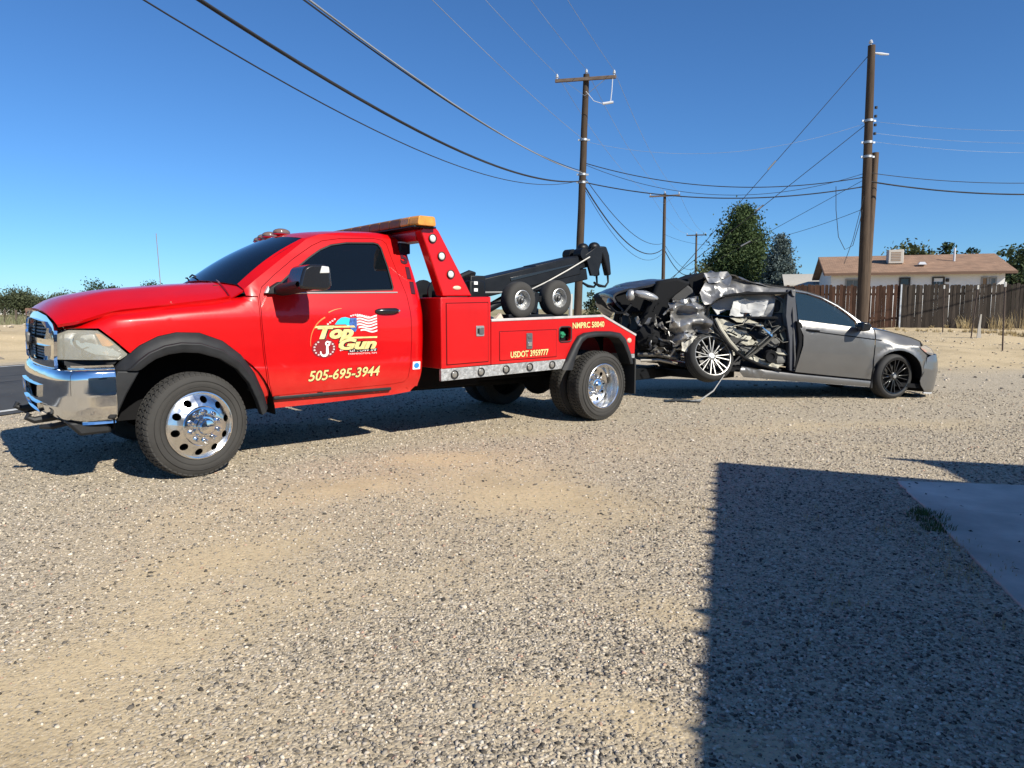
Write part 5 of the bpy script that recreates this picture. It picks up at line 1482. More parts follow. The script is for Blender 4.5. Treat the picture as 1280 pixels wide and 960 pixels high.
# flag: wavy stripes
pale = mat('decal_pale', (.78, .62, .60), .5); cyan = mat('decal_cyan', (.02, .52, .68), .5); blue = mat('decal_blue', (.03, .10, .34), .5, var=.6, vscale=60)
def wavy(x0, x1, z0, th, n=18, amp=.010):
    up = []; dn = []
    for i in range(n + 1):
        x = x0 + (x1 - x0) * i / n; w = amp * math.sin((x - x0) / .115 * math.pi * 1.25 + .6)
        up.append((x, z0 + w + th / 2)); dn.append((x, z0 + w - th / 2))
    return up + dn[::-1]
for k in range(6):
    x0 = .40 if k < 4 else .335 + .02 * k
    decal('flag_stripe', on_door(poly_me(wavy(x0, .605, .245 - k * .0255, .0155)), 1.0, 1.0, .0045), pale, door_near)
decal('flag_field', on_door(poly_me([(.335, .235), (.40, .235), (.40, .135), (.385, .112), (.350, .112), (.332, .15), (.322, .19)]), 1.0, 1.0, .005), blue, door_near)
decal('flag_swoosh', on_door(poly_me([(.185, .178), (.215, .215), (.25, .238), (.29, .243), (.335, .232), (.36, .18), (.37, .14), (.36, .118), (.335, .15), (.29, .178)]), 1.0, 1.0, .0042), cyan, door_near)
def arc_strip(cx, cz, r, a0, a1, w0, w1, n=16):
    o_, i_ = [], []
    for k in range(n + 1):
        t = k / n; a = a0 + (a1 - a0) * t; w = w0 + (w1 - w0) * t
        o_.append((cx + (r + w / 2) * math.cos(a), cz + (r + w / 2) * math.sin(a))); i_.append((cx + (r - w / 2) * math.cos(a), cz + (r - w / 2) * math.sin(a)))
    return o_ + i_[::-1]
org = mat('decal_orange', (.80, .20, .05), .5)
decal('swoosh', on_door(poly_me(arc_strip(.20, .02, .245, 2.0, 3.25, .012, .004)), 1.0, 1.0, .0036), org, door_near)
decal('swoosh', on_door(poly_me(arc_strip(.28, .0, .32, 1.62, 2.05, .003, .010)), 1.0, 1.0, .0036), org, door_near)
def chain(pts, r=.0085):
    for (x, z) in pts:
        d = []
        for rr in (r, r * .48): d.append([(x + rr * math.cos(a), z + rr * .8 * math.sin(a)) for a in np.linspace(0, 2 * math.pi, 11)[:-1]])
        me = bpy.data.meshes.new('decal'); V = [(p[0], p[1], 0) for p in d[0] + d[1]]
        me.from_pydata(V, [], [(i, (i + 1) % 10, 10 + (i + 1) % 10, 10 + i) for i in range(10)])
        decal('chain_link', on_door(me, 1.0, 1.0, .0045), white_d, door_near)
decal('hook_shadow', on_door(poly_me([(.08 + .113 * math.cos(a), -.028 + .085 * math.sin(a)) for a in np.linspace(0, 2 * math.pi, 29)[:-1]]), 1.0, 1.0, .0025), mat('decal_maroon', (.22, .006, .01), .5), door_near)
chain([(.08 + .092 * math.cos(a), -.028 + .068 * math.sin(a)) for a in np.linspace(-.9, .9, 6)] + [(.08 + .092 * math.cos(a), -.028 + .068 * math.sin(a)) for a in np.linspace(2.2, 4.1, 6)])
chain([(.345 + .022 * i, .253 + .010 * math.sin(i * .55)) for i in range(9)], .009); chain([(.12 + .022 * i, .183 + .014 * i) for i in range(4)], .009); chain([(.235 + .02 * i, -.052 + .004 * i) for i in range(4)], .008)
decal('hook', on_door(poly_me(arc_strip(.078, -.062, .032, math.pi * .92, math.pi * 2.0, .012, .026) ), 1.0, 1.0, .005), white_d, door_near)
decal('hook_shank', on_door(poly_me([(.096, -.064), (.121, -.062), (.118, -.01), (.098, -.005)]), 1.0, 1.0, .0054), white_d, door_near)
me = bpy.data.meshes.new('decal'); V = [(.112 + rr * math.cos(a), .012 + rr * math.sin(a), 0) for rr in (.024, .009) for a in np.linspace(0, 2 * math.pi, 17)[:-1]]
me.from_pydata(V, [], [(i, (i + 1) % 16, 16 + (i + 1) % 16, 16 + i) for i in range(16)]); decal('hook_eye', on_door(me, 1.0, 1.0, .0058), white_d, door_near)
decal('slogan_plate', on_door(poly_me([(.31, -.075), (.60, -.070), (.605, -.045), (.315, -.048)]), 1.0, 1.0, .003), darkline, door_near)
lettering('slogan', 'GI TOW IN', .034, 1.325, .9305, .265, white_d, .0045, .2)
lettering('town_line', 'FARMINGTON, NM', .022, 1.31, .905, .285, pale, .0045, .0)
for (t, x, z) in (('5', 1.985, 1.760), ('1', 2.010, 1.612), ('1', 2.014, 1.468)):
    lettering('fleet_digit', t, .150, x, z, .082 if t == '5' else .046, mat('digit_purple', (.05, .004, .016), .7, spec=.2), .005, .0, -.08, .004, (mat('digit_edge', (.012, .003, .006), .7, spec=.2), .005), cab_near)
me = poly_me([(0, 0), (.085, 0), (.085, .075), (0, .075)]); decal('square_sticker', on_door(me, 1.985, .735, .004), white_d, cab_near)
decal('sticker_mark', on_door(poly_me([(.0425 + .030 * math.cos(a), .0375 + .026 * math.sin(a)) for a in np.linspace(0, 2 * math.pi, 15)[:-1]]), 1.985, .735, .0055), mat('decal_azure', (.02, .22, .55), .5), cab_near)
# ------------------------------------------------------------------ wrecker body
BY = 1.14
def rake(x): return 0.021 * (x - 2.22)            # the body sits a little nose down
bed = TR
for sgn in (-1, 1):
    y0, y1 = sgn * BY, sgn * (BY - .46)
    # tall tool box behind the cab
    b = MB(); b.prism([(2.22, .735), (2.83, .748), (2.83, 1.438), (2.22, 1.425)], y0, y1); bx1 = b.build('tool_box', red, bed, bevel=0.006)
    dr = [(2.285, .775), (2.79, .785), (2.79, 1.378), (2.285, 1.366)]
    b = MB(); b.prism(round_poly(dr, .012, 2), y0 + sgn * .008, y0 - sgn * .01); d1 = b.build('tool_box_door', red, bx1, bevel=0.003)
    ring = MB(); o_, i_ = offset_poly(dr, .007), offset_poly(dr, .0005)
    for k in range(4):
        j = (k + 1) % 4
        ring.add([(o_[k][0], y0 + sgn * .0015, o_[k][1]), (o_[j][0], y0 + sgn * .0015, o_[j][1]), (i_[j][0], y0 + sgn * .0015, i_[j][1]), (i_[k][0], y0 + sgn * .0015, i_[k][1])], [(0, 1, 2, 3)])
    ring.build('door_gap', under, bx1, smooth=0)
    def latch(cx, cz, w, h, par, plate):
        b = MB(); b.prism(round_poly([(cx - w / 2, cz - h / 2), (cx + w / 2, cz - h / 2), (cx + w / 2, cz + h / 2), (cx - w / 2, cz + h / 2)], .01, 2), y0 + sgn * .016, y0); l = b.build('latch_plate', plate, par, bevel=.002)
        b = MB(); b.box((cx + w * .12, y0 + sgn * .02, cz), (w * .55, .014, h * .62)); b.build('latch_paddle', mat('latch_grey', (.16, .16, .155), .4, metal=.6), l, bevel=.003)
        b = MB(); b.box((cx - w * .3, y0 + sgn * .018, cz), (w * .12, .012, h * .5)); b.build('latch_slot', under, l)
    latch(2.685, 1.095, .10, .105, d1, mat('latch_steel', (.42, .42, .40), .4, metal=.7))
    # tread plate skirt with lamps
    b = MB(); b.prism([(2.215, .617), (3.865, .652), (3.885, .757), (2.215, .733)], y0 + sgn * .004, y0 - sgn * .03); sk = b.build('tread_plate_skirt', tplate, bed, bevel=.002)
    for k in range(5):
        cx = 2.37 + k * .3275; cz = .674 + .0225 * (k * .3275)
        b = MB(); b.lathe([(.034, sgn * .002), (.043, sgn * .004), (.044, sgn * .012), (.036, sgn * .014), (.034, sgn * .006)], 20, (cx, y0 + sgn * .004, cz)); l = b.build('side_lamp', plast, sk)
        b = MB(); b.sphere((cx, y0 + sgn * .006, cz), .034, 16, 8, (1, .32, 1)); b.build('lamp_dome', mat('lamp_smoke', (.20, .19, .17), .2, coat=.5), l)
    # long side panel with the wheel opening
    ARCH = [(3.915, .69), (4.00, .84), (4.09, .955), (4.20, 1.005), (4.40, 1.02), (4.62, 1.012), (4.78, .985), (4.87, .90), (4.945, .745)]
    PAN = [(2.835, .749), (3.87, .758), (3.90, .70)] + ARCH[1:-1] + [(4.96, .772), (5.065, .774), (5.075, .985), (4.495, 1.222), (2.835, 1.188)]
    def bmap(u, v, s=sgn): return (u, s * BY, v)
    FH = [(3.800, .958), (3.968, .960), (3.968, 1.108), (3.800, 1.108)]
    pn = sheet('side_panel', PAN, bmap, red, bed, holes=[round_poly(FH, .03, 3)], step=.12, thick=.03, flip=sgn > 0)
    b = MB()
    for (a_, c_) in (((2.835, 1.196), (4.495, 1.232)), ((4.495, 1.232), (5.085, .993))):
        b.bar((a_[0], y0 - sgn * .02, a_[1] + .004), (c_[0], y0 - sgn * .02, c_[1] + .004), .055, .026, up=(0, 0, 1))
    b.build('deck_edge', mat('deck_edge_pale', (.55, .50, .48), .5, metal=.3, var=.2, vscale=8), bed, bevel=.003)
    d2 = [(2.945, .785), (3.745, .793), (3.745, 1.088), (2.945, 1.08)]
    b = MB(); b.prism(round_poly(d2, .012, 2), y0 + sgn * .006, y0 - sgn * .004); dd = b.build('locker_door', red, pn, bevel=.003)
    ring = MB(); o_, i_ = offset_poly(d2, .006), offset_poly(d2, .0004)
    for k in range(4):
        j = (k + 1) % 4
        ring.add([(o_[k][0], y0 + sgn * .0012, o_[k][1]), (o_[j][0], y0 + sgn * .0012, o_[j][1]), (i_[j][0], y0 + sgn * .0012, i_[j][1]), (i_[k][0], y0 + sgn * .0012, i_[k][1])], [(0, 1, 2, 3)])
    ring.build('door_gap', under, pn, smooth=0)
    cx, cz = 3.345, .975
    b = MB(); b.prism(round_poly([(cx - .042, cz - .085), (cx + .042, cz - .085), (cx + .042, cz + .085), (cx - .042, cz + .085)], .012, 2), y0 + sgn * .014, y0); lt = b.build('latch_plate', mat('latch_steel_dark', (.16, .15, .15), .45, metal=.6), dd, bevel=.002)
    b = MB(); b.box((cx, y0 + sgn * .018, cz - .03), (.055, .012, .05)); b.build('latch_paddle', chrome, lt, bevel=.004)
    b = MB(); b.box((cx, y0 + sgn * .016, cz + .045), (.05, .01, .035)); b.build('latch_paddle', mat('latch_grey', (.16, .16, .155), .4, metal=.6), lt, bevel=.003)
    # fuel filler pocket
    b = MB(); b.box((3.884, y0 - sgn * .09, 1.033), (.20, .02, .18)); b.box((3.884, y0 - sgn * .05, .955), (.18, .09, .01)); pk = b.build('filler_pocket', under, pn)
    b = MB(); b.lathe([(.0, sgn * .03), (.034, sgn * .028), (.036, sgn * -.01), (.03, sgn * -.02)], 16, (3.868, y0 - sgn * .055, 1.03)); b.box((3.868, y0 - sgn * .02, 1.03), (.06, .02, .016)); b.build('filler_cap', mat('green_cap', (.02, .22, .10), .4), pk)
    ro = offset_poly(round_poly(FH, .03, 3), .010); b = MB(); b.tube([(p[0], y0, p[1]) for p in ro + ro[:1]], .009, 6, caps=False); b.build('pocket_rim', plast, pn)
    # rear flare
    AO = [(3.815, .640), (3.90, .775), (3.99, .915), (4.07, 1.010), (4.17, 1.045), (4.36, 1.060), (4.60, 1.055), (4.77, 1.030), (4.87, .955), (4.95, .80), (5.00, .66)]
    AI = [(3.955, .632), (3.99, .74), (4.05, .86), (4.115, .945), (4.19, .985), (4.36, 1.000), (4.58, .995), (4.72, .970), (4.80, .905), (4.885, .77), (4.94, .65)]
    sec = ((0, BY - .005), (0.0, BY + .03), (.30, BY + .055), (.75, BY + .06), (1.0, BY + .05), (1.0, BY - .12))
    b = MB()
    def flare2(i, j):
        k = i * (len(AO) - 1); a = int(min(k, len(AO) - 2)); t = k - a
        O = Vector(AO[a]).lerp(Vector(AO[a + 1]), t); I = Vector(AI[a]).lerp(Vector(AI[a + 1]), t)
        q = j * (len(sec) - 1); a2 = int(min(q, len(sec) - 2)); t2 = q - a2
        s_ = sec[a2][0] + (sec[a2 + 1][0] - sec[a2][0]) * t2; yy = sec[a2][1] + (sec[a2 + 1][1] - sec[a2][1]) * t2
        p = O.lerp(I, s_); return (p.x, sgn * yy, p.y)
    b.grid(flare2, 40, 10, flip=sgn > 0); b.build('rear_flare', plast, bed, smooth=50)
    b = MB(); b.prism([(3.905, .70), (4.0, .86), (4.1, .97), (4.25, 1.02), (4.6, 1.02), (4.78, .99), (4.88, .90), (4.95, .74), (4.97, 1.12), (3.9, 1.12)], sgn * .72, sgn * .70); b.build('wheel_housing', under, bed)
    b = MB(); b.box((5.03, sgn * .98, .50), (.022, .42, .44)); b.build('mud_flap', mat('flap_rubber', (.018, .018, .018), .7), bed, bevel=.004)
    b = MB(); b.prism([(5.0, .67), (5.07, .67), (5.07, .768), (4.97, .768)], y0, y0 - sgn * .3); b.build('rear_corner_plate', tplate, bed, bevel=.003)
    b = MB(); b.sphere((4.965, y0, .935), .04, 14, 8, (1, .35, .8)); b.build('marker_lamp', mat('pale_amber', (.55, .42, .32), .35), bed)
    # light pylon
    PY = [(2.30, 1.437), (2.655, 1.445), (2.262, 2.062), (2.235, 2.085), (2.08, 2.083), (2.058, 2.060)]
    b = MB(); b.prism(PY, sgn * 1.06, sgn * .94); py_ = b.build('light_pylon', red, bed, bevel=.012)
    for (cx, cz) in ((2.186, 1.985), (2.287, 1.822), (2.392, 1.652)):
        b = MB(); b.lathe([(0, 0), (.034, 0), (.043, sgn * .004), (.043, sgn * .014), (.037, sgn * .016)], 20, (cx, sgn * 1.06, cz)); l = b.build('pylon_lamp', plast, py_)
        b = MB(); b.sphere((cx, sgn * 1.066, cz), .036, 16, 8, (1, .4, 1)); b.build('lamp_dome', mat('pale_lens', (.72, .72, .70), .3), l)
    b = MB(); b.sphere((2.468, sgn * 1.062, 1.522), .05, 16, 8, (1, .25, .42)); b.build('pylon_marker', mat('cream_lens', (.72, .52, .36), .3), py_)
    # dollies riding on the deck
    dg_ = empty('dolly_pair', (3.75, sgn * .80, 1.21), 0, None); dg_.parent = None
    dg_.matrix_world = Matrix.Translation(TR.location) @ Matrix.Rotation(RAD(39.8), 4, 'Z') @ Matrix.Translation((3.75, sgn * .80, 1.205))
    tag(dg_, 'pair of small black dolly wheels on the near deck edge, grey rims' if sgn < 0 else 'second pair of dolly wheels on the far deck edge, mostly hidden', 'dolly', 'tow dollies on the deck')
    for (dx, dz) in ((-.28, .205), (.28, .235)):
        w = empty('dolly_wheel', (dx, sgn * .10, dz), 0 if sgn < 0 else math.pi, dg_)
        bb = MB(); bb.lathe([(.105, .02), (.115, .004), (.14, 0), (.175, .004), (.197, .02), (.206, .045), (.206, .125), (.197, .15), (.17, .166), (.13, .168), (.105, .15)], 40); bb.build('tyre', rubber, w)
        bb = MB(); bb.lathe([(.106, .03), (.112, .006), (.104, .002), (.098, .02), (.092, .05), (.088, .062)], 36)
        disc_with_holes(bb, .045, .088, lambda r: .062 - .012 * (r < .06), 5, .068, .0125, 16, .3); bb.build('rim', mat('dolly_rim', (.52, .52, .51), .35, metal=.7, var=.2, vscale=20), w)
        hub_ = MB(); hub_.lathe([(.046, .06), (.042, .035), (.026, .03), (.024, .005), (.015, -.002), (0, -.003)], 20); hb_ = hub_.build('hub', mat('dark_hub', (.09, .09, .09), .45, metal=.6), w)
        for q in range(5):
            a = q * 2 * math.pi / 5; bb = MB(); bb.lathe([(.009, .058), (.009, .045), (0, .043)], 6, (.053 * math.cos(a), 0, .053 * math.sin(a))); bb.build('lug_nut', chrome, hb_)
        bb = MB(); bb.lathe([(.105, .06), (.02, .06)], 24, (0, .05, 0)); bb.build('wheel_back', under, w)
    bb = MB(); bb.bar((-.28, -sgn * .02, .205), (.28, -sgn * .02, .235), .06, .07, up=(0, 0, 1)); bb.bar((-.05, -sgn * .02, .06), (.0, -sgn * .02, .30), .08, .08); bb.build('axle_beam', blackm, dg_, bevel=.006)
    bb = MB(); bb.box((0, -sgn * .05, .025), (.9, .22, .05)); bb.build('deck_bracket', blackm, dg_, bevel=.006)
# deck, beams
b = MB(); b.prism([(2.23, 1.15), (4.52, 1.185), (5.02, .99), (5.02, .95), (4.5, 1.14), (2.23, 1.10)], -BY + .035, BY - .035); b.build('deck_plate', mat('deck_black', (.02, .02, .021), .7, var=.3), bed)
b = MB(); b.prism([(5.02, .60), (5.06, .60), (5.06, .98), (5.02, .98)], -BY + .035, BY - .035); b.build('tail_plate', red_dull, bed)
b = MB(); b.prism([(2.215, .62), (2.235, .62), (2.235, 1.12), (2.215, 1.12)], -BY + .47, BY - .47); b.build('body_front_plate', red_dull, bed)
b = MB(); b.box((2.16, 0, 2.02), (.17, 1.88, .11)); b.build('pylon_beam', red, bed, bevel=.008)
lb = empty('light_bar', parent=TR)
b = MB(); b.box((2.075, 0, 2.081), (.25, 2.22, .016)); b.build('bar_base', blackm, lb, bevel=.004)
ends = [-1.15, -1.02, -.86, -.66, -.46, -.26, -.06, .14, .34, .54, .74, .94, 1.04, 1.15]
for i in range(len(ends) - 1):
    a_, c_ = ends[i], ends[i + 1]
    tip = i in (0, 1, len(ends) - 2, len(ends) - 3)
    pr_ = [(1.955, 2.09), (2.195, 2.09), (2.20, 2.11), (2.19, 2.165), (2.17, 2.178), (1.98, 2.178), (1.958, 2.165), (1.948, 2.11)]
    b = MB(); b.prism(pr_, a_ + .004, c_ - .004)
    if i in (0, len(ends) - 2): b.map(lambda p: Vector((2.075 + (p.x - 2.075) * (1 - .22 * sstep(1.03, 1.15, abs(p.y))), p.y, p.z)))
    b.build('amber_end' if tip else 'lens_module', amber if tip else amber_d, lb, bevel=.006)
b = MB(); b.box((2.06, -.62, 1.90), (.12, .30, .10)); b.bar((2.06, -.62, 1.90), (2.12, -.62, 2.0), .02, .03); b.build('work_lamp', blackm, bed, bevel=.01)
b = MB(); b.box((2.06, -.62, 1.962), (.10, .26, .012)); b.build('work_lamp_top', mat('pale_lens', (.72, .72, .70), .3), bed)
for sgn in (-1, 1): 
    b = MB(); b.tube([(2.3, sgn * .5, 1.16), (2.3, sgn * .5, 1.42), (2.36, sgn * .5, 1.50)], .02, 8); b.build('hose_post', blackm, bed)
# winch and mast
b = MB()
b.box((3.05, 0, 1.32), (.42, .9, .34)); b.box((3.30, 0, 1.42), (.22, .62, .55)); b.build('mast_base', blackm, bed, bevel=.015)
for yy in (-.33, .33):
    b = MB(); b.tube([(2.86, yy - .16, 1.50), (2.86, yy + .16, 1.50)], .10, 18); w_ = b.build('winch_drum', mat('rope_grey', (.10, .10, .10), .6, bump=.6, bscale=90), bed)
    for q in (-.17, .17):
        b = MB(); b.tube([(2.86, yy + q - .012, 1.50), (2.86, yy + q + .012, 1.50)], .15, 20); b.build('winch_flange', blackm, w_)
b = MB(); b.tube([(2.68, -.62, 1.60), (2.95, -.62, 1.70), (3.02, -.62, 1.695)], [.03, .034, .02], 8); b.tube([(2.75, -.5, 1.5), (2.80, -.55, 1.62)], .018, 6); b.build('control_lever', blackm, bed)
for k in (0, 1):
    b = MB(); b.box((3.12, -.50, 1.525 + k * .075), (.05, .012, .035)); b.build('white_tag', white_d, bed)
b = MB(); b.box((3.15, -.45, 1.45), (.22, .10, .36)); b.build('valve_bank', blackm, bed, bevel=.02)
for k in range(5):
    b = MB(); b.tube([(2.72 + k * .06, -.45, 1.40), (2.74 + k * .07, -.50 + .03 * k, 1.58), (2.95 + k * .03, -.42, 1.50), (3.12, -.35, 1.30)], .012, 6); b.build('hydraulic_hose', plast, bed)
# boom
bm0 = Vector((3.22, 0, 1.50)); bm1 = Vector((5.30, 0, 1.93)); bd = (bm1 - bm0).normalized(); bup = Vector((-bd.z, 0, bd.x))
def boom_box(t0, t1, h0, h1, w, off=0.0):
    q = []
    for (t, h) in ((t0, h0), (t1, h1)):
        c0 = bm0.lerp(bm1, t) + bup * off
        q.append(c0 - bup * h / 2); q.append(c0 + bup * h / 2)
    return [(q[0].x, q[0].z), (q[2].x, q[2].z), (q[3].x, q[3].z), (q[1].x, q[1].z)]
boom = empty('boom', parent=TR)
b = MB(); b.prism(boom_box(.0, .90, .22, .235, .3), -.16, .16); b.build('boom_outer', blackm, boom, bevel=.012)
b = MB(); b.prism(boom_box(.55, 1.02, .18, .18, .3, .035), -.125, .125); b.build('boom_inner', blackm, boom, bevel=.012)
b = MB(); b.prism(boom_box(.40, .96, .09, .15, .3, -.135), -.15, .15); b.build('boom_lower_plate', blackm, boom, bevel=.012)
b = MB(); b.prism(boom_box(.33, .905, .045, .02, .3, .03), -.168, .168); b.build('boom_rib', plast_gloss, boom, bevel=.004)
b = MB(); q = bm0.lerp(bm1, .64) - bup * .2; b.prism([(q.x - .17, q.z + .09), (q.x + .12, q.z + .14), (q.x + .05, q.z - .03), (q.x - .04, q.z - .05)], -.13, .13); b.build('boom_lug', blackm, boom, bevel=.01)
b = MB(); b.tube([(3.42, 0, 1.20), (4.3, 0, 1.60)], .055, 12); b.tube([(3.95, 0, 1.44), (4.35, 0, 1.62)], .035, 10); b.build('lift_cylinder', blackm, boom)
# boom head with sheaves
hd = bm1 + bd * .06
for yy in (-.105, .105):
    b = MB(); c0 = hd + bup * .11 + bd * .06; b.lathe([(.02, -.03), (.085, -.03), (.095, -.034), (.085, -.005), (.085, .005), (.095, .034), (.085, .03), (.02, .03)], 22, (c0.x, yy, c0.z)); b.build('sheave', mat('sheave_steel', (.05, .05, .052), .35, metal=.7), boom)
    b = MB(); 
    pl = [hd - bup * .17 - bd * .10, hd - bup * .19 + bd * .02, hd - bup * .02 + bd * .13, hd + bup * .15 + bd * .19, hd + bup * .20 + bd * .10, hd + bup * .12 - bd * .16]
    b.prism([(p.x, p.z) for p in pl], yy * 1.5 - .02, yy * 1.5 + .02); b.build('head_plate', blackm, boom, bevel=.008)
    b = MB(); q0 = hd + bup * .14 + bd * .16
    ht = [q0 + Vector((-.02, 0, .05)), q0 + Vector((.13, 0, .05)), q0 + Vector((.19, 0, -.06)), q0 + Vector((.215, 0, -.19)), q0 + Vector((.235, 0, -.33)), q0 + Vector((.17, 0, -.345)), q0 + Vector((.115, 0, -.19)), q0 + Vector((.06, 0, -.08))]
    b.prism([(p.x, p.z) for p in ht], yy - .045, yy + .045); hk = b.build('hook_block', blackm, boom, bevel=.02)
    b = MB(); e0 = q0 + Vector((.205, yy, -.34)); b.tube([e0, e0 + Vector((.01, 0, -.09)), e0 + Vector((-.05, 0, -.15)), e0 + Vector((-.17, 0, -.14)), e0 + Vector((-.27, 0, -.10))], [.016, .013, .016, .022, .016], 8); b.build('tow_hook', blackm, hk)
    b = MB(); c1_ = hd - bd * .17 + bup * .135; b.tube([(c1_.x, yy - .07, c1_.z), (c1_.x, yy + .07, c1_.z)], .075, 16); b.build('guide_roller', blackm, boom)
    b = MB(); c1_ = hd + bd * .10 + bup * .185; b.sphere((c1_.x, yy, c1_.z), .085, 14, 8, (1.1, .8, .8)); b.build('swivel_cap', blackm, boom)
rope = mat('wire_rope', (.42, .41, .38), .5, metal=.5)
for yy in (-.19, .19):
    b = MB(); r0_ = hd + bup * .08 - bd * .10
    b.tube([Vector((r0_.x, yy, r0_.z)), bm0.lerp(bm1, .78) + Vector((0, yy, .0)) - bup * .02, bm0.lerp(bm1, .60) + Vector((0, yy, 0)) - bup * .10, bm0.lerp(bm1, .42) + Vector((0, yy, 0)) - bup * .16, Vector((3.2, yy * 1.6, 1.50)), Vector((2.9, yy * 1.6, 1.60))], .010, 6); b.build('wire_rope', rope, boom)
# odds and ends on the deck
b = MB(); b.box((3.86, -.58, 1.265), (.16, .12, .12)); tag(b.build('plastic_tub', mat('pale_tub', (.42, .46, .50), .5), None, bevel=.015), 'small pale tub on the deck between the dolly wheels', 'tub').matrix_world = TR.matrix_world.copy() if False else Matrix.Translation(TR.location) @ Matrix.Rotation(RAD(39.8), 4, 'Z')
b = MB(); b.prism([(2.98, 1.20), (3.10, 1.205), (3.06, 1.27), (3.02, 1.24)], -1.02, -.98); tag(b.build('rag', mat('rag_cream', (.62, .50, .40), .9), None), 'cream rag lying on the deck in front of the dollies', 'rag').matrix_world = Matrix.Translation(TR.location) @ Matrix.Rotation(RAD(39.8), 4, 'Z')
# under-reach wheel lift
wl = empty('wheel_lift', parent=TR)
b = MB(); b.box((5.7, 0, .36), (2.2, .17, .17)); b.build('stinger', blackm, wl, bevel=.012)
b = MB(); b.box((6.6, 0, .345), (1.4, .13, .13)); b.build('inner_stinger', blackm, wl, bevel=.012)
b = MB(); b.box((7.15, -.05, .36), (.16, 1.75, .13)); b.build('cross_bar', blackm, wl, bevel=.012)
for sgn in (-1, 1):
    b = MB(); b.bar((7.2, sgn * .72 - .05, .34), (7.75, sgn * .72 - .05, .34), .10, .10); b.build('grid_arm', blackm, wl, bevel=.01)
    b = MB(); b.tube([(5.06, sgn * .5, .62), (5.5, sgn * .35, .5), (5.8, sgn * .1, .42)], .012, 6); b.build('safety_chain', steel, wl)
b = MB(); b.box((5.18, 0, .60), (.24, 1.9, .12)); b.build('rear_bumper_bar', blackm, wl, bevel=.012)
for k in range(5):                                 # pins and levers standing at the tail
    b = MB(); x = 4.75 + .06 * k; b.tube([(x, -.75 + .25 * k, 1.06), (x + .02, -.75 + .25 * k, 1.06 + .10 + .05 * (k % 2))], [.014, .022], 8); b.build('tail_pin', blackm, bed)
# gold lettering on the body
def on_body(me, x0, z0, lift, rot=0.0, sgn=-1):
    c_, s_ = math.cos(rot), math.sin(rot)
    return map_mesh(me, lambda co: Vector((x0 + co.x * c_ - co.y * s_, -(BY + lift), z0 + co.x * s_ + co.y * c_)))
lettering('usdot_number', 'USDOT 3959777', .088, 3.085, .808, .54, gold, .009, .08, .02, .0025, (darkline, .003), pn_near if False else TR, on_body, 1.0)
lettering('permit_number', 'NMPRC 58040', .090, 3.995, 1.098, .52, gold, .004, .0, .02, .0025, (darkline, .003), TR, on_body, 1.0)
# ------------------------------------------------------------------ the wrecked car
CAR_M = Matrix.Translation((5.52, 11.14, 0.0)) @ Matrix.Rotation(RAD(4.0), 4, 'Z') @ Matrix.Rotation(RAD(5.4), 4, 'Y')
CAR = empty('wrecked_car'); CAR.matrix_world = CAR_M
tag(CAR, 'grey sedan with crushed rear side hanging on the tow truck lift', 'car')
CAR.rotation_mode = 'XYZ'
grey = mat('car_grey', (0.150, 0.147, 0.143), 0.34, metal=0.5, coat=0.6, var=0.06, vscale=3)
grey_cr = mat('car_grey_torn', (0.22, 0.217, 0.214), 0.38, metal=0.6, var=0.4, vscale=5)
foil = mat('bare_crushed_metal', (0.33, 0.325, 0.315), 0.34, metal=0.65, var=0.5, vscale=4)
dark_in = mat('car_dark_trim', (0.008, 0.0085, 0.010), 0.8, spec=0.2, var=0.3, vscale=6)
seatg = mat('car_seat_grey', (0.055, 0.056, 0.06), 0.85, var=0.2, vscale=5)
cream = mat('car_cream_trim', (0.36, 0.345, 0.285), 0.85, var=0.25, vscale=6)
bag = mat('airbag_cloth', (0.42, 0.425, 0.43), 0.9, var=0.08, vscale=3)
carglass = glass_mat('car_side_glass', (0.022, 0.045, 0.068), 0.02, 0.30)
CZ = [.08, .16, .26, .45, .60, .75, .84, .855, .92, .99, 1.01, 1.2, 1.38, 1.45, 1.55]
CY = [.85, .885, .893, .908, .915, .912, .906, .902, .895, .874, .862, .765, .665, .61, .5]
def cy(x, z):
    y = smooth_interp(z, CZ, CY, .012)
    if x > .22: y -= .44 * ((x - .22) / .70) ** 2.1
    if z > .80 and x > -.45: y -= .16 * sstep(-.45, .1, x) * max(0, (z - .80) / .20)
    # flared arch lip
    r = math.hypot(x, z - .334)
    if r < .47: y += .018 * sstep(.47, .395, r)
    return float(y)
def crumple(p, amp, sc=3.0, seed=0.0):
    q = Vector((p[0] * sc + seed, p[1] * sc, p[2] * sc + seed * .7))
    n1 = 1 - 2 * abs(mnoise.noise(q)); n2 = 1 - 2 * abs(mnoise.noise(q * 2.3 + Vector((5, 1, 2)))); n3 = mnoise.noise(q * 5.1)
    return amp * (n1 * .6 + n2 * .3 + n3 * .15)
def folds(u, v, amp, seed):
    """sheet metal creases: a few warped triangular waves"""
    wx = u + .10 * mnoise.noise(Vector((u * 3 + seed, v * 3, 0))); wz = v + .10 * mnoise.noise(Vector((u * 3, v * 3 + seed, 4)))
    h = 0
    for (lam, ang, a_, ph) in ((.34, .35, 1.0, .1), (.22, 1.35, .6, .37), (.27, 2.3, .7, .71)):
        q = ((wx * math.cos(ang + seed) + wz * math.sin(ang + seed)) / lam + ph) % 1.0
        h += a_ * (abs(2 * q - 1) * 2 - 1)
    return amp * h / 1.6
FD_ = [(-1.522, .268), (-1.0, .262), (-.385, .260), (-.392, .55), (-.402, .875), (-.425, .975), (-.60, .985), (-1.1, 1.003), (-1.55, 1.018), (-1.545, .93), (-1.475, .80), (-1.462, .66), (-1.490, .48)]
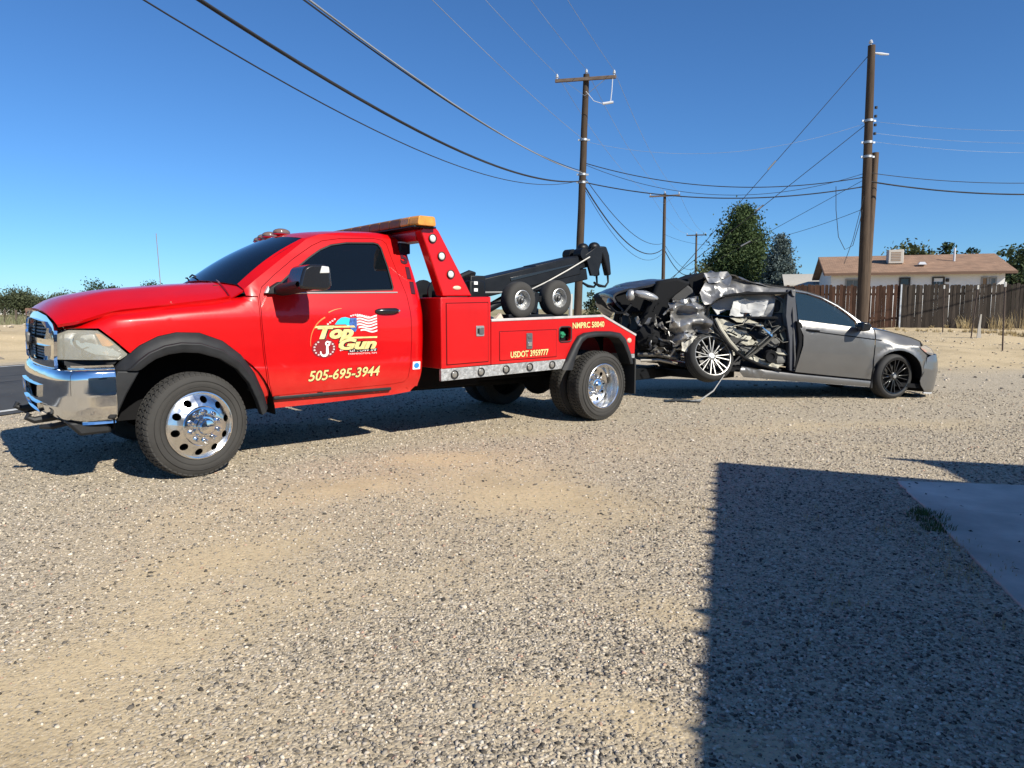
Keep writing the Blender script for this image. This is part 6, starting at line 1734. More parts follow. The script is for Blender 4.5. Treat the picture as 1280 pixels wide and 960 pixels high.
WN_ = [(-1.555, 1.020), (-1.1, 1.005), (-.70, .988), (-.700, 1.075), (-.80, 1.160), (-.95, 1.255), (-1.176, 1.358), (-1.38, 1.405), (-1.56, 1.420)]
RL_ = [(-1.62, 1.445), (-1.56, 1.458), (-1.38, 1.440), (-1.176, 1.395), (-.93, 1.288), (-.76, 1.180), (-.60, 1.075), (-.43, .992), (-.46, .978), (-.66, .985), (-.690, 1.078), (-.79, 1.165), (-.94, 1.262), (-1.17, 1.365), (-1.38, 1.412), (-1.60, 1.428)]
arch = [(.385 * math.cos(a), .334 + .385 * math.sin(a)) for a in np.linspace(RAD(-18), RAD(197), 20)]
FF_ = [(-.398, .262)] + [(-.385, .40), (-.398, .875), (-.420, .985), (-.25, .972), (0, .945), (.2, .905), (.36, .855), (.43, .815), (.36, .74), (.42, .62), (.39, .42), (.375, .30)] 
FF_ = [(-.372, .262), (-.385, .55), (-.396, .875), (-.418, .985), (-.25, .978), (0, .955), (.2, .918), (.33, .872), (.30, .775), (.44, .69), (.43, .50)] + [p for p in arch if p[1] > .36]
for sgn in (-1, 1):
    fl = sgn > 0
    sm = lambda u, v, s=sgn: (u, s * cy(u, v), v)
    d = sheet('front_door', FD_, sm, grey, CAR, step=.07, flip=fl)
    if sgn < 0: cdoor = d
    sheet('door_glass', WN_, lambda u, v, s=sgn: (u, s * (cy(u, v) - .012), v), carglass, d, step=.1, thick=.004, flip=fl)
    sheet('window_frame', RL_, lambda u, v, s=sgn: (u, s * (cy(u, v) + .004), v), mat('lit_frame_grey', (.45, .46, .47), .25, metal=.8), CAR, step=.08, flip=fl)  # body-coloured rail and pillar, reflected light put into a paler colour
    sheet('front_fender', FF_, sm, grey, CAR, step=.045, flip=fl)
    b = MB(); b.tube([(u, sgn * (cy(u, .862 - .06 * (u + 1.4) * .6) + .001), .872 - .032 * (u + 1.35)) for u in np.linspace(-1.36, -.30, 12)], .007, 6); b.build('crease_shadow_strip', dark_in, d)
    b = MB(); b.tube([(u, sgn * (cy(u, .885) + .02 * math.sin(math.pi * (u + 1.44) / .2)), .885 - .01 * (u + 1.4)) for u in np.linspace(-1.44, -1.25, 7)], .014, 8); b.build('door_handle', dark_in, d)
    mg = empty('door_mirror', parent=CAR)
    b = MB(); b.box((-.64, sgn * .93, .985), (.08, .14, .05)); b.build('mirror_stem', plast_gloss, mg, bevel=.01)
    b = MB(); b.prism(round_poly([(-.735, .93), (-.60, .955), (-.59, 1.03), (-.65, 1.07), (-.735, 1.065)], .03, 3), sgn * .94, sgn * 1.10); b.build('mirror_head', plast_gloss, mg, bevel=.02)
    # wheel house and splash guard
    b = MB(); b.lathe([(.40, sgn * .88), (.40, sgn * .60), (.2, sgn * .60)], 24, (0, 0, .334), 'y', arc=(0, math.pi)); b.build('wheel_house', dark_in, CAR)
    b = MB(); b.prism([(-.36, .13), (-.33, .13), (-.335, .42), (-.37, .45)], sgn * .90, sgn * .74); b.build('splash_guard', plast, CAR, bevel=.006)
    # sill
    sk = [(-.37, .150), (-.37, .238), (-1.5, .243), (-2.10, .262), (-2.33, .285), (-2.36, .20), (-2.28, .130), (-1.4, .140)]
    sheet('sill_panel', sk, lambda u, v, s=sgn: (u, s * (.895 + .012 * math.sin(max(0, min(1, (v - .13) / .13)) * math.pi) - .25 * max(0, .15 - v) + (crumple((u, 0, v), .02, 4, 3) if u < -2.0 else 0)), v), grey, CAR, step=.07, stepv=.025, flip=fl)
    # front bumper side
# front bumper cover wrapping round
PB = [(.36, -.905), (.48, -.890), (.60, -.845), (.71, -.77), (.80, -.66), (.865, -.52), (.915, -.35), (.94, -.18), (.95, 0)]
PBF = PB + [(x, -y) for x, y in reversed(PB[:-1])]
cumb = [0]
for i in range(1, len(PBF)): cumb.append(cumb[-1] + math.hypot(PBF[i][0] - PBF[i - 1][0], PBF[i][1] - PBF[i - 1][1]))
SBC = cumb[-1]
def cb_map(u, v):
    s = u * SBC
    x = np.interp(s, cumb, [p[0] for p in PBF]); y = np.interp(s, cumb, [p[1] for p in PBF])
    x2 = (np.interp(s - .06, cumb, [p[0] for p in PBF]) + np.interp(s + .06, cumb, [p[0] for p in PBF])) / 2; y2 = (np.interp(s - .06, cumb, [p[1] for p in PBF]) + np.interp(s + .06, cumb, [p[1] for p in PBF])) / 2
    x, y = (x + x2) / 2, (y + y2) / 2
    k = np.interp(v, [.12, .18, .30, .48, .60, .70, .76], [.93, .97, .985, 1.0, .975, .93, .88])
    return (.2 + (x - .2) * k, y * (.5 + .5 * k), v)
BO_ = [(.004, .30), (.02, .24), (.07, .135), (.20, .125), (.80, .125), (.93, .135), (.98, .24), (.996, .30), (.985, .50), (.965, .64), (.90, .70), (.78, .715), (.5, .74), (.22, .715), (.10, .70), (.035, .64), (.015, .50)]
sheet('front_bumper', BO_, cb_map, grey, CAR, holes=[[(.30, .22), (.70, .22), (.66, .42), (.34, .42)]], step=.03, stepv=.04, flip=True)
b = MB(); b.box((.62, 0, .33), (.06, 1.1, .34)); b.build('radiator_grille', dark_in, CAR)
b = MB(); b.tube([cb_map(u, .128) for u in np.linspace(.06, .3, 8)], .012, 6); b.build('lower_lip', mat('pale_lip', (.5, .5, .5), .4), CAR)
for sgn in (-1, 1):
    hl = empty('head_lamp', parent=CAR)
    HLp = [(.28, .80), (.40, .825), (.52, .785), (.60, .725), (.55, .690), (.44, .705), (.33, .765)]
    sheet('lamp_lens', HLp, lambda u, v, s=sgn: (u, s * (cy(u, v) + .004), v), glass_mat('car_lamp_lens', (.35, .33, .32), .05, .6), hl, step=.05, flip=sgn > 0)
    b = MB(); b.prism(offset_poly([(.40, .80), (.52, .765), (.55, .72), (.42, .735)], -.004), sgn * .72, sgn * .66); b.build('lamp_inner', mat('lamp_coral', (.60, .26, .18), .35), hl)
    b = MB(); b.prism(offset_poly(HLp, -.01), sgn * .64, sgn * .60); b.build('lamp_back', dark_in, hl)
def ch_z(x, y):
    t = min(1.1, abs(y) / .80)
    zc = np.interp(x, [-.50, -.3, 0, .3, .5, .68, .78], [1.045, 1.035, 1.005, .955, .905, .835, .77]); 
    return zc - .075 * t ** 3 + .012 * math.exp(-((abs(y) - .45) / .08) ** 2)
CH_ = [(-.44, -.74), (-.25, -.765), (0, -.745), (.2, -.71), (.36, -.66), (.55, -.55), (.68, -.40), (.75, -.2), (.765, 0)]
CH_ = CH_ + [(x, -y) for x, y in reversed(CH_[:-1])] + [(-.49, .4), (-.50, 0), (-.49, -.4)]
sheet('hood', CH_, lambda u, v: (u, v, ch_z(u, v)), grey, CAR, step=.06)
# windshield
def cws(u, v):
    B = Vector((-.46 - .18 * u * u, u * .74, 1.035 - .03 * u * u)); Tq = Vector((-1.24 - .10 * u * u, u * .58, 1.435 - .03 * u * u))
    p = B.lerp(Tq, v); return (p.x, p.y, p.z + .03 * math.sin(math.pi * v))
sheet('windshield', [(-1, 0), (1, 0), (1, 1), (-1, 1)], cws, carglass, CAR, step=.15, stepv=.2, flip=True, thick=.005)
# roof, buckled upward towards the rear
def rf(u, v):
    x = -1.25 - 1.62 * u; y = v * (.61 - .03 * u)
    z = 1.452 - .04 * v * v + .02 * math.sin(u * 3)
    k = sstep(.30, .86, u)
    z += k * (.145 - .06 * (v + .4) ** 2) - .05 * sstep(.9, 1.0, u)
    z += folds(x, y, .045 * sstep(.35, .7, u) + .002, 2.0)
    return (x, y, z)
sheet('roof', [(0, -1), (1, -1), (1, 1), (0, 1)], rf, grey, CAR, step=.035, stepv=.09, flip=True, analytic=False, smooth=22)
# folded rear edge of the roof, bare and bright
def fold(u, v):
    x = -2.56 - .36 * u; z = 1.63 - .22 * v * (1 - .2 * u) - .05 * u
    return (x + .05 * v, -.52 - .10 * v + folds(x, z, .05, 1.1), z)
sheet('roof_fold', [(0, 0), (1, .05), (.95, .9), (.45, .75), (.1, 1.0), (-.05, .4)], fold, foil, CAR, step=.05, analytic=False, smooth=24)
# roof rail over the torn out rear door
RR_ = [(-1.56, 1.462), (-1.85, 1.475), (-2.13, 1.488), (-2.45, 1.505), (-2.72, 1.50), (-2.92, 1.42), (-3.02, 1.25), (-2.96, 1.09), (-2.86, 1.11), (-2.76, 1.19), (-2.62, 1.272), (-2.31, 1.335), (-1.95, 1.372), (-1.68, 1.392), (-1.60, 1.43)]
sheet('roof_rail', RR_, lambda u, v: (u, -(cy(u, v) + .03 - .05 * sstep(-1.6, -2.0, u)) + folds(u, v, .035 * sstep(-1.7, -2.4, u), .9), v), grey_cr, CAR, step=.04, analytic=False, smooth=25, thick=.03)
b = MB(); b.tube([(u, -.69 - .06 * (1.38 - z), z) for (u, z) in ((-1.62, 1.40), (-1.95, 1.365), (-2.31, 1.325), (-2.62, 1.262), (-2.78, 1.17), (-2.86, 1.07), (-2.86, .95))], .022, 6); b.build('door_seal', dark_in, CAR)
# pillar between the doors
b = MB(); b.prism([(-1.58, 1.455), (-1.70, 1.445), (-1.735, 1.05), (-1.66, .70), (-1.60, .27), (-1.50, .26), (-1.465, .55), (-1.47, .80), (-1.56, 1.0)], -.86, -.74)
b.map(lambda p: Vector((p.x, p.y + max(0, (p.z - .95)) * .36, p.z))); b.build('b_pillar', mat('pillar_navy', (.018, .022, .034), .5, var=.3), CAR, bevel=.015)
b = MB(); b.prism([(-1.60, 1.445), (-1.67, 1.44), (-1.64, 1.36), (-1.60, 1.35)], -.745, -.70); b.build('pillar_bracket', foil, CAR, bevel=.004)
b = MB(); b.tube([(-1.63, -.70, 1.36), (-1.62, -.80, 1.1), (-1.60, -.86, .8), (-1.545, -.88, .45), (-1.53, -.88, .30)], .012, 6); b.build('pillar_seal', mat('seal_grey', (.10, .10, .10), .6), CAR)
b = MB(); b.prism([(-1.545, .30), (-1.47, .30), (-1.44, .60), (-1.45, .82), (-1.52, .98), (-1.60, 1.0), (-1.53, .7)], -.895, -.80); b.build('door_torn_edge', dark_in, CAR, bevel=.015)
# far side shell
FS_ = [(-.40, .26), (-3.6, .30), (-3.9, .55), (-3.85, .95), (-3.3, 1.02), (-.42, .99)]
sheet('far_side_panel', FS_, lambda u, v: (u, cy(min(u, 0), v) - .01, v), grey, CAR, step=.2, flip=True)
sheet('far_roof_rail', [(-1.5, 1.44), (-2.6, 1.45), (-3.2, 1.03), (-3.0, 1.03), (-2.5, 1.36), (-1.5, 1.37)], lambda u, v: (u, cy(u, v), v), grey, CAR, step=.1, flip=True)
# floor and inside
b = MB(); b.box((-1.36, 0, .22), (3.7, 1.68, .06)); b.box((.35, 0, .16), (.8, 1.3, .05)); b.box((-.55, 0, .55), (.10, 1.5, .65)); b.build('floor_pan', dark_in, CAR)
b = MB(); b.box((-.72, 0, .90), (.42, 1.5, .22)); b.build('dashboard', dark_in, CAR, bevel=.05)
b = MB(); b.lathe([(.17, -.014), (.184, 0), (.17, .014), (.156, 0)], 20, (0, 0, 0), 'x', closed=True); o = b.build('steering_wheel', dark_in, CAR); o.location = (-1.0, .38, .90); o.rotation_euler = (0, RAD(25), 0)
for yy in (-.38, .38):
    b = MB(); b.box((-1.35, yy, .48), (.5, .5, .16)); b.box((-1.62, yy, .80), (.16, .48, .62), Matrix.Rotation(RAD(-14), 3, 'Y')); b.box((-1.72, yy, 1.20), (.10, .26, .18)); b.build('front_seat', seatg, CAR, bevel=.05)
b = MB(); b.box((-2.35, .1, .50), (.5, 1.2, .16)); b.box((-2.72, .15, .85), (.16, 1.1, .6), Matrix.Rotation(RAD(-20), 3, 'Y')); b.build('rear_seat', cream, CAR, bevel=.05)
b = MB(); b.prism([(-3.22, 1.46), (-3.35, 1.44), (-3.38, 1.20), (-3.25, 1.05), (-3.02, 1.10), (-2.93, 1.22), (-3.02, 1.34)], -.42, .30); b.build('pushed_seat_back', seatg, CAR, bevel=.03)
b = MB(); b.prism([(-2.86, 1.60), (-3.12, 1.47), (-3.02, 1.30), (-2.90, 1.22), (-2.84, 1.35)], -.40, .45); b.build('rear_shelf', dark_in, CAR, bevel=.02)
# curtain airbag hanging in the opening
def bagf(u, v):
    x = -1.80 - .95 * u; z = 1.37 - .06 * u * u - v * (.33 + .03 * math.sin(u * 9))
    return (x, -.50 - .05 * math.sin(u * 11 + v * 3) - .06 * v + crumple((x, 0, z), .03, 4, 4), z)
sheet('curtain_airbag', [(0, 0), (1, .02), (1.03, .5), (.9, .95), (.72, .80), (.5, 1.0), (.25, .92), (.02, 1.0)], bagf, bag, CAR, step=.06, stepv=.12, analytic=False, smooth=40)
def bag2(u, v):
    x = -1.95 - .55 * u; z = 1.27 - v * .30
    return (x, -.575 - .05 * math.sin(u * 7 + 1) - crumple((x, 1, z), .05, 5, 9), z)
sheet('side_airbag', [(0, 0), (.45, .1), (.55, .0), (.95, .25), (1, .9), (.6, 1), (.5, .6), (.3, .95), (.05, .7)], bag2, mat('airbag_white', (.55, .55, .54), .9, var=.15, vscale=4), CAR, step=.07, stepv=.1, analytic=False, smooth=40)
# torn trim, belts and wires in the door opening
def strip_part(name, pts, w, t, m, twist=0.0):
    b = MB(); pts = [Vector(p) for p in pts]
    vs_ = []
    for i, p in enumerate(pts):
        dd = (pts[min(i + 1, len(pts) - 1)] - pts[max(0, i - 1)]).normalized(); u_, v_ = basis(dd)
        a = twist * i; q = u_ * math.cos(a) + v_ * math.sin(a); n_ = dd.cross(q).normalized()
        ww = w[i] if isinstance(w, (list, tuple)) else w
        vs_ += [p - q * ww / 2 - n_ * t / 2, p + q * ww / 2 - n_ * t / 2, p + q * ww / 2 + n_ * t / 2, p - q * ww / 2 + n_ * t / 2]
    fs = [(0, 1, 2, 3)]
    for i in range(len(pts) - 1):
        for k in range(4): fs.append((i * 4 + k, i * 4 + (k + 1) % 4, i * 4 + 4 + (k + 1) % 4, i * 4 + 4 + k))
    fs.append(tuple(reversed(range(len(pts) * 4 - 4, len(pts) * 4))))
    b.add(vs_, fs)
    return b.build(name, m, CAR, smooth=25)
strip_part('belt_line_trim', [(-2.50, -.80, .965), (-2.30, -.83, .985), (-2.05, -.84, 1.005), (-1.86, -.82, 1.02)], .055, .02, dark_in, .1)
strip_part('seat_belt', [(-2.25, -.80, .42), (-2.10, -.83, .60), (-1.95, -.82, .76), (-1.80, -.80, .90)], .06, .012, mat('belt_grey', (.12, .12, .11), .7), .0)
strip_part('door_beam', [(-2.30, -.84, .36), (-2.14, -.86, .50), (-1.98, -.85, .66), (-1.86, -.84, .78)], [.07, .06, .05, .04], .03, mat('beam_dark', (.06, .058, .05), .6), .05)
b = MB(); b.lathe([(0, -.87), (.045, -.875), (.05, -.89), (.085, -.895), (.095, -.88), (.095, -.80)], 20, (-1.90, 0, .455)); b.build('door_speaker', dark_in, CAR)
strip_part('blue_tag', [(-2.10, -.80, .90), (-2.0, -.83, .82), (-1.90, -.82, .76)], .10, .01, mat('blue_plastic', (.12, .28, .55), .4), .3)
crr = random.Random(31)
def blob(name, m, c, r, seed, sc=(1, 1, 1), amp=.35):
    b = MB(); b.sphere((0, 0, 0), 1, 14, 9)
    b.map(lambda p: Vector((p.x * r * sc[0], p.y * r * sc[1], p.z * r * sc[2])) * (1 + amp * (1 - 2 * abs(mnoise.noise(p * 2.1 + Vector((seed, seed * 2, 0)))))) + Vector(c))
    return b.build(name, m, CAR, smooth=28)
def torn_panel(name, m, c, w, h, seed, tilt=0.0, amp=.05):
    rs2 = random.Random(seed)
    n_ = 9; out = []
    for q in range(n_):
        a = 2 * math.pi * q / n_; rr = rs2.uniform(.72, 1.1); out.append((w / 2 * rr * math.cos(a), h / 2 * rr * math.sin(a)))
    ct, st_ = math.cos(tilt), math.sin(tilt)
    def mp(u, v):
        x = c[0] + u * ct - v * st_; z = c[2] + u * st_ + v * ct
        return (x, c[1] + crumple((x, seed, z), amp, 4.5, seed) + .25 * v, z)
    return sheet(name, out, mp, m, CAR, step=.03, analytic=False, smooth=28, thick=.008)
pale_foam = mat('car_pale_foam', (.44, .43, .37), .9, var=.25)
grey_trim = mat('car_grey_trim', (.12, .12, .115), .8, var=.25)
for k_, (c, w_, h_, t_, m_) in enumerate((((-2.55, -.74, .84), .34, .20, -.3, cream), ((-2.36, -.78, .73), .46, .13, -.15, pale_foam), ((-2.10, -.76, .64), .50, .11, .05, cream), ((-1.84, -.80, .66), .24, .16, .2, grey_trim), ((-2.24, -.74, .53), .40, .12, -.1, grey_trim), ((-2.06, -.83, .38), .52, .11, -.12, pale_foam), ((-1.80, -.82, .34), .28, .13, .1, cream), ((-2.62, -.76, .62), .22, .20, -.6, grey_trim), ((-2.28, -.72, .93), .46, .08, -.05, cream), ((-1.96, -.74, .80), .28, .13, .3, grey_trim), ((-2.48, -.80, .50), .26, .10, -.7, pale_foam), ((-1.72, -.82, .48), .18, .26, .0, grey_trim), ((-1.70, -.80, .80), .14, .26, .1, mat('car_dark_green', (.05, .06, .055), .7)))):
    torn_panel('torn_trim', m_, c, w_, h_, 40 + k_, t_)
for k in range(26):
    x = crr.uniform(-2.75, -1.75); z = crr.uniform(.36, .98); L_ = crr.uniform(.10, .34); a = crr.uniform(-.6, 1.2)
    p0 = Vector((x, -.80 + crr.uniform(-.07, .05), z)); p3 = p0 + Vector((math.cos(a) * L_, crr.uniform(-.05, .05), math.sin(a) * L_ * .6)); mid = p0.lerp(p3, .5) + Vector((crr.uniform(-.05, .05), -.03, crr.uniform(-.07, .07)))
    strip_part('torn_strip', [p0, mid, p3], crr.uniform(.012, .045), .008, crr.choice([dark_in, dark_in, cream, seatg, mat('beam_dark', (.06, .058, .05), .6)]), crr.uniform(-.6, .6))
b = MB(); b.tube([(-2.86, -.88, .95), (-2.80, -.90, .80), (-2.66, -.90, .66), (-2.50, -.90, .52), (-2.30, -.90, .40), (-2.05, -.91, .32), (-1.75, -.91, .27)], .02, 8); b.build('opening_edge', dark_in, CAR)
b = MB(); b.tube([(-2.78, -.86, .92), (-2.70, -.90, .78), (-2.56, -.91, .62), (-2.42, -.90, .50)], .028, 8); b.build('opening_edge', cream, CAR)
b = MB(); b.box((-2.25, -.5, .50), (1.2, .10, .60)); b.map(lambda p: p + Vector((0, .25, 0))); b.build('centre_tunnel', seatg, CAR, bevel=.05)
# crushed quarter panel
def qp(u, v, s=0.0):
    return (u, -.86 - .05 * s + folds(u, v, .075, .4) + crumple((u, s, v), .012, 5, 3) - .06 * math.exp(-((v - .85) / .10) ** 2) + .07 * math.exp(-((v - .97 - .2 * (u + 3.1)) / .05) ** 2) + .06 * sstep(-3.2, -3.45, u), v)
QP_ = [(-3.46, 1.075), (-3.33, 1.115), (-3.22, 1.085), (-3.10, 1.13), (-2.98, 1.075), (-2.90, 1.045), (-2.92, .95), (-2.84, .88), (-2.87, .78), (-2.80, .74), (-2.92, .69), (-3.02, .70), (-3.10, .62), (-3.18, .60), (-3.25, .50), (-3.33, .46), (-3.36, .58), (-3.44, .66), (-3.42, .86)]
sheet('quarter_panel', QP_, qp, foil, CAR, step=.022, analytic=False, smooth=24, thick=.012)
Q2 = [(-3.42, 1.14), (-3.25, 1.16), (-3.05, 1.22), (-3.02, 1.12), (-3.2, 1.09), (-3.4, 1.08)]
sheet('quarter_top', Q2, lambda u, v: (u, -.82 + crumple((u, 4, v), .06, 6, 2), v), foil, CAR, step=.04, analytic=False, smooth=18)
Q3 = [(-3.24, .60), (-3.06, .66), (-2.96, .64), (-3.02, .50), (-3.10, .40), (-3.22, .42)]
sheet('inner_quarter', Q3, lambda u, v: (u, -.90 + crumple((u, 6, v), .05, 6, 5), v), mat('primer_pale', (.50, .48, .42), .6, var=.3, vscale=8), CAR, step=.04, analytic=False, smooth=18)
# trunk: dark cavity, lid, lamp
b = MB(); b.prism([(-3.42, 1.12), (-3.40, .42), (-3.75, .36), (-3.86, .62), (-3.74, .95), (-3.62, 1.38), (-3.34, 1.46), (-3.12, 1.40)], -.66, .72); b.build('boot_cavity', dark_in, CAR, bevel=.04)
TLX = [(-3.30, 1.455), (-3.50, 1.440), (-3.70, 1.408), (-3.95, 1.335), (-4.16, 1.262), (-4.28, 1.205), (-4.335, 1.15), (-4.325, 1.09), (-4.25, 1.00), (-4.16, .93), (-4.06, .865)]
tl_c = [0]
for i in range(1, len(TLX)): tl_c.append(tl_c[-1] + math.hypot(TLX[i][0] - TLX[i - 1][0], TLX[i][1] - TLX[i - 1][1]))
def tl(u, v):
    s = u * tl_c[-1]
    def P(q): return np.interp(q, tl_c, [p[0] for p in TLX]), np.interp(q, tl_c, [p[1] for p in TLX])
    a_, b_, c_ = P(s - .04), P(s), P(s + .04)
    x = (a_[0] + 2 * b_[0] + c_[0]) / 4; z = (a_[1] + 2 * b_[1] + c_[1]) / 4
    y = v * .70
    bend = .06 * sstep(.2, 1, v) 
    return (x + .05 * v * v + crumple((x, y, z), .012, 2.2, 3) + (.18 * max(0, -v - .35) if u < .55 else 0.05), y + .1, z - .10 * v * v * (u < 2) * .5 - bend + crumple((x, y, z), .02, 2.0, 8))
sheet('boot_lid', [(0, -1), (1, -.92), (1, .95), (0, 1)], tl, mat('car_grey_dark', (.045, .047, .055), .4, metal=.3, coat=.4, var=.2), CAR, step=.035, stepv=.1, flip=True, analytic=False, smooth=35, thick=.03)
b = MB(); b.prism(offset_poly(TLX + [(-3.72, .92), (-3.50, 1.10), (-3.32, 1.30)], -.03), -.50, .62); b.map(lambda p: Vector((p.x + (.10 if p.y < 0 else 0), p.y, p.z - .01))); b.build('boot_inner_panel', dark_in, CAR, bevel=.02)
b = MB(); b.sphere((0, 0, 0), 1, 18, 10, (.185, .05, .062)); b.map(lambda p: Vector((p.x, p.y, p.z - p.x * .16 + .01 * mnoise.noise(p * 30)))); o = b.build('tail_lamp', mat('lamp_shell', (.40, .40, .40), .2, metal=.5, coat=.4), CAR); o.location = (-3.79, -.74, 1.155)
b = MB(); b.sphere((0, 0, 0), 1, 14, 8, (.07, .05, .085)); o = b.build('tail_lamp_socket', foil, CAR); o.location = (-4.0, -.70, 1.14)
b = MB(); b.sphere((-4.20, -.35, 1.02), .12, 16, 8, (.5, 1.6, .8)); b.build('boot_lamp', mat('dark_red_lens', (.05, .012, .015), .2), CAR)
strip_part('bumper_remnant', [(-4.22, -.42, .98), (-4.10, -.52, .88), (-4.02, -.58, .90), (-3.96, -.62, 1.02)], [.16, .18, .14, .08], .03, plast, .15)
for k in range(3):
    x = -4.06 + .13 * k
    b = MB(); n_ = 9; b.tube([(x + .012 * math.sin(i * 2.1), -.50, .90 - .36 * i / n_) for i in range(n_ + 1)], [.012 + .010 * (i % 2) for i in range(n_ + 1)], 6); b.build('hanging_chain', dark_in, CAR)
# hanging liner and twisted metal
def liner(u, v):
    x = -3.86 + .30 * u + .04 * math.sin(v * 5); z = .86 - .60 * v
    return (x, -.55 + crumple((x, 2, z), .09, 3.5, 5), z)
sheet('torn_liner', [(.25, 0), (.85, .02), (1, .4), (.98, .95), (.3, 1.03), (.02, .9), (.0, .5)], liner, mat('liner_felt', (.012, .014, .02), .7, var=.3), CAR, step=.1, analytic=False, smooth=30)
steel_bent = mat('bent_steel', (.13, .125, .115), .45, metal=.6, var=.5, vscale=14)
for k in range(58):
    big = k < 20
    x = crr.uniform(-3.75, -2.95) if k % 3 else crr.uniform(-3.5, -3.05); z = crr.uniform(.28, .72) if k % 4 else crr.uniform(.5, 1.05)
    if z > .7: x = crr.uniform(-3.78, -3.48)
    L_ = crr.uniform(.06, .26); a = crr.uniform(-1.2, 2.6)
    p0 = Vector((x, crr.uniform(-.90, -.62), z)); dr = Vector((math.cos(a), crr.uniform(-.4, .4), math.sin(a)))
    pts_ = [p0]
    for q in range(3):
        dr = (dr + Vector((crr.uniform(-.7, .7), crr.uniform(-.5, .5), crr.uniform(-.7, .7)))).normalized(); pts_.append(pts_[-1] + dr * L_ / 3)
    strip_part('twisted_strip', pts_, crr.uniform(.015, .06), crr.uniform(.005, .02), crr.choice([steel_bent, dark_in, dark_in, grey_cr, dark_in, steel_bent, foil]), crr.uniform(-.8, .8))
for k in range(10):
    x = crr.uniform(-3.7, -3.0); z = crr.uniform(.32, .62)
    blob('crushed_bracket', crr.choice([steel_bent, dark_in, dark_in, foil]), (x, crr.uniform(-.78, -.6), z), crr.uniform(.04, .09), k * 2.7, (crr.uniform(.7, 1.6), .6, crr.uniform(.6, 1.2)), .6)
b = MB(); b.tube([(-3.30, -.45, .26), (-3.10, -.68, .30), (-2.98, -.80, .31)], .045, 12, caps=False); b.build('exhaust_pipe', steel_bent, CAR)
for (x, z) in ((-3.02, .335), (-3.06, .235)):
    b = MB(); b.tube([(x - .22, -.58, z + .03), (x - .05, -.76, z + .01), (x + .03, -.86, z)], [.05, .052, .055], 14, caps=False); b.tube([(x + .03, -.86, z), (x - .05, -.76, z + .01)], [.048, .046], 14, caps=False); b.build('exhaust_tip', chrome, CAR)
b = MB(); b.tube([(-3.78, -.60, .30), (-3.50, -.66, .33), (-3.25, -.72, .31), (-3.12, -.66, .37)], [.035, .038, .035, .03], 10); b.build('suspension_arm', steel_bent, CAR)
b = MB(); b.tube([(-3.72, -.58, .215), (-3.45, -.62, .25), (-3.2, -.64, .22)], .025, 8); b.build('suspension_arm', mat('bare_arm', (.42, .40, .36), .5, metal=.6), CAR)
b = MB(); b.tube([(-3.34, -.70, .30), (-3.28, -.74, .44), (-3.12, -.78, .46), (-3.02, -.80, .38)], .028, 8); b.build('bent_tube', mat('bare_arm', (.42, .40, .36), .5, metal=.6), CAR)
b = MB(); b.box((-3.35, .05, .30), (.5, 1.1, .22)); b.tube([(-2.8, -.7, .34), (-2.8, .8, .34)], .05, 8); b.box((-2.6, 0, .26), (.5, 1.2, .14)); b.build('rear_subframe', dark_in, CAR, bevel=.03)
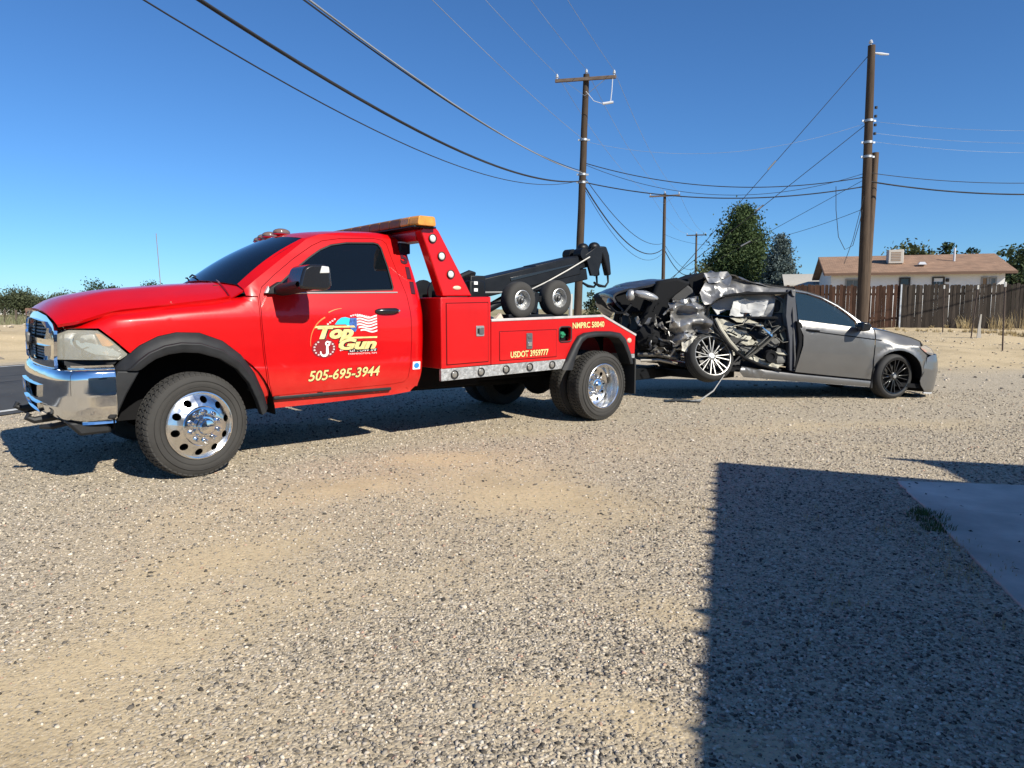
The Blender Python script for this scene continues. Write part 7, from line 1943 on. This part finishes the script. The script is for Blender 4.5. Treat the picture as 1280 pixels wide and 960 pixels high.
# ------------------------------------------------------------------ car wheels
CT_ME = None
def car_tyre():
    b = MB(); R = .334; rr = .248; W = .235
    b.lathe([(rr, .022), (rr + .012, .006), (rr + .035, .0), (R - .05, -.002), (R - .022, .012), (R - .004, .034), (R, .05), (R, .08), (R - .006, .083), (R - .006, .088), (R, .091), (R, .144), (R - .006, .147), (R - .006, .152), (R, .155), (R, .19), (R - .02, .222), (R - .06, W), (rr + .02, W - .006), (rr, W - .02)], 64)
    return b.mesh('tyre')
CT_ME = car_tyre()
def car_wheel(m_face, m_side, name='wheel', K=1.09):
    w = empty(name, parent=CAR)
    link_mesh('tyre', CT_ME, mat('car_tyre', (.024, .024, .024), .75, var=.15, vscale=5), w, smooth=40)
    b = MB(); b.lathe([(r_ * K, d_) for r_, d_ in ((.229, .022), (.236, .006), (.232, -.003), (.224, -.001), (.220, .012), (.214, .05), (.205, .16))], 56); b.build('rim', m_side, w)
    hub = MB(); hub.lathe([(.060, .06), (.062, .038), (.050, .028), (.034, .026), (.031, .022), (.016, .019), (0, .018)], 28); h = hub.build('hub', m_side, w)
    b = MB(); b.lathe([(.030, .0215), (.028, .016), (0, .015)], 20); b.build('centre_cap', mat('cap_silver', (.5, .5, .5), .3, metal=.8), h)
    for k in range(8):
        for s in (-1, 1):
            a0 = 2 * math.pi * k / 8 + s * .12; a1 = 2 * math.pi * k / 8 + s * .15
            b = MB()
            def sp(r, a, d_): return (K * r * math.cos(a), d_, K * r * math.sin(a))
            w0, w1 = .13, .032
            V = [sp(.045, a0 - w0, .030), sp(.045, a0 + w0, .030), sp(.222, a1 + w1, .012), sp(.222, a1 - w1, .012), sp(.045, a0 - w0, .065), sp(.045, a0 + w0, .065), sp(.222, a1 + w1, .05), sp(.222, a1 - w1, .05)]
            b.add(V, [(0, 1, 2, 3), (7, 6, 5, 4), (0, 3, 7, 4), (1, 5, 6, 2), (3, 2, 6, 7), (0, 4, 5, 1)]); b.build('spoke', m_face, w, bevel=.003)
    b = MB(); b.lathe([(.165, .10), (.165, .11), (.06, .11)], 32); b.build('brake_disc', mat('brake_iron', (.07, .068, .065), .5, metal=.6), w)
    b = MB(); b.lathe([(.23, .15), (.05, .17)], 32); b.build('wheel_back', dark_in, w)
    return w
blk_rim = mat('rim_black', (.012, .012, .013), .25, coat=.4); sil_rim = mat('rim_machined', (.24, .235, .225), .35, metal=.6, var=.15, vscale=20)
w = car_wheel(blk_rim, blk_rim); w.location = (0, -.895, .334); w.rotation_euler = (0, 0, RAD(14))
w = car_wheel(blk_rim, blk_rim); w.location = (0, .895, .334); w.rotation_euler = (0, 0, RAD(180 + 14))
w = car_wheel(sil_rim, sil_rim, 'torn_off_wheel', 1.16); w.location = (-2.775, -.93, .395); w.rotation_euler = (RAD(-17), 0, RAD(10)); w.scale = (1.06, 1, 1.06)
w = car_wheel(sil_rim, blk_rim); w.location = (-2.80, .88, .334); w.rotation_euler = (0, 0, RAD(180))
# loose things on the ground under it
st = MB(); pA = CAR_M @ Vector((-2.62, -.95, .10)); 
pts_ = [CAR_M @ Vector((-2.60, -.99, .14)), Vector((2.86, 9.93, .16)), Vector((2.68, 9.92, .03)), Vector((2.52, 9.94, .008))]
st.tube(pts_, [.006, .010, .014, .01], 6)
tag(st.build('dangling_strip', mat('pale_strip', (.38, .38, .37), .5), None), 'thin pale strip dangling from torn wheel to the ground', 'strip')
b = MB(); b.grid(lambda i, j: (2.18 + .50 * i, 9.86 + .22 * j + .03 * math.sin(i * 5), .012 + .025 * abs(mnoise.noise(Vector((i * 4, j * 3, 1))))), 14, 6)
tag(b.build('plastic_sheet', mat('dark_sheet', (.06, .065, .07), .35), None), 'crumpled dark plastic sheet on gravel below the torn wheel', 'plastic sheet')
